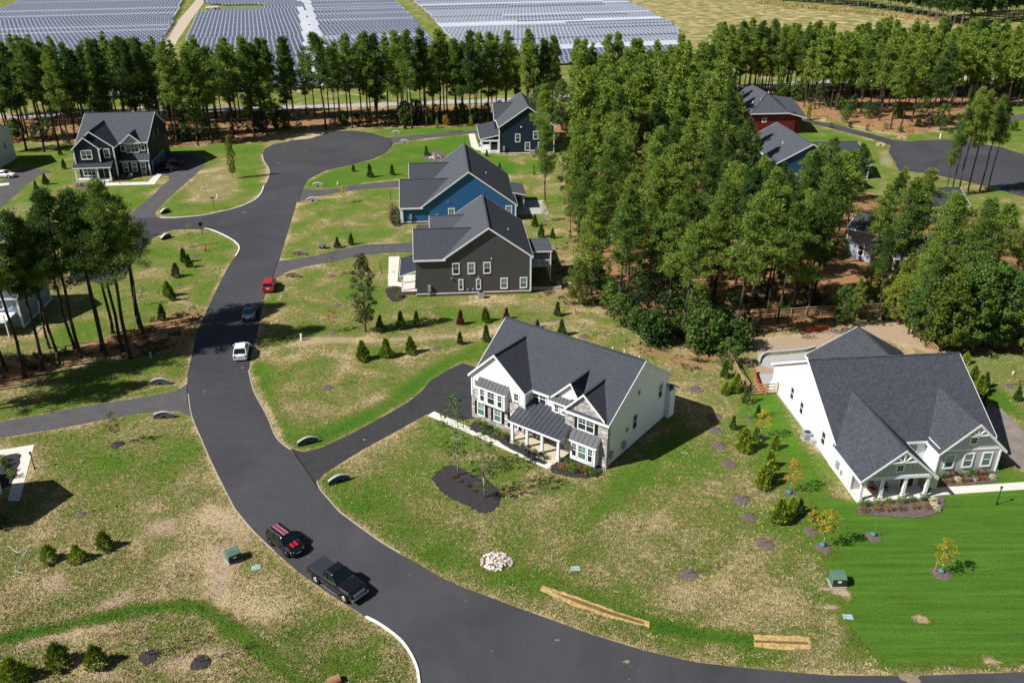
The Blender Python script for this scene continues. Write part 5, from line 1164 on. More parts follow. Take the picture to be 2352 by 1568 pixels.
# ---- saplings with their mulch rings
sp = [((270,1020),945,'olive',.95,mulch,'young brown-leaved tree above the left dry lawn','dark'), ((187,1180),1120,'bare',.6,mulch_b,'bare twiggy sapling on the left dry lawn','brown'), ((344,1505),1395,'faint',1.0,mulch,'thin staked sapling left of the pair at the bottom','black'), ((461,1520),1410,'sparse',1.0,mulch,'staked leafy sapling right of the pair at the bottom','black'),
 ((441,566),516,'green',.9,mulch_b,'taller yellowish sapling on the roadside island near the signpost','grey'), ((447,588),560,'bare',.9,mulch_b,'short bare sapling on the roadside island','grey'), ((411,655),615,'bare',.6,mulch_b,'bare sapling among the island evergreens','grey'), ((331,700),655,'green',.01,mulch_b,'leafy sapling beside the tall left pines',''),
 ((791,466),427,'yellow',.8,mulch_b,'yellow sapling on the lawn of the bright blue house','brown'), ((789,525),480,'bare',.7,mulch_b,'bare sapling on the lawn between the two drives','brown'), ((762,633),578,'green',.85,mulch_b,'green sapling below the brown-grey house drive','brown'), ((774,700),650,'bare',.8,mulch_b,'bare sapling on the striped lawn by the red car','brown'), ((764,762),708,'orange',.8,mulch_b,'orange-leaved sapling on the tan strip','brown'),
 ((751,890),825,'sparse',.85,mulch_b,'sparse sapling on the brown lawn above the white house drive','brown'), ((1002,798),752,'bare',.7,mulch_b,'bare sapling near the top of the white house driveway','brown'), ((1003,742),690,'faint',.01,mulch_b,'pale sapling in the row behind the tan strip',''), ((1229,752+-10),690,'faint',.9,mulch_b,'pale sapling on the strip right of the rusty cones','brown'), ((1342,772),705,'sparse',.9,mulch_b,'sapling right of the white house ridge','brown'),
 ((1599,893),850,'faint',1.1,mulch_b,'pale sapling behind the right corner of the white house','brown'), ((1651,1022),975,'bare',1.1,mulch_b,'leafless sapling right of the white house shadow','brown'), ((1703,1146),1085,'sparse',1.1,mulch_b,'sparse sapling in the clay-rimmed ring','clay'), ((1581,1318),1240,'sparse',1.1,mulch_b,'lone sapling in the middle of the dry front lawn','grey'),
 ((1720,962),905,'green',.6,mulch_b,'yellow-green sapling beside the wooden fence corner','brown'), ((1748,1005),940,'yellow',.9,mulch_b,'yellow sapling left of the right house wall','brown'), ((1815,1130),1055,'orange',.8,mulch_b,'orange sapling left of the right house porch','brown'), ((1862,1220),1170,'yellow',.9,mulch_b,'low bushy yellow tree at the bottom of the row','brown'), ((1890,1256),1170,'yellow',1.0,mulch_b,'tall yellow sapling at the bottom of the row','brown'),
 ((2006,1232),1195,'bare',.9,mulch_b,'bare twig with green bag on the striped lawn','brown'), ((2162,1316),1240,'yellow',1.1,mulch_b,'round yellow tree alone on the striped green lawn','brown'), ((1756,1248),1210,'bare',1.1,mulch_b,'bare sapling left of the low yellow tree','brown'),
 ((1914,345-40),290,'bare',.8,mulch_b,'pale wrapped sapling beside the red house drive','brown'), ((1092,352-6),335,'bare',.01,mulch_b,'tiny sapling by the slate-blue house walk',''), ((1025,305),265,'orange',.01,mulch_b,'orange tree above the driveway to the slate-blue house',''), ((918,350),320,'faint',.7,mulch_b,'faint sapling by the stone headwall of the top drive','brown'), ((852,370),345,'faint',.01,mulch_b,'thin sapling at the edge of the turning circle lawn',''),
 ((1250,538-30),462,'yellow',.9,mulch_b,'yellow sapling on the lawn right of the blue house','brown'), ((200,480-35),415,'faint',.01,mulch_b,'thin sapling in front of the navy house lawn',''), ((130,420-20),372,'faint',.01,mulch_b,'twiggy sapling left of the navy house',''), ((470,445-12),412,'bare',.5,mulch_b,'bare sapling on the dry patch right of the navy house','brown'), ((2316,885),840,'green',.8,mulch_b,'green sapling at the far right of the right house','brown'), ((775,268),255,'green',.01,mulch_b,'small yellow sapling behind the turning circle',''),((2150,640-220),375,'bare',.01,mulch_b,'leafless grey tree beside the right turning circle','')]
for px, tp, k, r, m, lb, rc in sp:
    plant(SAP[k], px, lb, 'saplings on the lawns', top=tp)
    if r > .05: ring((px[0], px[1] + 1), r, m, f'{rc} mulch ring around the ' + lb)
for i, (px, r, lb) in enumerate((((1675,1065),1.0,'upper empty brown mulch ring on the lawn right of the white house'), ((1720,1188),.9,'lower empty brown mulch ring on the lawn right of the white house'), ((1650,950),.01,''), ((1640,958),1.2,'empty mulch ring inside the white house shadow'), ((1642,988),.9,'empty mulch ring just right of the white house shadow'))):
    if r > .1: ring(px, r, mulch_b, lb)
def stake(px, ln=1.9, lb='', tilt=0):
    X, Y = g(*px); q = MB(); q.beam((0, 0, 0), (tilt, 0, ln), .06); o = q.build('wooden_stake', wood_f); o.location = (X, Y, 0); tag(o, lb, 'stake', 'tree stakes')
for px, lb in (((332,1502),'left stake of the thin sapling at the bottom'), ((361,1498),'right stake of the thin sapling at the bottom'), ((446,1517),'left stake of the leafy sapling at the bottom'), ((475,1514),'right stake of the leafy sapling at the bottom'), ((2146,1314),'left stake of the round yellow tree'), ((2175,1312),'right stake of the round yellow tree'), ((2086,1050 - 840),'pale stake at the rear of the straw bank')):
    if px[1] > 300: stake(px, 1.7, lb)
def bag(px, lb):
    X, Y = g(*px); q = MB(); q.blob((0, 0, .2), .32, .24, 3, 2, .15); o = q.build('watering_bag', green_bag, smooth=True); o.location = (X, Y, 0); tag(o, lb, 'watering bag', 'green watering bags around saplings')
for px, lb in (((1747,1004),'green watering bag under the yellow sapling left of the right house'), ((1812,1133),'green watering bag under the orange sapling'), ((1889,1254),'green watering bag under the tall yellow sapling'), ((2005,1230),'green watering bag around the bare twig on the striped lawn'), ((2161,1314),'green watering bag under the round yellow tree')): bag(px, lb)
# ---- shrubs in the beds
def rowsh(a, b_, n, k, lb, h=.8, grp=None):
    for i in range(n):
        t = i / max(1, n - 1); px = (a[0] + (b_[0] - a[0]) * t + jit(2.5), a[1] + (b_[1] - a[1]) * t + jit(1.5))
        kk = k if isinstance(k, str) else k[i % len(k)]
        plant(SHR[kk], px, f'{nth(i)} {dict(green="green", rusty="rusty orange", yellow="yellow-green", red="reddish", cream="cream-leaved", dark="dark green")[kk]} shrub {lb}', grp or 'shrubs in the mulch beds', h=h * rt.uniform(.85, 1.2))
rowsh((1985,1161),(2120,1151),6,'green','at the back of the right porch bed',.75)
rowsh((1982,1176),(2128,1168),6,'rusty','at the front of the right porch bed',.65)
rowsh((2140,1158),(2152,1172),3,'cream','in the corner of the right porch bed',.7)
rowsh((2155,1098),(2265,1090),8,('green','green','red','green'),'under the right house windows',.75)
rowsh((2170,1109),(2278,1100),9,('red','rusty','cream'),'along the right house walk',.5)
rowsh((1100,975),(1170,1015),6,('green','yellow','dark'),'before the stone front of the white house',.8)
rowsh((1184,1022),(1252,1056),6,('dark','green'),'in the bed below the white house porch',.7)
rowsh((1290,1080),(1365,1090),6,('rusty','yellow','green'),'in the bed under the white house bay window',.8)
rowsh((1300,1066),(1350,1080),4,('green','yellow'),'close under the bay window',.7)
rowsh((1040,1098),(1090,1130),4,'red','in the dark oval mulch bed',.45)
rowsh((905,485),(902,512),4,'rusty','at the corner of the bright blue house',1.3)
rowsh((917,500),(918,515),2,'green','at the wall of the bright blue house',1.3)
rowsh((902,668),(918,684),4,('rusty','green'),'in the corner bed of the brown-grey house',.8)
rowsh((180,428),(228,430),5,('rusty','dark','red'),'in front of the navy house porch',.8)
rowsh((275,412),(335,404),6,('dark','rusty','cream'),'under the lower windows of the navy house',1.)
rowsh((5,1060),(30,1095),4,('dark','green'),'inside the white walk at the left edge',.9)
rowsh((975,355),(1015,365),5,('yellow','green','cream'),'in the rock garden on the bright lawn',.8)
rowsh((1094,320),(1106,338),4,('yellow','dark'),'along the slate-blue house walk',.6)
plant(EV['green'], (980, 358), 'small blue-green conifer standing in the rock garden', h=2.4)
plant(SHR['dark'], (3, 1212), 'dark shrub at the foot of the lower left house shadow', h=1.3)
# ---- rocks
def rockpile(px, n, r, s_, mats, label, name='rock_pile', hh=.5):
    X, Y = g(*px); rr = random.Random(5); q = MB()
    for i in range(n):
        a = rr.uniform(0, 6.3); d_ = r * math.sqrt(rr.random()); z = max(.05, hh * (1 - d_ / r) * rr.uniform(.5, 1)); q.blob((math.cos(a) * d_ * 1.15, math.sin(a) * d_, z), s_ * rr.uniform(.6, 1.3), s_ * .7, i, 1, .35)
    o = q.build(name, mats); o.location = (X, Y, 0); return tag(o, label, 'rock pile')
rockpile((1141,1290), 130, 1.25, .17, stone_mat('pale_rock', (.42, .32, .26), (.62, .54, .48), (.78, .70, .62), 3, 3), 'heap of pale pinkish rocks on the dry front lawn')
rockpile((1000,362), 12, 1.6, .4, MATS['pale_rock'], 'scattered boulders of the rock garden on the bright lawn', 'garden_boulders', .2)
# ---- culvert headwalls
def headwall(px, ang, label, m=stone_d, cap=kerb_m, w=2.3, hh=.85, grp='curved stone headwalls beside the driveways'):
    X, Y = g(*px); e = empty('culvert_headwall', (X, Y, 0), math.radians(ang), label, 'headwall', grp); n = 12
    q = MB(); top = [(-w / 2 + w * i / n, hh * (.55 + .45 * math.sin(math.pi * i / n))) for i in range(n + 1)]
    q.prism([(x, 0, z) for x, z in top] + [(w / 2, 0, -.1), (-w / 2, 0, -.1)], (0, .22, 0)); q.build('wall', m, e)
    c = MB()
    for i in range(n):
        (x0, z0), (x1, z1) = top[i], top[i + 1]; c.hexa([(x0, -.05, z0), (x1, -.05, z1), (x1, .27, z1), (x0, .27, z0), (x0, -.05, z0 + .07), (x1, -.05, z1 + .07), (x1, .27, z1 + .07), (x0, .27, z0 + .07)])
    c.build('cap', cap, e); p = MB(); p.cyl((0, -.02, .2), (0, .2, .2), .2, n=12); p.build('pipe_mouth', black_metal, e); return e
for px, a, lb, m, cp in (((368,884),6,'dark stone headwall above the left driveway mouth',stone_d,conc_grey), ((377,961),6,'dark stone headwall below the left driveway mouth',stone_d,conc_grey), ((708,1020),28,'dark stone headwall on the green corner above the white house driveway',stone_d,conc_grey), ((780,1108),30,'dark stone headwall on the corner below the white house driveway',stone_d,conc_grey),
    ((718,463),6,'pale stone headwall below the bright blue house drive',stone_p,kerb_m), ((730,429),6,'pale stone headwall above the bright blue house drive',stone_p,kerb_m), ((688,586),-4,'brown stone headwall above the brown-grey house drive',stone_b,kerb_t), ((673,637),-4,'brown stone headwall near the red car',stone_b,kerb_t),
    ((383,548),65,'white-topped headwall on the roadside island tip',stone_d,kerb_m), ((381,489),65,'white-topped headwall across the road from the island',stone_d,kerb_m), ((910,308),4,'pale headwall above the top driveway mouth',stone_p,kerb_m), ((929,329),4,'pale headwall below the top driveway mouth',stone_p,kerb_m),
    ((2071,319),-14,'tan stone headwall above the right turning circle drive',stone_t,stone_t), ((2022,335),-20,'tan stone headwall below the right turning circle drive',stone_t,stone_t), ((3,502),10,'black headwall at the left edge beside the road',stone_d,stone_d)):
    headwall(px, a, lb, m, cp)
# ---- utility boxes, posts, hydrant, lids
def tbox(px, ang, label, s_=1.):
    X, Y = g(*px); e = empty('transformer_box', (X, Y, 0), math.radians(ang), label, 'utility box', 'green utility boxes', s_)
    q = MB(); q.box(-.62, -.5, 0, .62, .5, .1); q.build('plinth', conc_grey, e)
    q = MB(); q.prism([(-.55, -.45, .1), (-.55, .45, .1), (-.55, .45, .98), (-.55, -.05, .98), (-.55, -.45, .8)], (1.1, 0, 0)); q.build('cabinet', util_green, e, bevel=.02)
    q = MB(); q.box(-.5, -.47, .14, .5, -.452, .74); q.build('door', util_dark, e); q = MB(); q.box(-.16, -.48, .5, .12, -.472, .66); q.build('warning_label', white, e)
tbox((537,1285), 38, 'green transformer box on the left verge near the black cars', 1.1); tbox((1922,1340), 0, 'green transformer box with white label on the striped lawn edge', 1.15); tbox((741,571), 0, 'dark green box beside the brown-grey house drive', .9)
def lid(px, ang, lb):
    X, Y = g(*px); e = MB(); e.box(-.42, -.3, 0, .42, .3, .04); o = e.build('utility_cover', lid_c, bevel=.015); o.location = (X, Y, 0); o.rotation_euler = (0, 0, math.radians(ang)); tag(o, lb, 'utility cover', 'pale teal utility covers')
lid((588,1303), 20, 'pale teal cover left of the black pickup'); lid((1947,1416), -5, 'pale teal cover on the striped lawn edge'); lid((1322,1303 + 2), 0, 'small pale cover on the dry front lawn')
def pedestal(px, lb, col, hh=.9):
    X, Y = g(*px); e = MB(); e.cyl((0, 0, 0), (0, 0, hh), .16, .15, 10); e.blob((0, 0, hh), .16, .08, 1, 1, 0); o = e.build('utility_pedestal', col); o.location = (X, Y, 0); tag(o, lb, 'utility pedestal', 'utility pedestals')
pedestal((347,822), 'pale green pedestal under the left pines shade', lid_c); pedestal((693,781), 'white pedestal at the left end of the tan strip', white); pedestal((324,668), 'low white-capped pedestal beside the pines on the island lawn', white, .5); pedestal((29,481), 'pale pedestal on the dry patch by the left driveway', lid_c, .7); pedestal((149,452), 'short white post on the lawn in front of the navy house', white, .8)
pedestal((500,455), 'white marker post on the dry patch near the signpost', white, .8); pedestal((776,424), 'small white pedestal beside the bright blue house drive', white, .5); pedestal((2366 - 40,860), 'pale pedestal by the far right lawn', white, .4); pedestal((2159,318), 'white pedestal beside the right turning circle', white, 1.2)
def hydrant(px, lb):
    X, Y = g(*px); e = empty('fire_hydrant', (X, Y, 0), 0, lb, 'fire hydrant', 'orange fire hydrants', 1.2); q = MB(); q.cyl((0, 0, 0), (0, 0, .6), .12, .11, 10); q.blob((0, 0, .64), .13, .12, 1, 2, 0); q.build('barrel', orange_p, e, smooth=True)
    q = MB(); q.cyl((-.24, 0, .45), (.24, 0, .45), .06, n=8); q.cyl((0, -.22, .42), (0, 0, .42), .07, n=8); q.build('outlets', orange_p, e); q = MB(); q.cyl((0, 0, .74), (0, 0, .82), .03, n=6); q.build('cap_nut', grey_metal, e)
hydrant((472,577), 'orange hydrant on the roadside island'); hydrant((2094,305), 'orange-red hydrant on the straw bank by the right turning circle')
def lamp(px, lb, hh=2.1):
    X, Y = g(*px); e = empty('lamp_post', (X, Y, 0), 0, lb, 'lamp post', 'black garden lamp posts'); q = MB(); q.cyl((0, 0, 0), (0, 0, hh - .3), .05, .04, 8); q.cyl((0, 0, 0), (0, 0, .25), .09, .07, 8); q.build('post', black_metal, e)
    q = MB(); q.cyl((0, 0, hh - .3), (0, 0, hh), .08, .13, 6); q.build('lantern', glass_g, e); q = MB(); q.cyl((0, 0, hh), (0, 0, hh + .14), .16, .02, 6); q.build('cap', black_metal, e)
lamp((80,1077), 'black lamp post beside the white walk at the left edge'); lamp((2289,1158), 'black lamp post on the striped lawn below the right walk'); lamp((876,629), 'black lamp post on the lawn left of the brown-grey house'); lamp((898,461), 'black lamp post on the lawn left of the bright blue house'); lamp((1068,331), 'black lamp post by the slate-blue house walk'); lamp((276,424), 'black lamp post in front of the navy house'); lamp((2231,1101 + 6), 'short light in the bed under the right house windows', 1.)
# stop sign seen from behind and a street name post
def signpost(px, lb, kind, hh=2.6):
    X, Y = g(*px); e = empty('road_sign', (X, Y, 0), math.radians(35), lb, 'road sign'); q = MB(); q.cyl((0, 0, 0), (0, 0, hh), .05, n=8); q.build('post', black_metal, e)
    q = MB()
    if kind == 'stop': q.cyl((0, .05, hh - .35), (0, .08, hh - .35), .38, n=8)
    else: q.box(-.45, -.02, hh - .12, .45, .02, hh + .08); q.box(-.02, -.45, hh - .34, .02, .45, hh - .15)
    q.build('sign_plate', black_metal, e)
signpost((465,542), 'black-backed octagonal sign on the roadside island', 'stop'); signpost((492,482), 'dark street name post on the verge opposite the island', 'name', 2.5)
# ---- straw mats
def mat(px, lb, m=straw_mat, z=.07):
    pts = []; rj = random.Random(3); P_ = G(px)
    for a, b_ in zip(P_, P_[1:] + P_[:1]):
        n = max(1, int(math.dist(a, b_) / .35)); pts += [(a[0] + (b_[0] - a[0]) * i / n + rj.uniform(-.07, .07), a[1] + (b_[1] - a[1]) * i / n + rj.uniform(-.07, .07)) for i in range(n)]
    q = MB(); q.slab([(*p, z) for p in pts], z + .02); o = q.build('straw_mat', m); tag(o, lb, 'straw matting', 'yellow straw mats in the ditch'); return o
mb_ = simple('damp_straw', (.16, .09, .035), .95, var=.5, scale=4)
for pts, hs, lb in (([(1247,1345),(1330,1373),(1410,1403),(1492,1430),(1490,1441),(1400,1418),(1320,1392),(1240,1356)], [(1262,1357),(1340,1382),(1400,1404),(1480,1429),(1478,1434),(1400,1412),(1330,1387)], 'long yellow straw mat lying in the ditch of the front lawn'),
    ([(1731,1458),(1800,1460),(1858,1463),(1864,1492),(1800,1492),(1731,1487)], [(1733,1471),(1800,1473),(1856,1475),(1857,1481),(1800,1479),(1733,1476)], 'short bright yellow straw mat near the right lawn')):
    o = mat(pts, lb); q = MB(); q.slab([(*p, .085) for p in G(hs)], .012); q.build('damp_channel', mb_, o)
for i, pts in enumerate(([(1240,1344),(1262,1352)],)): pass
# ---- hollow log end at the bottom edge
X, Y = g(752,1574); q = MB(); q.cyl((0, 0, .15), (.9, .5, .25), .42, .38, 14, False); q.cyl((.05, .03, .15), (.9, .5, .25), .34, .3, 14, True)
o = q.build('pipe_end', simple('rusty_pipe', (.3, .17, .08), .8, var=.3)); o.location = (X, Y, 0); tag(o, 'rusty round pipe end at the bottom edge of the lawn', 'pipe end')
# ---- garden hose
hs = G([(0,1262),(20,1255),(40,1268),(62,1262),(48,1285),(36,1300),(38,1312),(55,1315),(62,1308)]); hs = smoothline(hs, 4); q = MB(); q.tube([(*p, .03) for p in hs], [.03] * len(hs), 5)
o = q.build('garden_hose', simple('pale_hose', (.5, .6, .5), .5)); tag(o, 'pale looping garden hose on the left dry lawn', 'hose')
# ---- AC units
def ac(px, ang, lb, m=grey_metal, hh=.95):
    X, Y = g(*px); e = empty('air_conditioner', (X, Y, 0), math.radians(ang), lb, 'air conditioner', 'air conditioning units'); q = MB(); q.box(-.45, -.45, .05, .45, .45, hh); 
    q.build('casing', m, e, bevel=.04); q = MB(); q.cyl((0, 0, hh), (0, 0, hh + .04), .36, n=16); q.build('fan_grille', black_metal, e); q = MB(); q.box(-.55, -.55, -.05, .55, .55, .05); q.build('pad', conc_grey, e)
ac((1852,1008), 5, 'grey air conditioner against the white side wall of the right house'); ac((1105,684), 5, 'grey air conditioner below the brown-grey gable wall'); ac((1234,356), 5, 'dark air conditioner by the slate-blue house wall', util_dark)
X, Y = g(1867,1018); q = MB(); q.box(-.25, -.4, 0, .25, .4, .6); o = q.build('white_box', conc_grey); o.location = (X, Y, 0); tag(o, 'small pale box beside the air conditioner of the right house', 'utility box')
# ---- fences: one fence per straight run
def fence(pts, lb, m=wood_f, hh=1.5, rails=4, grp='wooden rail fences'):
    P = G(pts); e = empty('wooden_fence', (P[0][0], P[0][1], 0), 0, lb, 'fence', grp); o0 = Vector((P[0][0], P[0][1], 0)); q = MB()
    for a, b_ in zip(P, P[1:]):
        A = Vector((*a, 0)) - o0; B = Vector((*b_, 0)) - o0; n = max(1, round((B - A).length / 2.4))
        for i in range(n + 1):
            p = A.lerp(B, i / n); t_ = MB(); t_.box(p.x - .07, p.y - .07, 0, p.x + .07, p.y + .07, hh + .08)
            if i < n or b_ == P[-1]: t_.build('post', m, e)
        for k in range(rails):
            z = .25 + (hh - .3) * k / (rails - 1); rl = MB(); rl.beam(A + Vector((0, 0, z)), B + Vector((0, 0, z)), .05, .16); rl.build('rail', m, e)
fence([(1672,826),(1690,862),(1703,885),(1721,908)], 'rail fence running down left of the right house yard'); fence([(1721,908),(1758,906),(1785,904)], 'short rail fence joining the right house wall')
fence([(1745,735),(1850,727),(1950,722),(2058,716)], 'rail fence along the back of the right yard under the trees'); fence([(2058,716),(2095,760),(2130,800),(2150,822)], 'rail fence descending to the right house roof'); fence([(1692,792),(1722,775),(1745,735)], 'shaded rail fence at the wood corner')
P = G([(1733,856),(1738,880),(1746,900),(1760,905)]); q = MB()
for a, b_ in zip(P, P[1:]): q.hexa([(a[0], a[1], .03), (b_[0], b_[1], .03), (b_[0], b_[1] + .03, .03), (a[0], a[1] + .03, .03), (a[0], a[1], .75), (b_[0], b_[1], .75), (b_[0], b_[1] + .03, .75), (a[0], a[1] + .03, .75)])
o = q.build('safety_fence', straw_fr); tag(o, 'orange-red mesh safety fence beside the rail fence corner', 'safety fence')
P = G([(1850,765),(1875,761),(1903,757)]); q = MB()
for a, b_ in zip(P, P[1:]): q.hexa([(a[0], a[1], .03), (b_[0], b_[1], .03), (b_[0], b_[1] + .03, .03), (a[0], a[1] + .03, .03), (a[0], a[1], .7), (b_[0], b_[1], .7), (b_[0], b_[1] + .03, .7), (a[0], a[1] + .03, .7)])
o = q.build('safety_fence', straw_fr); tag(o, 'sagging red mesh fence behind the right house', 'safety fence')
# curved retaining wall behind the right house
rw = smoothline(G([(1742,835),(1745,824),(1758,814),(1800,810),(1845,806),(1870,800)]), 4); q = MB(); strip(q, rw, .4, 0, .35); o = q.build('retaining_wall', conc_grey); tag(o, 'curved pale concrete retaining wall behind the right house', 'wall')
slabpath([(1746,836),(1752,826),(1762,818),(1845,811),(1870,806),(1866,822),(1800,832),(1780,850)], conc_grey, .04, 'path')
X, Y = g(1776,893); q = MB(); q.cyl((0, 0, 0), (0, 0, .9), .5, n=16); q.cyl((0, 0, .9), (0, 0, 1.0), .35, .2, 12); o = q.build('white_tank', white); o.location = (X, Y, 0); tag(o, 'white round tank at the back corner of the right house', 'tank')
# patio items and porch furniture
def rocking(px, ang, lb, m, z=.2):
    X, Y = g(px[0], px[1], z); e = empty('rocking_chair', (X, Y, z), math.radians(ang), lb, 'rocking chair', 'porch rocking chairs')
    q = MB(); q.box(-.28, -.28, .38, .28, .28, .44); q.build('seat', m, e); q = MB()
    for i in range(5): q.beam((-.24 + i * .12, .27, .44), (-.24 + i * .12, .42, 1.1), .05, .03)
    q.beam((-.28, .42, 1.1), (.28, .42, 1.1), .06, .1); q.build('backrest', m, e)
    for s_ in (-1, 1): q = MB(); q.tube([(s_ * .27, -.45, .1), (s_ * .27, -.1, .03), (s_ * .27, .25, .04), (s_ * .27, .6, .14)], [.025] * 4, 5); q.beam((s_ * .27, -.25, .05), (s_ * .27, -.25, .65), .045); q.beam((s_ * .27, .25, .05), (s_ * .27, .3, .65), .045); q.beam((s_ * .3, -.3, .65), (s_ * .3, .32, .65), .07, .03); q.build('rocker', m, e)
wm = simple('red_brown_wood', (.12, .035, .02), .6)
rocking((2002,1128), 10, 'red-brown rocking chair at the left end of the right house porch', wm); rocking((2030,1124), 0, 'dark chair in the middle of the right house porch', black_metal); rocking((1222,1000), -36, 'white rocking chair on the white house porch, nearer the door', white, .3); rocking((1240,1008), -36, 'white rocking chair on the white house porch, nearer the right column', white, .3)
rocking((201,408), 0, 'white chair on the navy house porch left side', white, .45); rocking((220,407), 0, 'white chair beside the navy house porch door', white, .45)
# garden flag
X, Y = g(2128,1131); e = empty('garden_flag', (X, Y, 0), math.radians(-20), 'pale green garden flag by the right house porch steps', 'flag'); q = MB(); q.cyl((0, 0, 0), (0, 0, 2.), .025, n=6); q.build('pole', black_metal, e)
q = MB(); n = 6
for i in range(n): x0, x1 = .05 + i * .12, .05 + (i + 1) * .12; y0, y1 = .08 * math.sin(i * 1.1), .08 * math.sin((i + 1) * 1.1); q.hexa([(x0, y0, .6 + i * .03), (x1, y1, .63 + i * .03), (x1, y1 + .01, .63 + i * .03), (x0, y0 + .01, .6 + i * .03), (x0, y0, 1.95), (x1, y1, 1.9), (x1, y1 + .01, 1.9), (x0, y0 + .01, 1.95)])
q.build('cloth', simple('pale_green_cloth', (.6, .68, .5), .8), e)

mb = MB(); sandp = [(c + rt.uniform(-.5, .5), d + rt.uniform(-.3, .3)) for c, d in smoothline(G([(668,316),(690,308),(715,302),(735,303),(742,308),(720,316),(700,320),(680,322)]), 3)]; flatpoly(mb, sandp, .045); struct('sand_patch', mb, simple('sand', (.42, .32, .21), .95, var=.3, scale=2))
us = [(1420,700,3,1),(1480,690,2.6,0),(1540,705,3,4),(1590,730,2.4,0),(1635,745,3.4,1),(1690,700,3,0),(1730,705,2.2,1),(1770,690,3,4),(1805,715,2.,3),(1840,690,2.6,0),(1875,705,2.2,1),(1920,710,2.4,4),(1745,650,3,0),(1800,640,3,1),(1860,640,3,2),(1390,640,3.5,4),(1350,600,3,0),(1335,650,2.4,3),(1975,725,2.2,0),(2030,735,2.4,1),(1950,690,1.8,3)]
for i, (x, y, hh, k) in enumerate(us):
    plant(UNDER[k], (x + jit(4), y + jit(3)), f'{nth(i)} of the low dark bushes on the straw floor inside the wood', 'bushes on the floor of the wood', h=hh)
us = [(1905,292,1.6,0),(1950,296,1.4,1),(1990,300,1.8,4),(2030,296,1.5,0),(2065,304,1.4,3),(2110,292,2.,1),(2150,285,1.8,0),(2200,278,2.2,4),(2250,262,2.,0),(2300,252,2.,1)]
for i, (x, y, hh, k) in enumerate(us):
    plant(UNDER[k], (x + jit(4), y + jit(3)), f'{nth(i)} of the small bushes on the straw bank before the right belt', 'small bushes on the right straw bank', h=hh)
# ---- grass tufts over the nearer lawns
def field(name, X, Y):
    i = np.clip(np.searchsorted(xs, X) - 1, 0, NX - 2); j = np.clip(np.searchsorted(ys, Y) - 1, 0, NY - 2)
    fx = (X - xs[i]) / (xs[i + 1] - xs[i]); fy = (Y - ys[j]) / (ys[j + 1] - ys[j]); A = lay[name]
    return (A[j, i] * (1 - fx) + A[j, i + 1] * fx) * (1 - fy) + (A[j + 1, i] * (1 - fx) + A[j + 1, i + 1] * fx) * fy
rg = np.random.default_rng(12); n = 700000
u_ = rg.uniform(-60, 2412, n); v_ = 560 + (1600 - 560) * rg.uniform(0, 1, n) ** .75
uu = u_ - 1176; vv_ = 784 - v_; dz_ = -FPX * st + vv_ * ct; t_ = CH / -dz_; X_ = uu * t_; Y_ = (FPX * ct + vv_ * st) * t_
free = np.ones(n, bool)
for poly in [main_poly] + list(DR.values()): free &= sdist(X_, Y_, poly) > .12
for pts in ([(1086,956),(1385,1085),(1530,955),(1360,800),(1180,780)], [(1950,1160),(2125,1146),(2352,1124),(2352,1080),(2275,1090),(2215,830),(1870,830),(1780,905)], [(957,690),(1215,680),(1262,600),(960,560)], [(982,954),(997,945),(1278,1050),(1285,1057),(1258,1077)], [(-60,1030),(80,1018),(48,1152),(-60,1160)], [(1740,860),(1744,822),(1880,800),(1870,850)], [(990,1100),(1040,1068),(1145,1130),(1140,1170),(1070,1160)]):
    free &= sdist(X_, Y_, G(pts)) > .1
gr = field('green', X_, Y_); br = field('bare', X_, Y_); sw = field('straw', X_, Y_)
keep = free & (sw < .35) & (rg.uniform(0, 1, n) > np.clip(br * 1.4, 0, .95))
clump = np.sin(X_ * 2.3 + 1.7 * np.sin(Y_ * 1.9)) * np.sin(Y_ * 2.9 + 1.3 * np.sin(X_ * 1.3)) + .8 * np.sin(X_ * .7 + Y_ * .4) * np.sin(Y_ * .9 - X_ * .3)
tan_ = (gr + clump * .22 + rg.normal(size=n) * .18) < .27
def tufts(mask, cap, name, mat, ln, wd, lab):
    idx = np.nonzero(mask)[0]; idx = rg.permutation(idx)[:cap]; m = len(idx); c = np.stack([X_[idx], Y_[idx], np.full(m, .0)], 1)
    d = unit(rg.normal(size=(m, 3)) * np.array([1, 1, .25]) + np.array([0, 0, .55])); P = blades(rg, c, d, rg.uniform(.6, 1.5, m) * ln, rg.uniform(.6, 1.4, m) * wd)
    o = bpy.data.objects.new(name, tri_mesh(name, P, mat)); C.objects.link(o); tag(o, lab, 'grass', kind='stuff')
tufts(keep & tan_ & (gr < .6), 85000, 'dry_grass', simple('dead_grass_blades', (.36, .29, .15), .9, var=.5, scale=.8, coord='Object'), .20, .075, 'dry straw-coloured grass tufts scattered over the patchy lawns')
tufts(keep & ~tan_ & (gr < .8), 170000, 'green_grass', foliage('green_grass_blades', (.060, .105, .015), (.17, .25, .035), .3, 0, .35), .15, .06, 'olive green grass tufts scattered over the patchy lawns')
tufts(keep & ~tan_ & (gr >= .8) & (field('mow', X_, Y_) < .5), 30000, 'lush_grass', foliage('lush_grass_blades', (.030, .100, .008), (.085, .20, .018), .3, 0, .35), .12, .07, 'short lush green grass of the mown lawn and ditches')

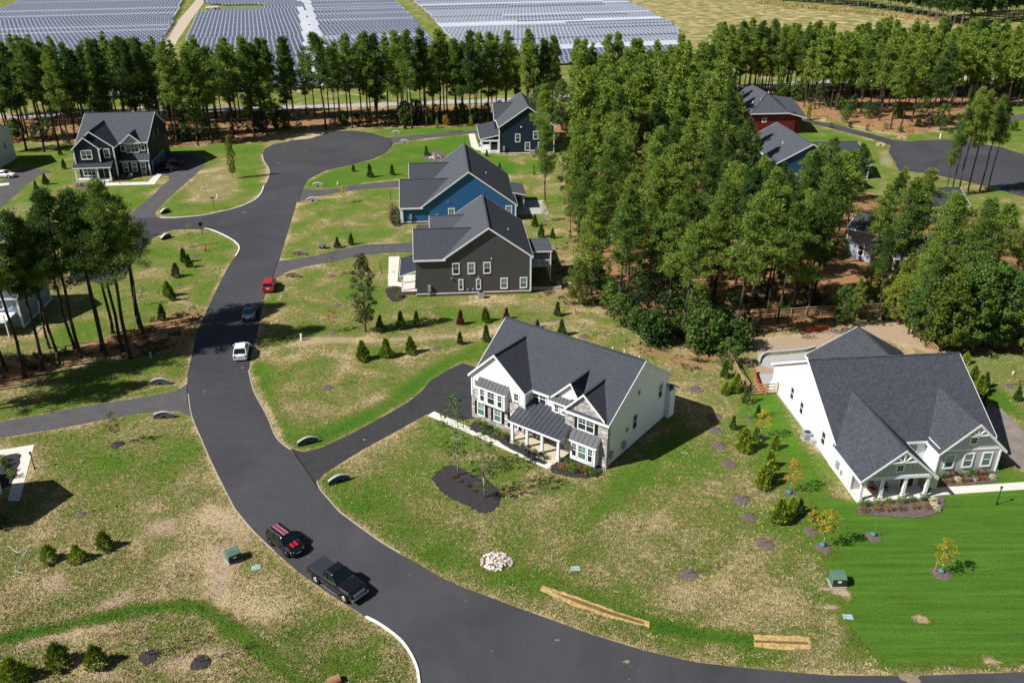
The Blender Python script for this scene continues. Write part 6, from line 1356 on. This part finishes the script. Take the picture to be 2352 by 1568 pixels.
n = 260000; u_ = rg.uniform(-60, 2412, n); v_ = 185 + (905 - 185) * rg.uniform(0, 1, n); uu = u_ - 1176; vv_ = 784 - v_; t_ = CH / -(-FPX * st + vv_ * ct); X_ = uu * t_; Y_ = (FPX * ct + vv_ * st) * t_
cl = np.sin(X_ * 1.1 + 1.9 * np.sin(Y_ * .8)) * np.sin(Y_ * 1.3 + 1.5 * np.sin(X_ * .6)) + rg.normal(size=n) * .25
k_ = (field('straw', X_, Y_) > .45) & (cl > .35)
for poly in [main_poly] + list(DR.values()): k_ &= sdist(X_, Y_, poly) > .3
for b_ in blocks: k_ &= sdist(X_, Y_, b_) > .2
idx = np.nonzero(k_)[0]; m = len(idx); c = np.stack([X_[idx], Y_[idx], rg.uniform(0, .25, m)], 1)
P = blades(rg, c, unit(rg.normal(size=(m, 3)) * np.array([1, 1, .4]) + np.array([0, 0, .7])), rg.uniform(.35, .8, m), rg.uniform(.12, .3, m))
o = bpy.data.objects.new('undergrowth', tri_mesh('undergrowth', P, foliage('undergrowth_leaves', (.03, .05, .012), (.10, .12, .03), .2, 0, .5))); C.objects.link(o); tag(o, 'low olive undergrowth on the pine straw beneath the trees', 'undergrowth', kind='stuff')
# ================================================================ SOLAR ARRAYS
def panel_mat(name, cell, line, rough, pitch=1.15, lw=.14):
    m, nt, b = nodemat(name); tc = N(nt, 'ShaderNodeTexCoord'); sp = N(nt, 'ShaderNodeSeparateXYZ'); L(nt, tc.outputs['Object'], sp.inputs[0])
    fx = math_(nt, 'LESS_THAN', math_(nt, 'FRACT', math_(nt, 'DIVIDE', sp.outputs[0], pitch)), lw)
    fy = math_(nt, 'LESS_THAN', math_(nt, 'FRACT', math_(nt, 'ADD', math_(nt, 'DIVIDE', sp.outputs[1], 2.0), .04)), .07)
    f = math_(nt, 'MAXIMUM', fx, fy)
    oi = N(nt, 'ShaderNodeObjectInfo'); nz = noise(nt, tc.outputs['Object'], .05, 3)
    k = math_(nt, 'ADD', math_(nt, 'MULTIPLY', oi.outputs['Random'], .5), nz)
    c = mixc(nt, k, cell, tuple(min(1, q * 1.7 + .01) for q in cell))
    L(nt, mixc(nt, f, c, line), b.inputs['Base Color']); b.inputs['Roughness'].default_value = rough; setspec(b, .6); return m
pan = panel_mat('blue_solar_cells', (.055, .068, .10), (.33, .345, .375), .3, 2.0, .26)
pan_half_glare = panel_mat('half_glare_solar_cells', (.12, .138, .18), (.42, .435, .46), .3, 2.0, .34)  # weaker sun glare on the panels, put into the cell colour
pan_glare = panel_mat('glare_solar_cells', (.33, .345, .38), (.52, .53, .55), .35, 2., .2)  # white sun glare on the panels, put into the cell colour
SECT = {'left': [(-400,-8),(0,-8),(70,-8),(20,20),(-400,200),(-400,236),(0,228),(300,232),(330,200),(362,120),(375,100),(400,55),(424,0),(428,-8)],
 'second': [(475,-8),(470,0),(445,50),(427,100),(420,130),(400,200),(395,228),(525,222),(600,216),(744,206),(735,160),(712,60),(696,0),(695,-8)],
 'third': [(693,-8),(694,0),(708,60),(720,110),(740,204),(788,202),(1060,176),(1120,170),(1070,150),(1010,118),(955,50),(903,0),(896,-8)],
 'right': [(934,-8),(940,0),(985,40),(1030,92),(1075,150),(1110,168),(1320,150),(1560,120),(1560,70),(1522,46),(1460,14),(1397,0),(1380,-8)]}
NOTCH = [(500,14),(606,14),(606,27),(500,27),(470,34),(462,34),(466,10)]
ang = math.radians(15.5); U = Vector((math.cos(ang), math.sin(ang))); V = Vector((-math.sin(ang), math.cos(ang)))
steel = grey_metal; npan = 0
O0 = Vector(g(0, 236)); vv = 0.; rng_ = random.Random(3); rowc = 0
while vv < 620:
    runs = {}
    for k, poly in SECT.items():
        cur = None
        for q in range(-120, 660):
            uu = q * 1.5; p = O0 + U * uu + V * vv
            if p.y < 100: continue
            x, y = pr(p.x, p.y)
            ok = -60 < x < 2400 and -8 < y < 240 and inpoly(x, y, poly) and not inpoly(x, y, NOTCH)
            if ok:
                if cur is None: cur = [uu, uu]
                cur[1] = uu
            elif cur:
                runs.setdefault(k, []).append(cur); cur = None
        if cur: runs.setdefault(k, []).append(cur)
    for k, rs in runs.items():
        for u0, u1 in rs:
            if u1 - u0 < 9: continue
            segs = [(u0, u1)]
            for a, b_ in segs:
                L_ = b_ - a; base = O0 + U * a + V * vv
                e = empty('solar_panel_row', (base.x, base.y, 0), ang, f'{ordw(rowc + 1)} row of blue panels beyond the pines in the {k} array' + ('' if len(rs) == 1 else (', before its gap' if u0 == rs[0][0] else ', past its gap')), 'solar panels', 'rows of solar panels')
                pm = pan
                if k == 'right': pm = pan_half_glare if rng_.random() < .62 else (pan_glare if rng_.random() < .45 else pan)
                if k == 'third' and rng_.random() < .3: pm = pan_half_glare
                if k == 'left' and rng_.random() < .12: pm = pan_half_glare
                tl = math.radians(rng_.uniform(14, 20)); dz = math.sin(tl) * 2.1; dy = math.cos(tl) * 2.1
                def table(x0, x1, m, nm):
                    q = MB(); q.add([(x0, -dy, 1.5 - dz), (x1, -dy, 1.5 - dz), (x1, dy, 1.5 + dz), (x0, dy, 1.5 + dz), (x0, -dy, 1.45 - dz), (x1, -dy, 1.45 - dz), (x1, dy, 1.45 + dz), (x0, dy, 1.45 + dz)],
                        [(0, 1, 2, 3), (7, 6, 5, 4), (0, 4, 5, 1), (1, 5, 6, 2), (2, 6, 7, 3), (3, 7, 4, 0)]); q.build(nm, m, e)
                if k in ('second', 'third'):      # sun glare painted as a pale strip either side of the service line
                    w_ = 4.
                    if k == 'second' and L_ > 40 and u1 == rs[-1][1]: table(0, L_ - w_, pm, 'panels'); table(L_ - w_ + .3, L_, pan_glare, 'panels')
                    elif k == 'third' and L_ > 40: table(w_ + .3, L_, pm, 'panels'); table(0, w_, pan_glare, 'panels')
                    else: table(0, L_, pm, 'panels')
                elif k == 'left' and L_ > 150 and rng_.random() < .3:
                    c0 = rng_.uniform(.1, .7) * L_; c1 = min(L_ - 1, c0 + rng_.uniform(30, 90)); table(0, c0 - .3, pan, 'panels'); table(c0, c1, pan_glare if rng_.random() < .5 else pan_half_glare, 'panels'); table(c1 + .3, L_, pan, 'panels')  # middle stretch painted lighter as glare on the row
                elif k == 'right' and L_ > 60:
                    x0 = 0.
                    while x0 < L_ - .5:
                        x1 = min(L_, x0 + rng_.uniform(30, 130)); x1 = L_ if L_ - x1 < 12 else x1
                        r_ = rng_.random(); table(x0, x1 - .3, pan_glare if r_ < .2 else (pan_half_glare if r_ < .8 else pan), 'panels'); x0 = x1  # stretches painted in uneven tones as patchy glare
                else: table(0, L_, pm, 'panels')
                q = MB(); x = 1.; q.box(.2, -.05, 1.3, L_ - .2, .05, 1.42)
                while x < L_: q.box(x, -.08, 0, x + .15, .08, 1.45); x += 9
                q.build('supports', steel, e); npan += 1
    vv += 6.3; rowc += 1
print('panel rows', npan)
def inverter(px, s_, lb):
    X, Y = g(*px); e = empty('inverter_cabin', (X, Y, 0), ang, lb, 'cabin', 'white inverter cabins'); q = MB(); q.box(-s_, -2, .4, s_, 2, 3.2); q.build('cabin', white, e, bevel=.05); q = MB(); q.box(-s_ + .3, -2.05, .6, -s_ + 1.3, -2.005, 2.7); q.build('door', grey_metal, e); q = MB(); q.box(-s_ - .3, -2.3, 0, s_ + .3, 2.3, .4); q.build('base', conc_grey, e)
inverter((484,30), 2.4, 'larger white cabin at the left end of the gap in the second array'); inverter((498,29), 1.2, 'smaller white cabin right of the large one in the second array')
# ---- far wood on the top right: trees too many to count
fw = []; rr = np.random.default_rng(8)
tt = BPINES[0].children[1].data if 'crown' in BPINES[0].children[1].name else BPINES[0].children[0].data
src = []
for sd in (91, 92, 93):
    t, c = pine_mesh(sd, 20, .35, 3.6, 26, per=36, tl=1.1, tw=.55); src.append((t, c))
edge = G([(1560,-14),(1764,2),(1850,8),(2000,21),(2120,42),(2160,50),(2200,62),(2352,45),(2500,40)])
tv = []; TF = MB(); nfar = 0
for i in range(len(edge) - 1):
    a, b_ = Vector(edge[i]), Vector(edge[i + 1]); n = int((b_ - a).length / 5.5)
    for j in range(n):
        for d_ in range(7):
            p = a.lerp(b_, j / n); k = (i * 7 + j + d_) % 3; s_ = rr.uniform(.8, 1.15)
            if d_ > 1 and rr.random() < .25: continue
            X, Y = p.x + rr.uniform(-2.5, 2.5), p.y + d_ * 7 + rr.uniform(-2, 2)
            th = rr.uniform(0, 6.28); R_ = np.array([[math.cos(th), -math.sin(th), 0], [math.sin(th), math.cos(th), 0], [0, 0, 1]])
            fw.append((src[k][1] @ R_.T) * s_ + np.array([X, Y, 0])); nfar += 1
            if d_ < 2: TF.cyl((X, Y, 0), (X, Y, 9), .22, .15, 5, False)
print('far trees', nfar)
o = bpy.data.objects.new('far_wood', tri_mesh('far_wood', np.concatenate(fw), pine_f)); C.objects.link(o); tag(o, 'dark distant wood along the top right edge beyond the tan field', 'wood', kind='stuff')
o = TF.build('far_wood_trunks', bark_g); tag(o, 'grey trunks along the edge of the distant wood', 'tree trunks', kind='stuff')
# scrubby tan edge of the field
P_e = []; rr2 = np.random.default_rng(5)
for (x, y) in [(x, 6 + (x - 1764) * .1 + 2) for x in range(1740, 2140, 3)]:
    X, Y = g(x, y + 2); n = 30; c = np.array([X, Y, .5]) + rr2.normal(size=(n, 3)) * np.array([2.5, 3, .4]); P_e.append(blades(rr2, c, unit(rr2.normal(size=(n, 3)) * .4 + np.array([0, 0, 1])), rr2.uniform(.8, 1.8, n), rr2.uniform(.3, .6, n)))
o = bpy.data.objects.new('tall_grass', tri_mesh('tall_grass', np.concatenate(P_e), simple('dry_grass', (.36, .27, .10), .9))); C.objects.link(o); tag(o, 'tall tan grass at the foot of the distant wood', 'grass', kind='stuff')
# ================================================================ VEHICLES (local: nose towards +x, origin at the centre on the ground)
def paint(name, col, rough=.22): 
    m = simple('paint_' + name, col, rough, 0, .6); m.node_tree.nodes['Principled BSDF'].inputs['Coat Weight'].default_value = .6; return m
def vehicle(name, px, head, label, cat, pm, L_=4.6, W=1.85, kind='suv', rim=rim_m, group=None, extras=None, scale=1.):
    X, Y = g(*px); e = empty(name, (X, Y, .035 if kind != 'x' else 0), math.radians(head), label, cat, group, scale)
    h = L_ / 2; w = W / 2
    if kind == 'suv': prof = [(-h, .72, .86), (-h + .08, .98, .95), (-h + .35, 1.06, 1.), (-h + 1.2, 1.04, 1.), (h - 1.55, 1.0, 1.), (h - 1.3, .99, 1.), (h - .45, .90, .97), (h - .12, .76, .88), (h, .55, .78)]; cab = (-h + .12, -h + .85, h - 2.05, h - 1.2, 1.0, 1.6)
    elif kind == 'sedan': prof = [(-h, .70, .85), (-h + .1, .95, .93), (-h + .7, 1.0, 1.), (-h + 1.5, .96, 1.), (h - 1.7, .93, 1.), (h - 1.3, .92, 1.), (h - .45, .80, .96), (h - .1, .66, .86), (h, .5, .76)]; cab = (-h + .55, -h + 1.25, h - 2.15, h - 1.3, .93, 1.42)
    elif kind == 'mini': prof = [(-h, .75, .84), (-h + .08, 1.0, .93), (-h + .4, 1.05, 1.), (-h + 1.4, 1.02, 1.), (h - 1.2, 1.0, 1.), (h - 1.0, .99, 1.), (h - .4, .93, .95), (h - .1, .78, .86), (h, .55, .76)]; cab = (-h + .1, -h + .38, h - 1.65, h - 1.05, 1.02, 1.56)
    else: prof = [(-h, .78, .96), (-h + .06, 1.22, .98), (-h + .3, 1.26, 1.), (-.6, 1.26, 1.), (h - 2.0, 1.22, 1.), (h - 1.4, 1.22, 1.), (h - .4, 1.16, .97), (h - .1, 1.0, .93), (h, .72, .9)]; cab = (-.75, -.6, h - 2.55, h - 1.75, 1.22, 1.9)
    zb = .28 if kind != 'pickup' else .45
    q = MB(); rings = []
    for x, zt, k in prof:
        ww = w * k; zm = (zb + zt) / 2 + .05
        rings.append([(x, -ww * .93, zb), (x, -ww, zm), (x, -ww * .97, zt - .12), (x, -ww * .86, zt), (x, 0, zt + .03), (x, ww * .86, zt), (x, ww * .97, zt - .12), (x, ww, zm), (x, ww * .93, zb)])
    n = 9; vs = [p for r in rings for p in r]; fs = []
    for i in range(len(rings) - 1):
        for j in range(n - 1): fs.append((i * n + j, i * n + j + 1, (i + 1) * n + j + 1, (i + 1) * n + j))
        fs.append((i * n + n - 1, i * n, (i + 1) * n, (i + 1) * n + n - 1))
    fs += [tuple(range(n)), tuple((len(rings) - 1) * n + j for j in reversed(range(n)))]
    q.add(vs, fs); q.build('body', pm, e, smooth=False, bevel=.03)
    x0, x1, x2, x3, z0, z1 = cab; wb, wt = w * .88, w * .74
    q = MB(); q.hexa([(x0, -wb, z0 - .05), (x3, -wb, z0 - .05), (x3, wb, z0 - .05), (x0, wb, z0 - .05), (x1, -wt, z1), (x2, -wt, z1), (x2, wt, z1), (x1, wt, z1)]); q.build('windows', car_glass, e, bevel=.04)
    q = MB(); q.hexa([(x1 - .05, -wt - .03, z1 - .04), (x2 + .06, -wt - .03, z1 - .04), (x2 + .06, wt + .03, z1 - .04), (x1 - .05, wt + .03, z1 - .04), (x1 + .05, -wt + .06, z1 + .06), (x2 - .06, -wt + .06, z1 + .06), (x2 - .06, wt - .06, z1 + .06), (x1 + .05, wt - .06, z1 + .06)]); q.build('roof', pm, e, bevel=.03)
    for s in (-1, 1):
        for a, b_ in (((x3, z0), (x2, z1)), ((x0, z0), (x1, z1))):
            q = MB(); q.beam((a[0], s * wb, a[1] - .05), (b_[0], s * (wt + .01), b_[1]), .08, .06); q.build('pillar', pm, e)
        xm = (x1 + x2) / 2 - .1; q = MB(); q.beam((xm, s * (wb + .01), z0 - .03), (xm, s * (wt + .015), z1), .09, .04); q.build('pillar', pm if kind != 'pickup' else black_metal, e)
        q = MB(); q.blob((x3 - .25, s * (w + .1), z0 + .08), .11, .08, 1, 1, 0); q.build('mirror', pm, e)
        q = MB(); q.hexa([(h - .36, s * w * .55, prof[-2][1] - .22), (h - .0, s * w * .55, prof[-2][1] - .22), (h - .12, s * w * .86, prof[-2][1] - .2), (h - .5, s * w * .93, prof[-2][1] - .18), (h - .4, s * w * .55, prof[-2][1] + .03), (h - .06, s * w * .55, prof[-2][1] - .04), (h - .16, s * w * .84, prof[-2][1] - .03), (h - .6, s * w * .92, prof[-2][1] + .02)]); q.build('headlight', lamp_c, e)
        q = MB(); q.box(-h - .02, min(s * w * .62, s * w * .88), prof[1][1] - .3, -h + .1, max(s * w * .62, s * w * .88), prof[1][1] - .08); q.build('tail_light', lamp_r, e)
        rw_ = .34 if kind != 'pickup' else .42
        for x in ((-h + (.78 if kind != 'pickup' else 1.2)), h - (.85 if kind != 'pickup' else .95)):
            y0 = s * (w - .2); y1 = s * (w + .01); o = empty('wheel', (0, 0, 0), 0); o.parent = e
            q = MB(); q.cyl((x, y0, rw_), (x, y1, rw_), rw_, n=18); q.build('tyre', tyre_m, o)
            q = MB(); q.cyl((x, y1 - s * .01, rw_), (x, y1 + s * .015, rw_), rw_ * .66, rw_ * .6, 16); q.build('rim', rim, o)
            if kind != 'pickup' or True: q = MB(); q.cyl((x, y1 - s * .1, rw_ + .02), (x, y1 - s * .0, rw_ + .02), rw_ + .09, n=18); q.build('wheel_arch', black_metal, e)
    q = MB(); q.box(h - .04, -w * .5, .5 if kind != 'pickup' else .7, h + .02, w * .5, .72 if kind != 'pickup' else 1.02); q.build('grille', black_metal if kind != 'pickup' else chrome, e)
    q = MB(); q.box(h, -.26, .42, h + .03, .26, .54); q.build('number_plate', white, e)
    q = MB(); q.box(-h - .03, -.26, .72, -h + .02, .26, .84); q.build('number_plate', white, e)
    if extras: extras(e, h, w, z1, x1, x2)
    return e
blk = paint('black', (.006, .006, .007)); redp = paint('red', (.42, .012, .03)); wht = paint('white', (.78, .79, .8)); nvy = paint('dark_blue', (.02, .045, .09)); dsu = paint('dark_green_grey', (.012, .02, .022)); rst = simple('red_stripe', (.50, .01, .03), .3); pst = simple('pink_stripe', (.32, .10, .15), .4)
def mini_x(e, h, w, z1, x1, x2):
    for s in (-1, 1):
        q = MB(); q.box(x1 + .05, s * .17 - .11, z1 + .062, x2 - .1, s * .17 + .11, z1 + .07); q.build('roof_stripe', pst, e)
        q = MB(); q.hexa([(h - 1.0, s * .2 - .12, 1.018), (h - .42, s * .2 - .12, .955), (h - .42, s * .2 + .12, .955), (h - 1.0, s * .2 + .12, 1.018), (h - 1.0, s * .2 - .12, 1.032), (h - .42, s * .2 - .12, .97), (h - .42, s * .2 + .12, .97), (h - 1.0, s * .2 + .12, 1.032)]); q.build('hood_stripe', rst, e)
        q = MB(); q.beam((x1 + .05, s * w * .68, z1 + .13), (x2 - .05, s * w * .68, z1 + .13), .05); q.build('roof_rail', chrome, e)
vehicle('hatchback', (658,1255), -42, 'black hatchback with red hood stripes and pink roof stripes', 'car', blk, 4.1, 1.78, 'mini', rim_d, None, mini_x)
def pick_x(e, h, w, z1, x1, x2):
    q = MB(); q.box(-h + .12, -w * .86, 1.27, -.72, w * .86, 1.31); 
    for k in range(1, 4): q.box(-h + .12 + k * .5, -w * .86, 1.31, -h + .16 + k * .5, w * .86, 1.325)
    q.build('bed_cover', simple('tonneau_vinyl', (.028, .032, .042), .55), e)
    for s in (-1, 1): q = MB(); q.beam((-.9, s * (w + .06), .42), (h - 1.7, s * (w + .06), .42), .12, .05); q.build('running_board', chrome, e)
    q = MB(); q.box(h - .02, -w * .9, .45, h + .12, w * .9, .66); q.build('bumper', chrome, e)
    for s in (-1, 1): q = MB(); q.beam((x1, s * w * .885, 1.25), (x2 + .7, s * w * .885, 1.25), .03, .03); q.build('window_trim', chrome, e)
vehicle('pickup_truck', (776,1345), -39.5, 'large black crew-cab pickup with folding bed cover and chrome wheels', 'pickup truck', blk, 5.9, 2.05, 'pickup', rim_m, None, pick_x)
vehicle('suv', (556,814), 101, 'white car seen from behind on the shaded street', 'car', wht, 4.5, 1.86, 'suv')
vehicle('sedan', (575,726), 99, 'dark blue car parked in the pine shadow', 'car', nvy, 4.6, 1.85, 'sedan')
vehicle('hatchback', (620,662), 98, 'red car parked at the right edge of the street', 'car', redp, 4.3, 1.82, 'mini')
vehicle('suv', (384,391), -8, 'dark green-grey estate car on the navy house drive', 'car', dsu, 4.8, 1.86, 'suv')
vehicle('sedan', (402,378), 8, 'dark red car in the shadow of the navy house', 'car', paint('dark_red', (.25, .01, .015)), 4.6, 1.82, 'sedan')
vehicle('suv', (12,407), -4, 'white car on the driveway at the left edge', 'car', wht, 4.7, 1.86, 'sedan')
# ---- remove the first copies standing at the origin
for e in ALLP + [TALL, MB1, MB2]:
    for ch in list(e.children): bpy.data.objects.remove(ch)
    bpy.data.objects.remove(e)
# ================================================================ CAMERA, LIGHT
cam = bpy.data.cameras.new('camera'); co = bpy.data.objects.new('camera', cam); C.objects.link(co)
co.location = (0, 0, CH); co.rotation_euler = (math.pi / 2 - TH, 0, 0)
cam.sensor_width = 36; cam.lens = FPX / 2352 * 36; cam.clip_end = 20000; cam.clip_start = .5
S.camera = co
az, el = math.radians(22), math.radians(44)
d = Vector((math.cos(az) * math.cos(el), math.sin(az) * math.cos(el), -math.sin(el)))
sun = bpy.data.lights.new('sun', 'SUN'); sun.energy = 5.; sun.angle = math.radians(.5); sun.color = (1., .97, .93)
so = bpy.data.objects.new('sun', sun); C.objects.link(so); so.rotation_euler = d.to_track_quat('-Z', 'Y').to_euler(); so.location = (-100, 0, 150)
w = bpy.data.worlds.new('World'); S.world = w; w.use_nodes = True; nt = w.node_tree
sky = nt.nodes.new('ShaderNodeTexSky'); sky.sky_type = 'NISHITA'; sky.sun_disc = False
sky.sun_elevation = el; sky.sun_rotation = math.atan2(-d.x, -d.y)
nt.links.new(sky.outputs[0], nt.nodes['Background'].inputs[0]); nt.nodes['Background'].inputs[1].default_value = .04
S.view_settings.view_transform = 'Standard'; S.view_settings.look = 'None'; S.view_settings.gamma = 1; S.view_settings.exposure = .5
S.render.engine = 'CYCLES'; S.cycles.max_bounces = 5; S.cycles.transparent_max_bounces = 4; S.cycles.use_denoising = True
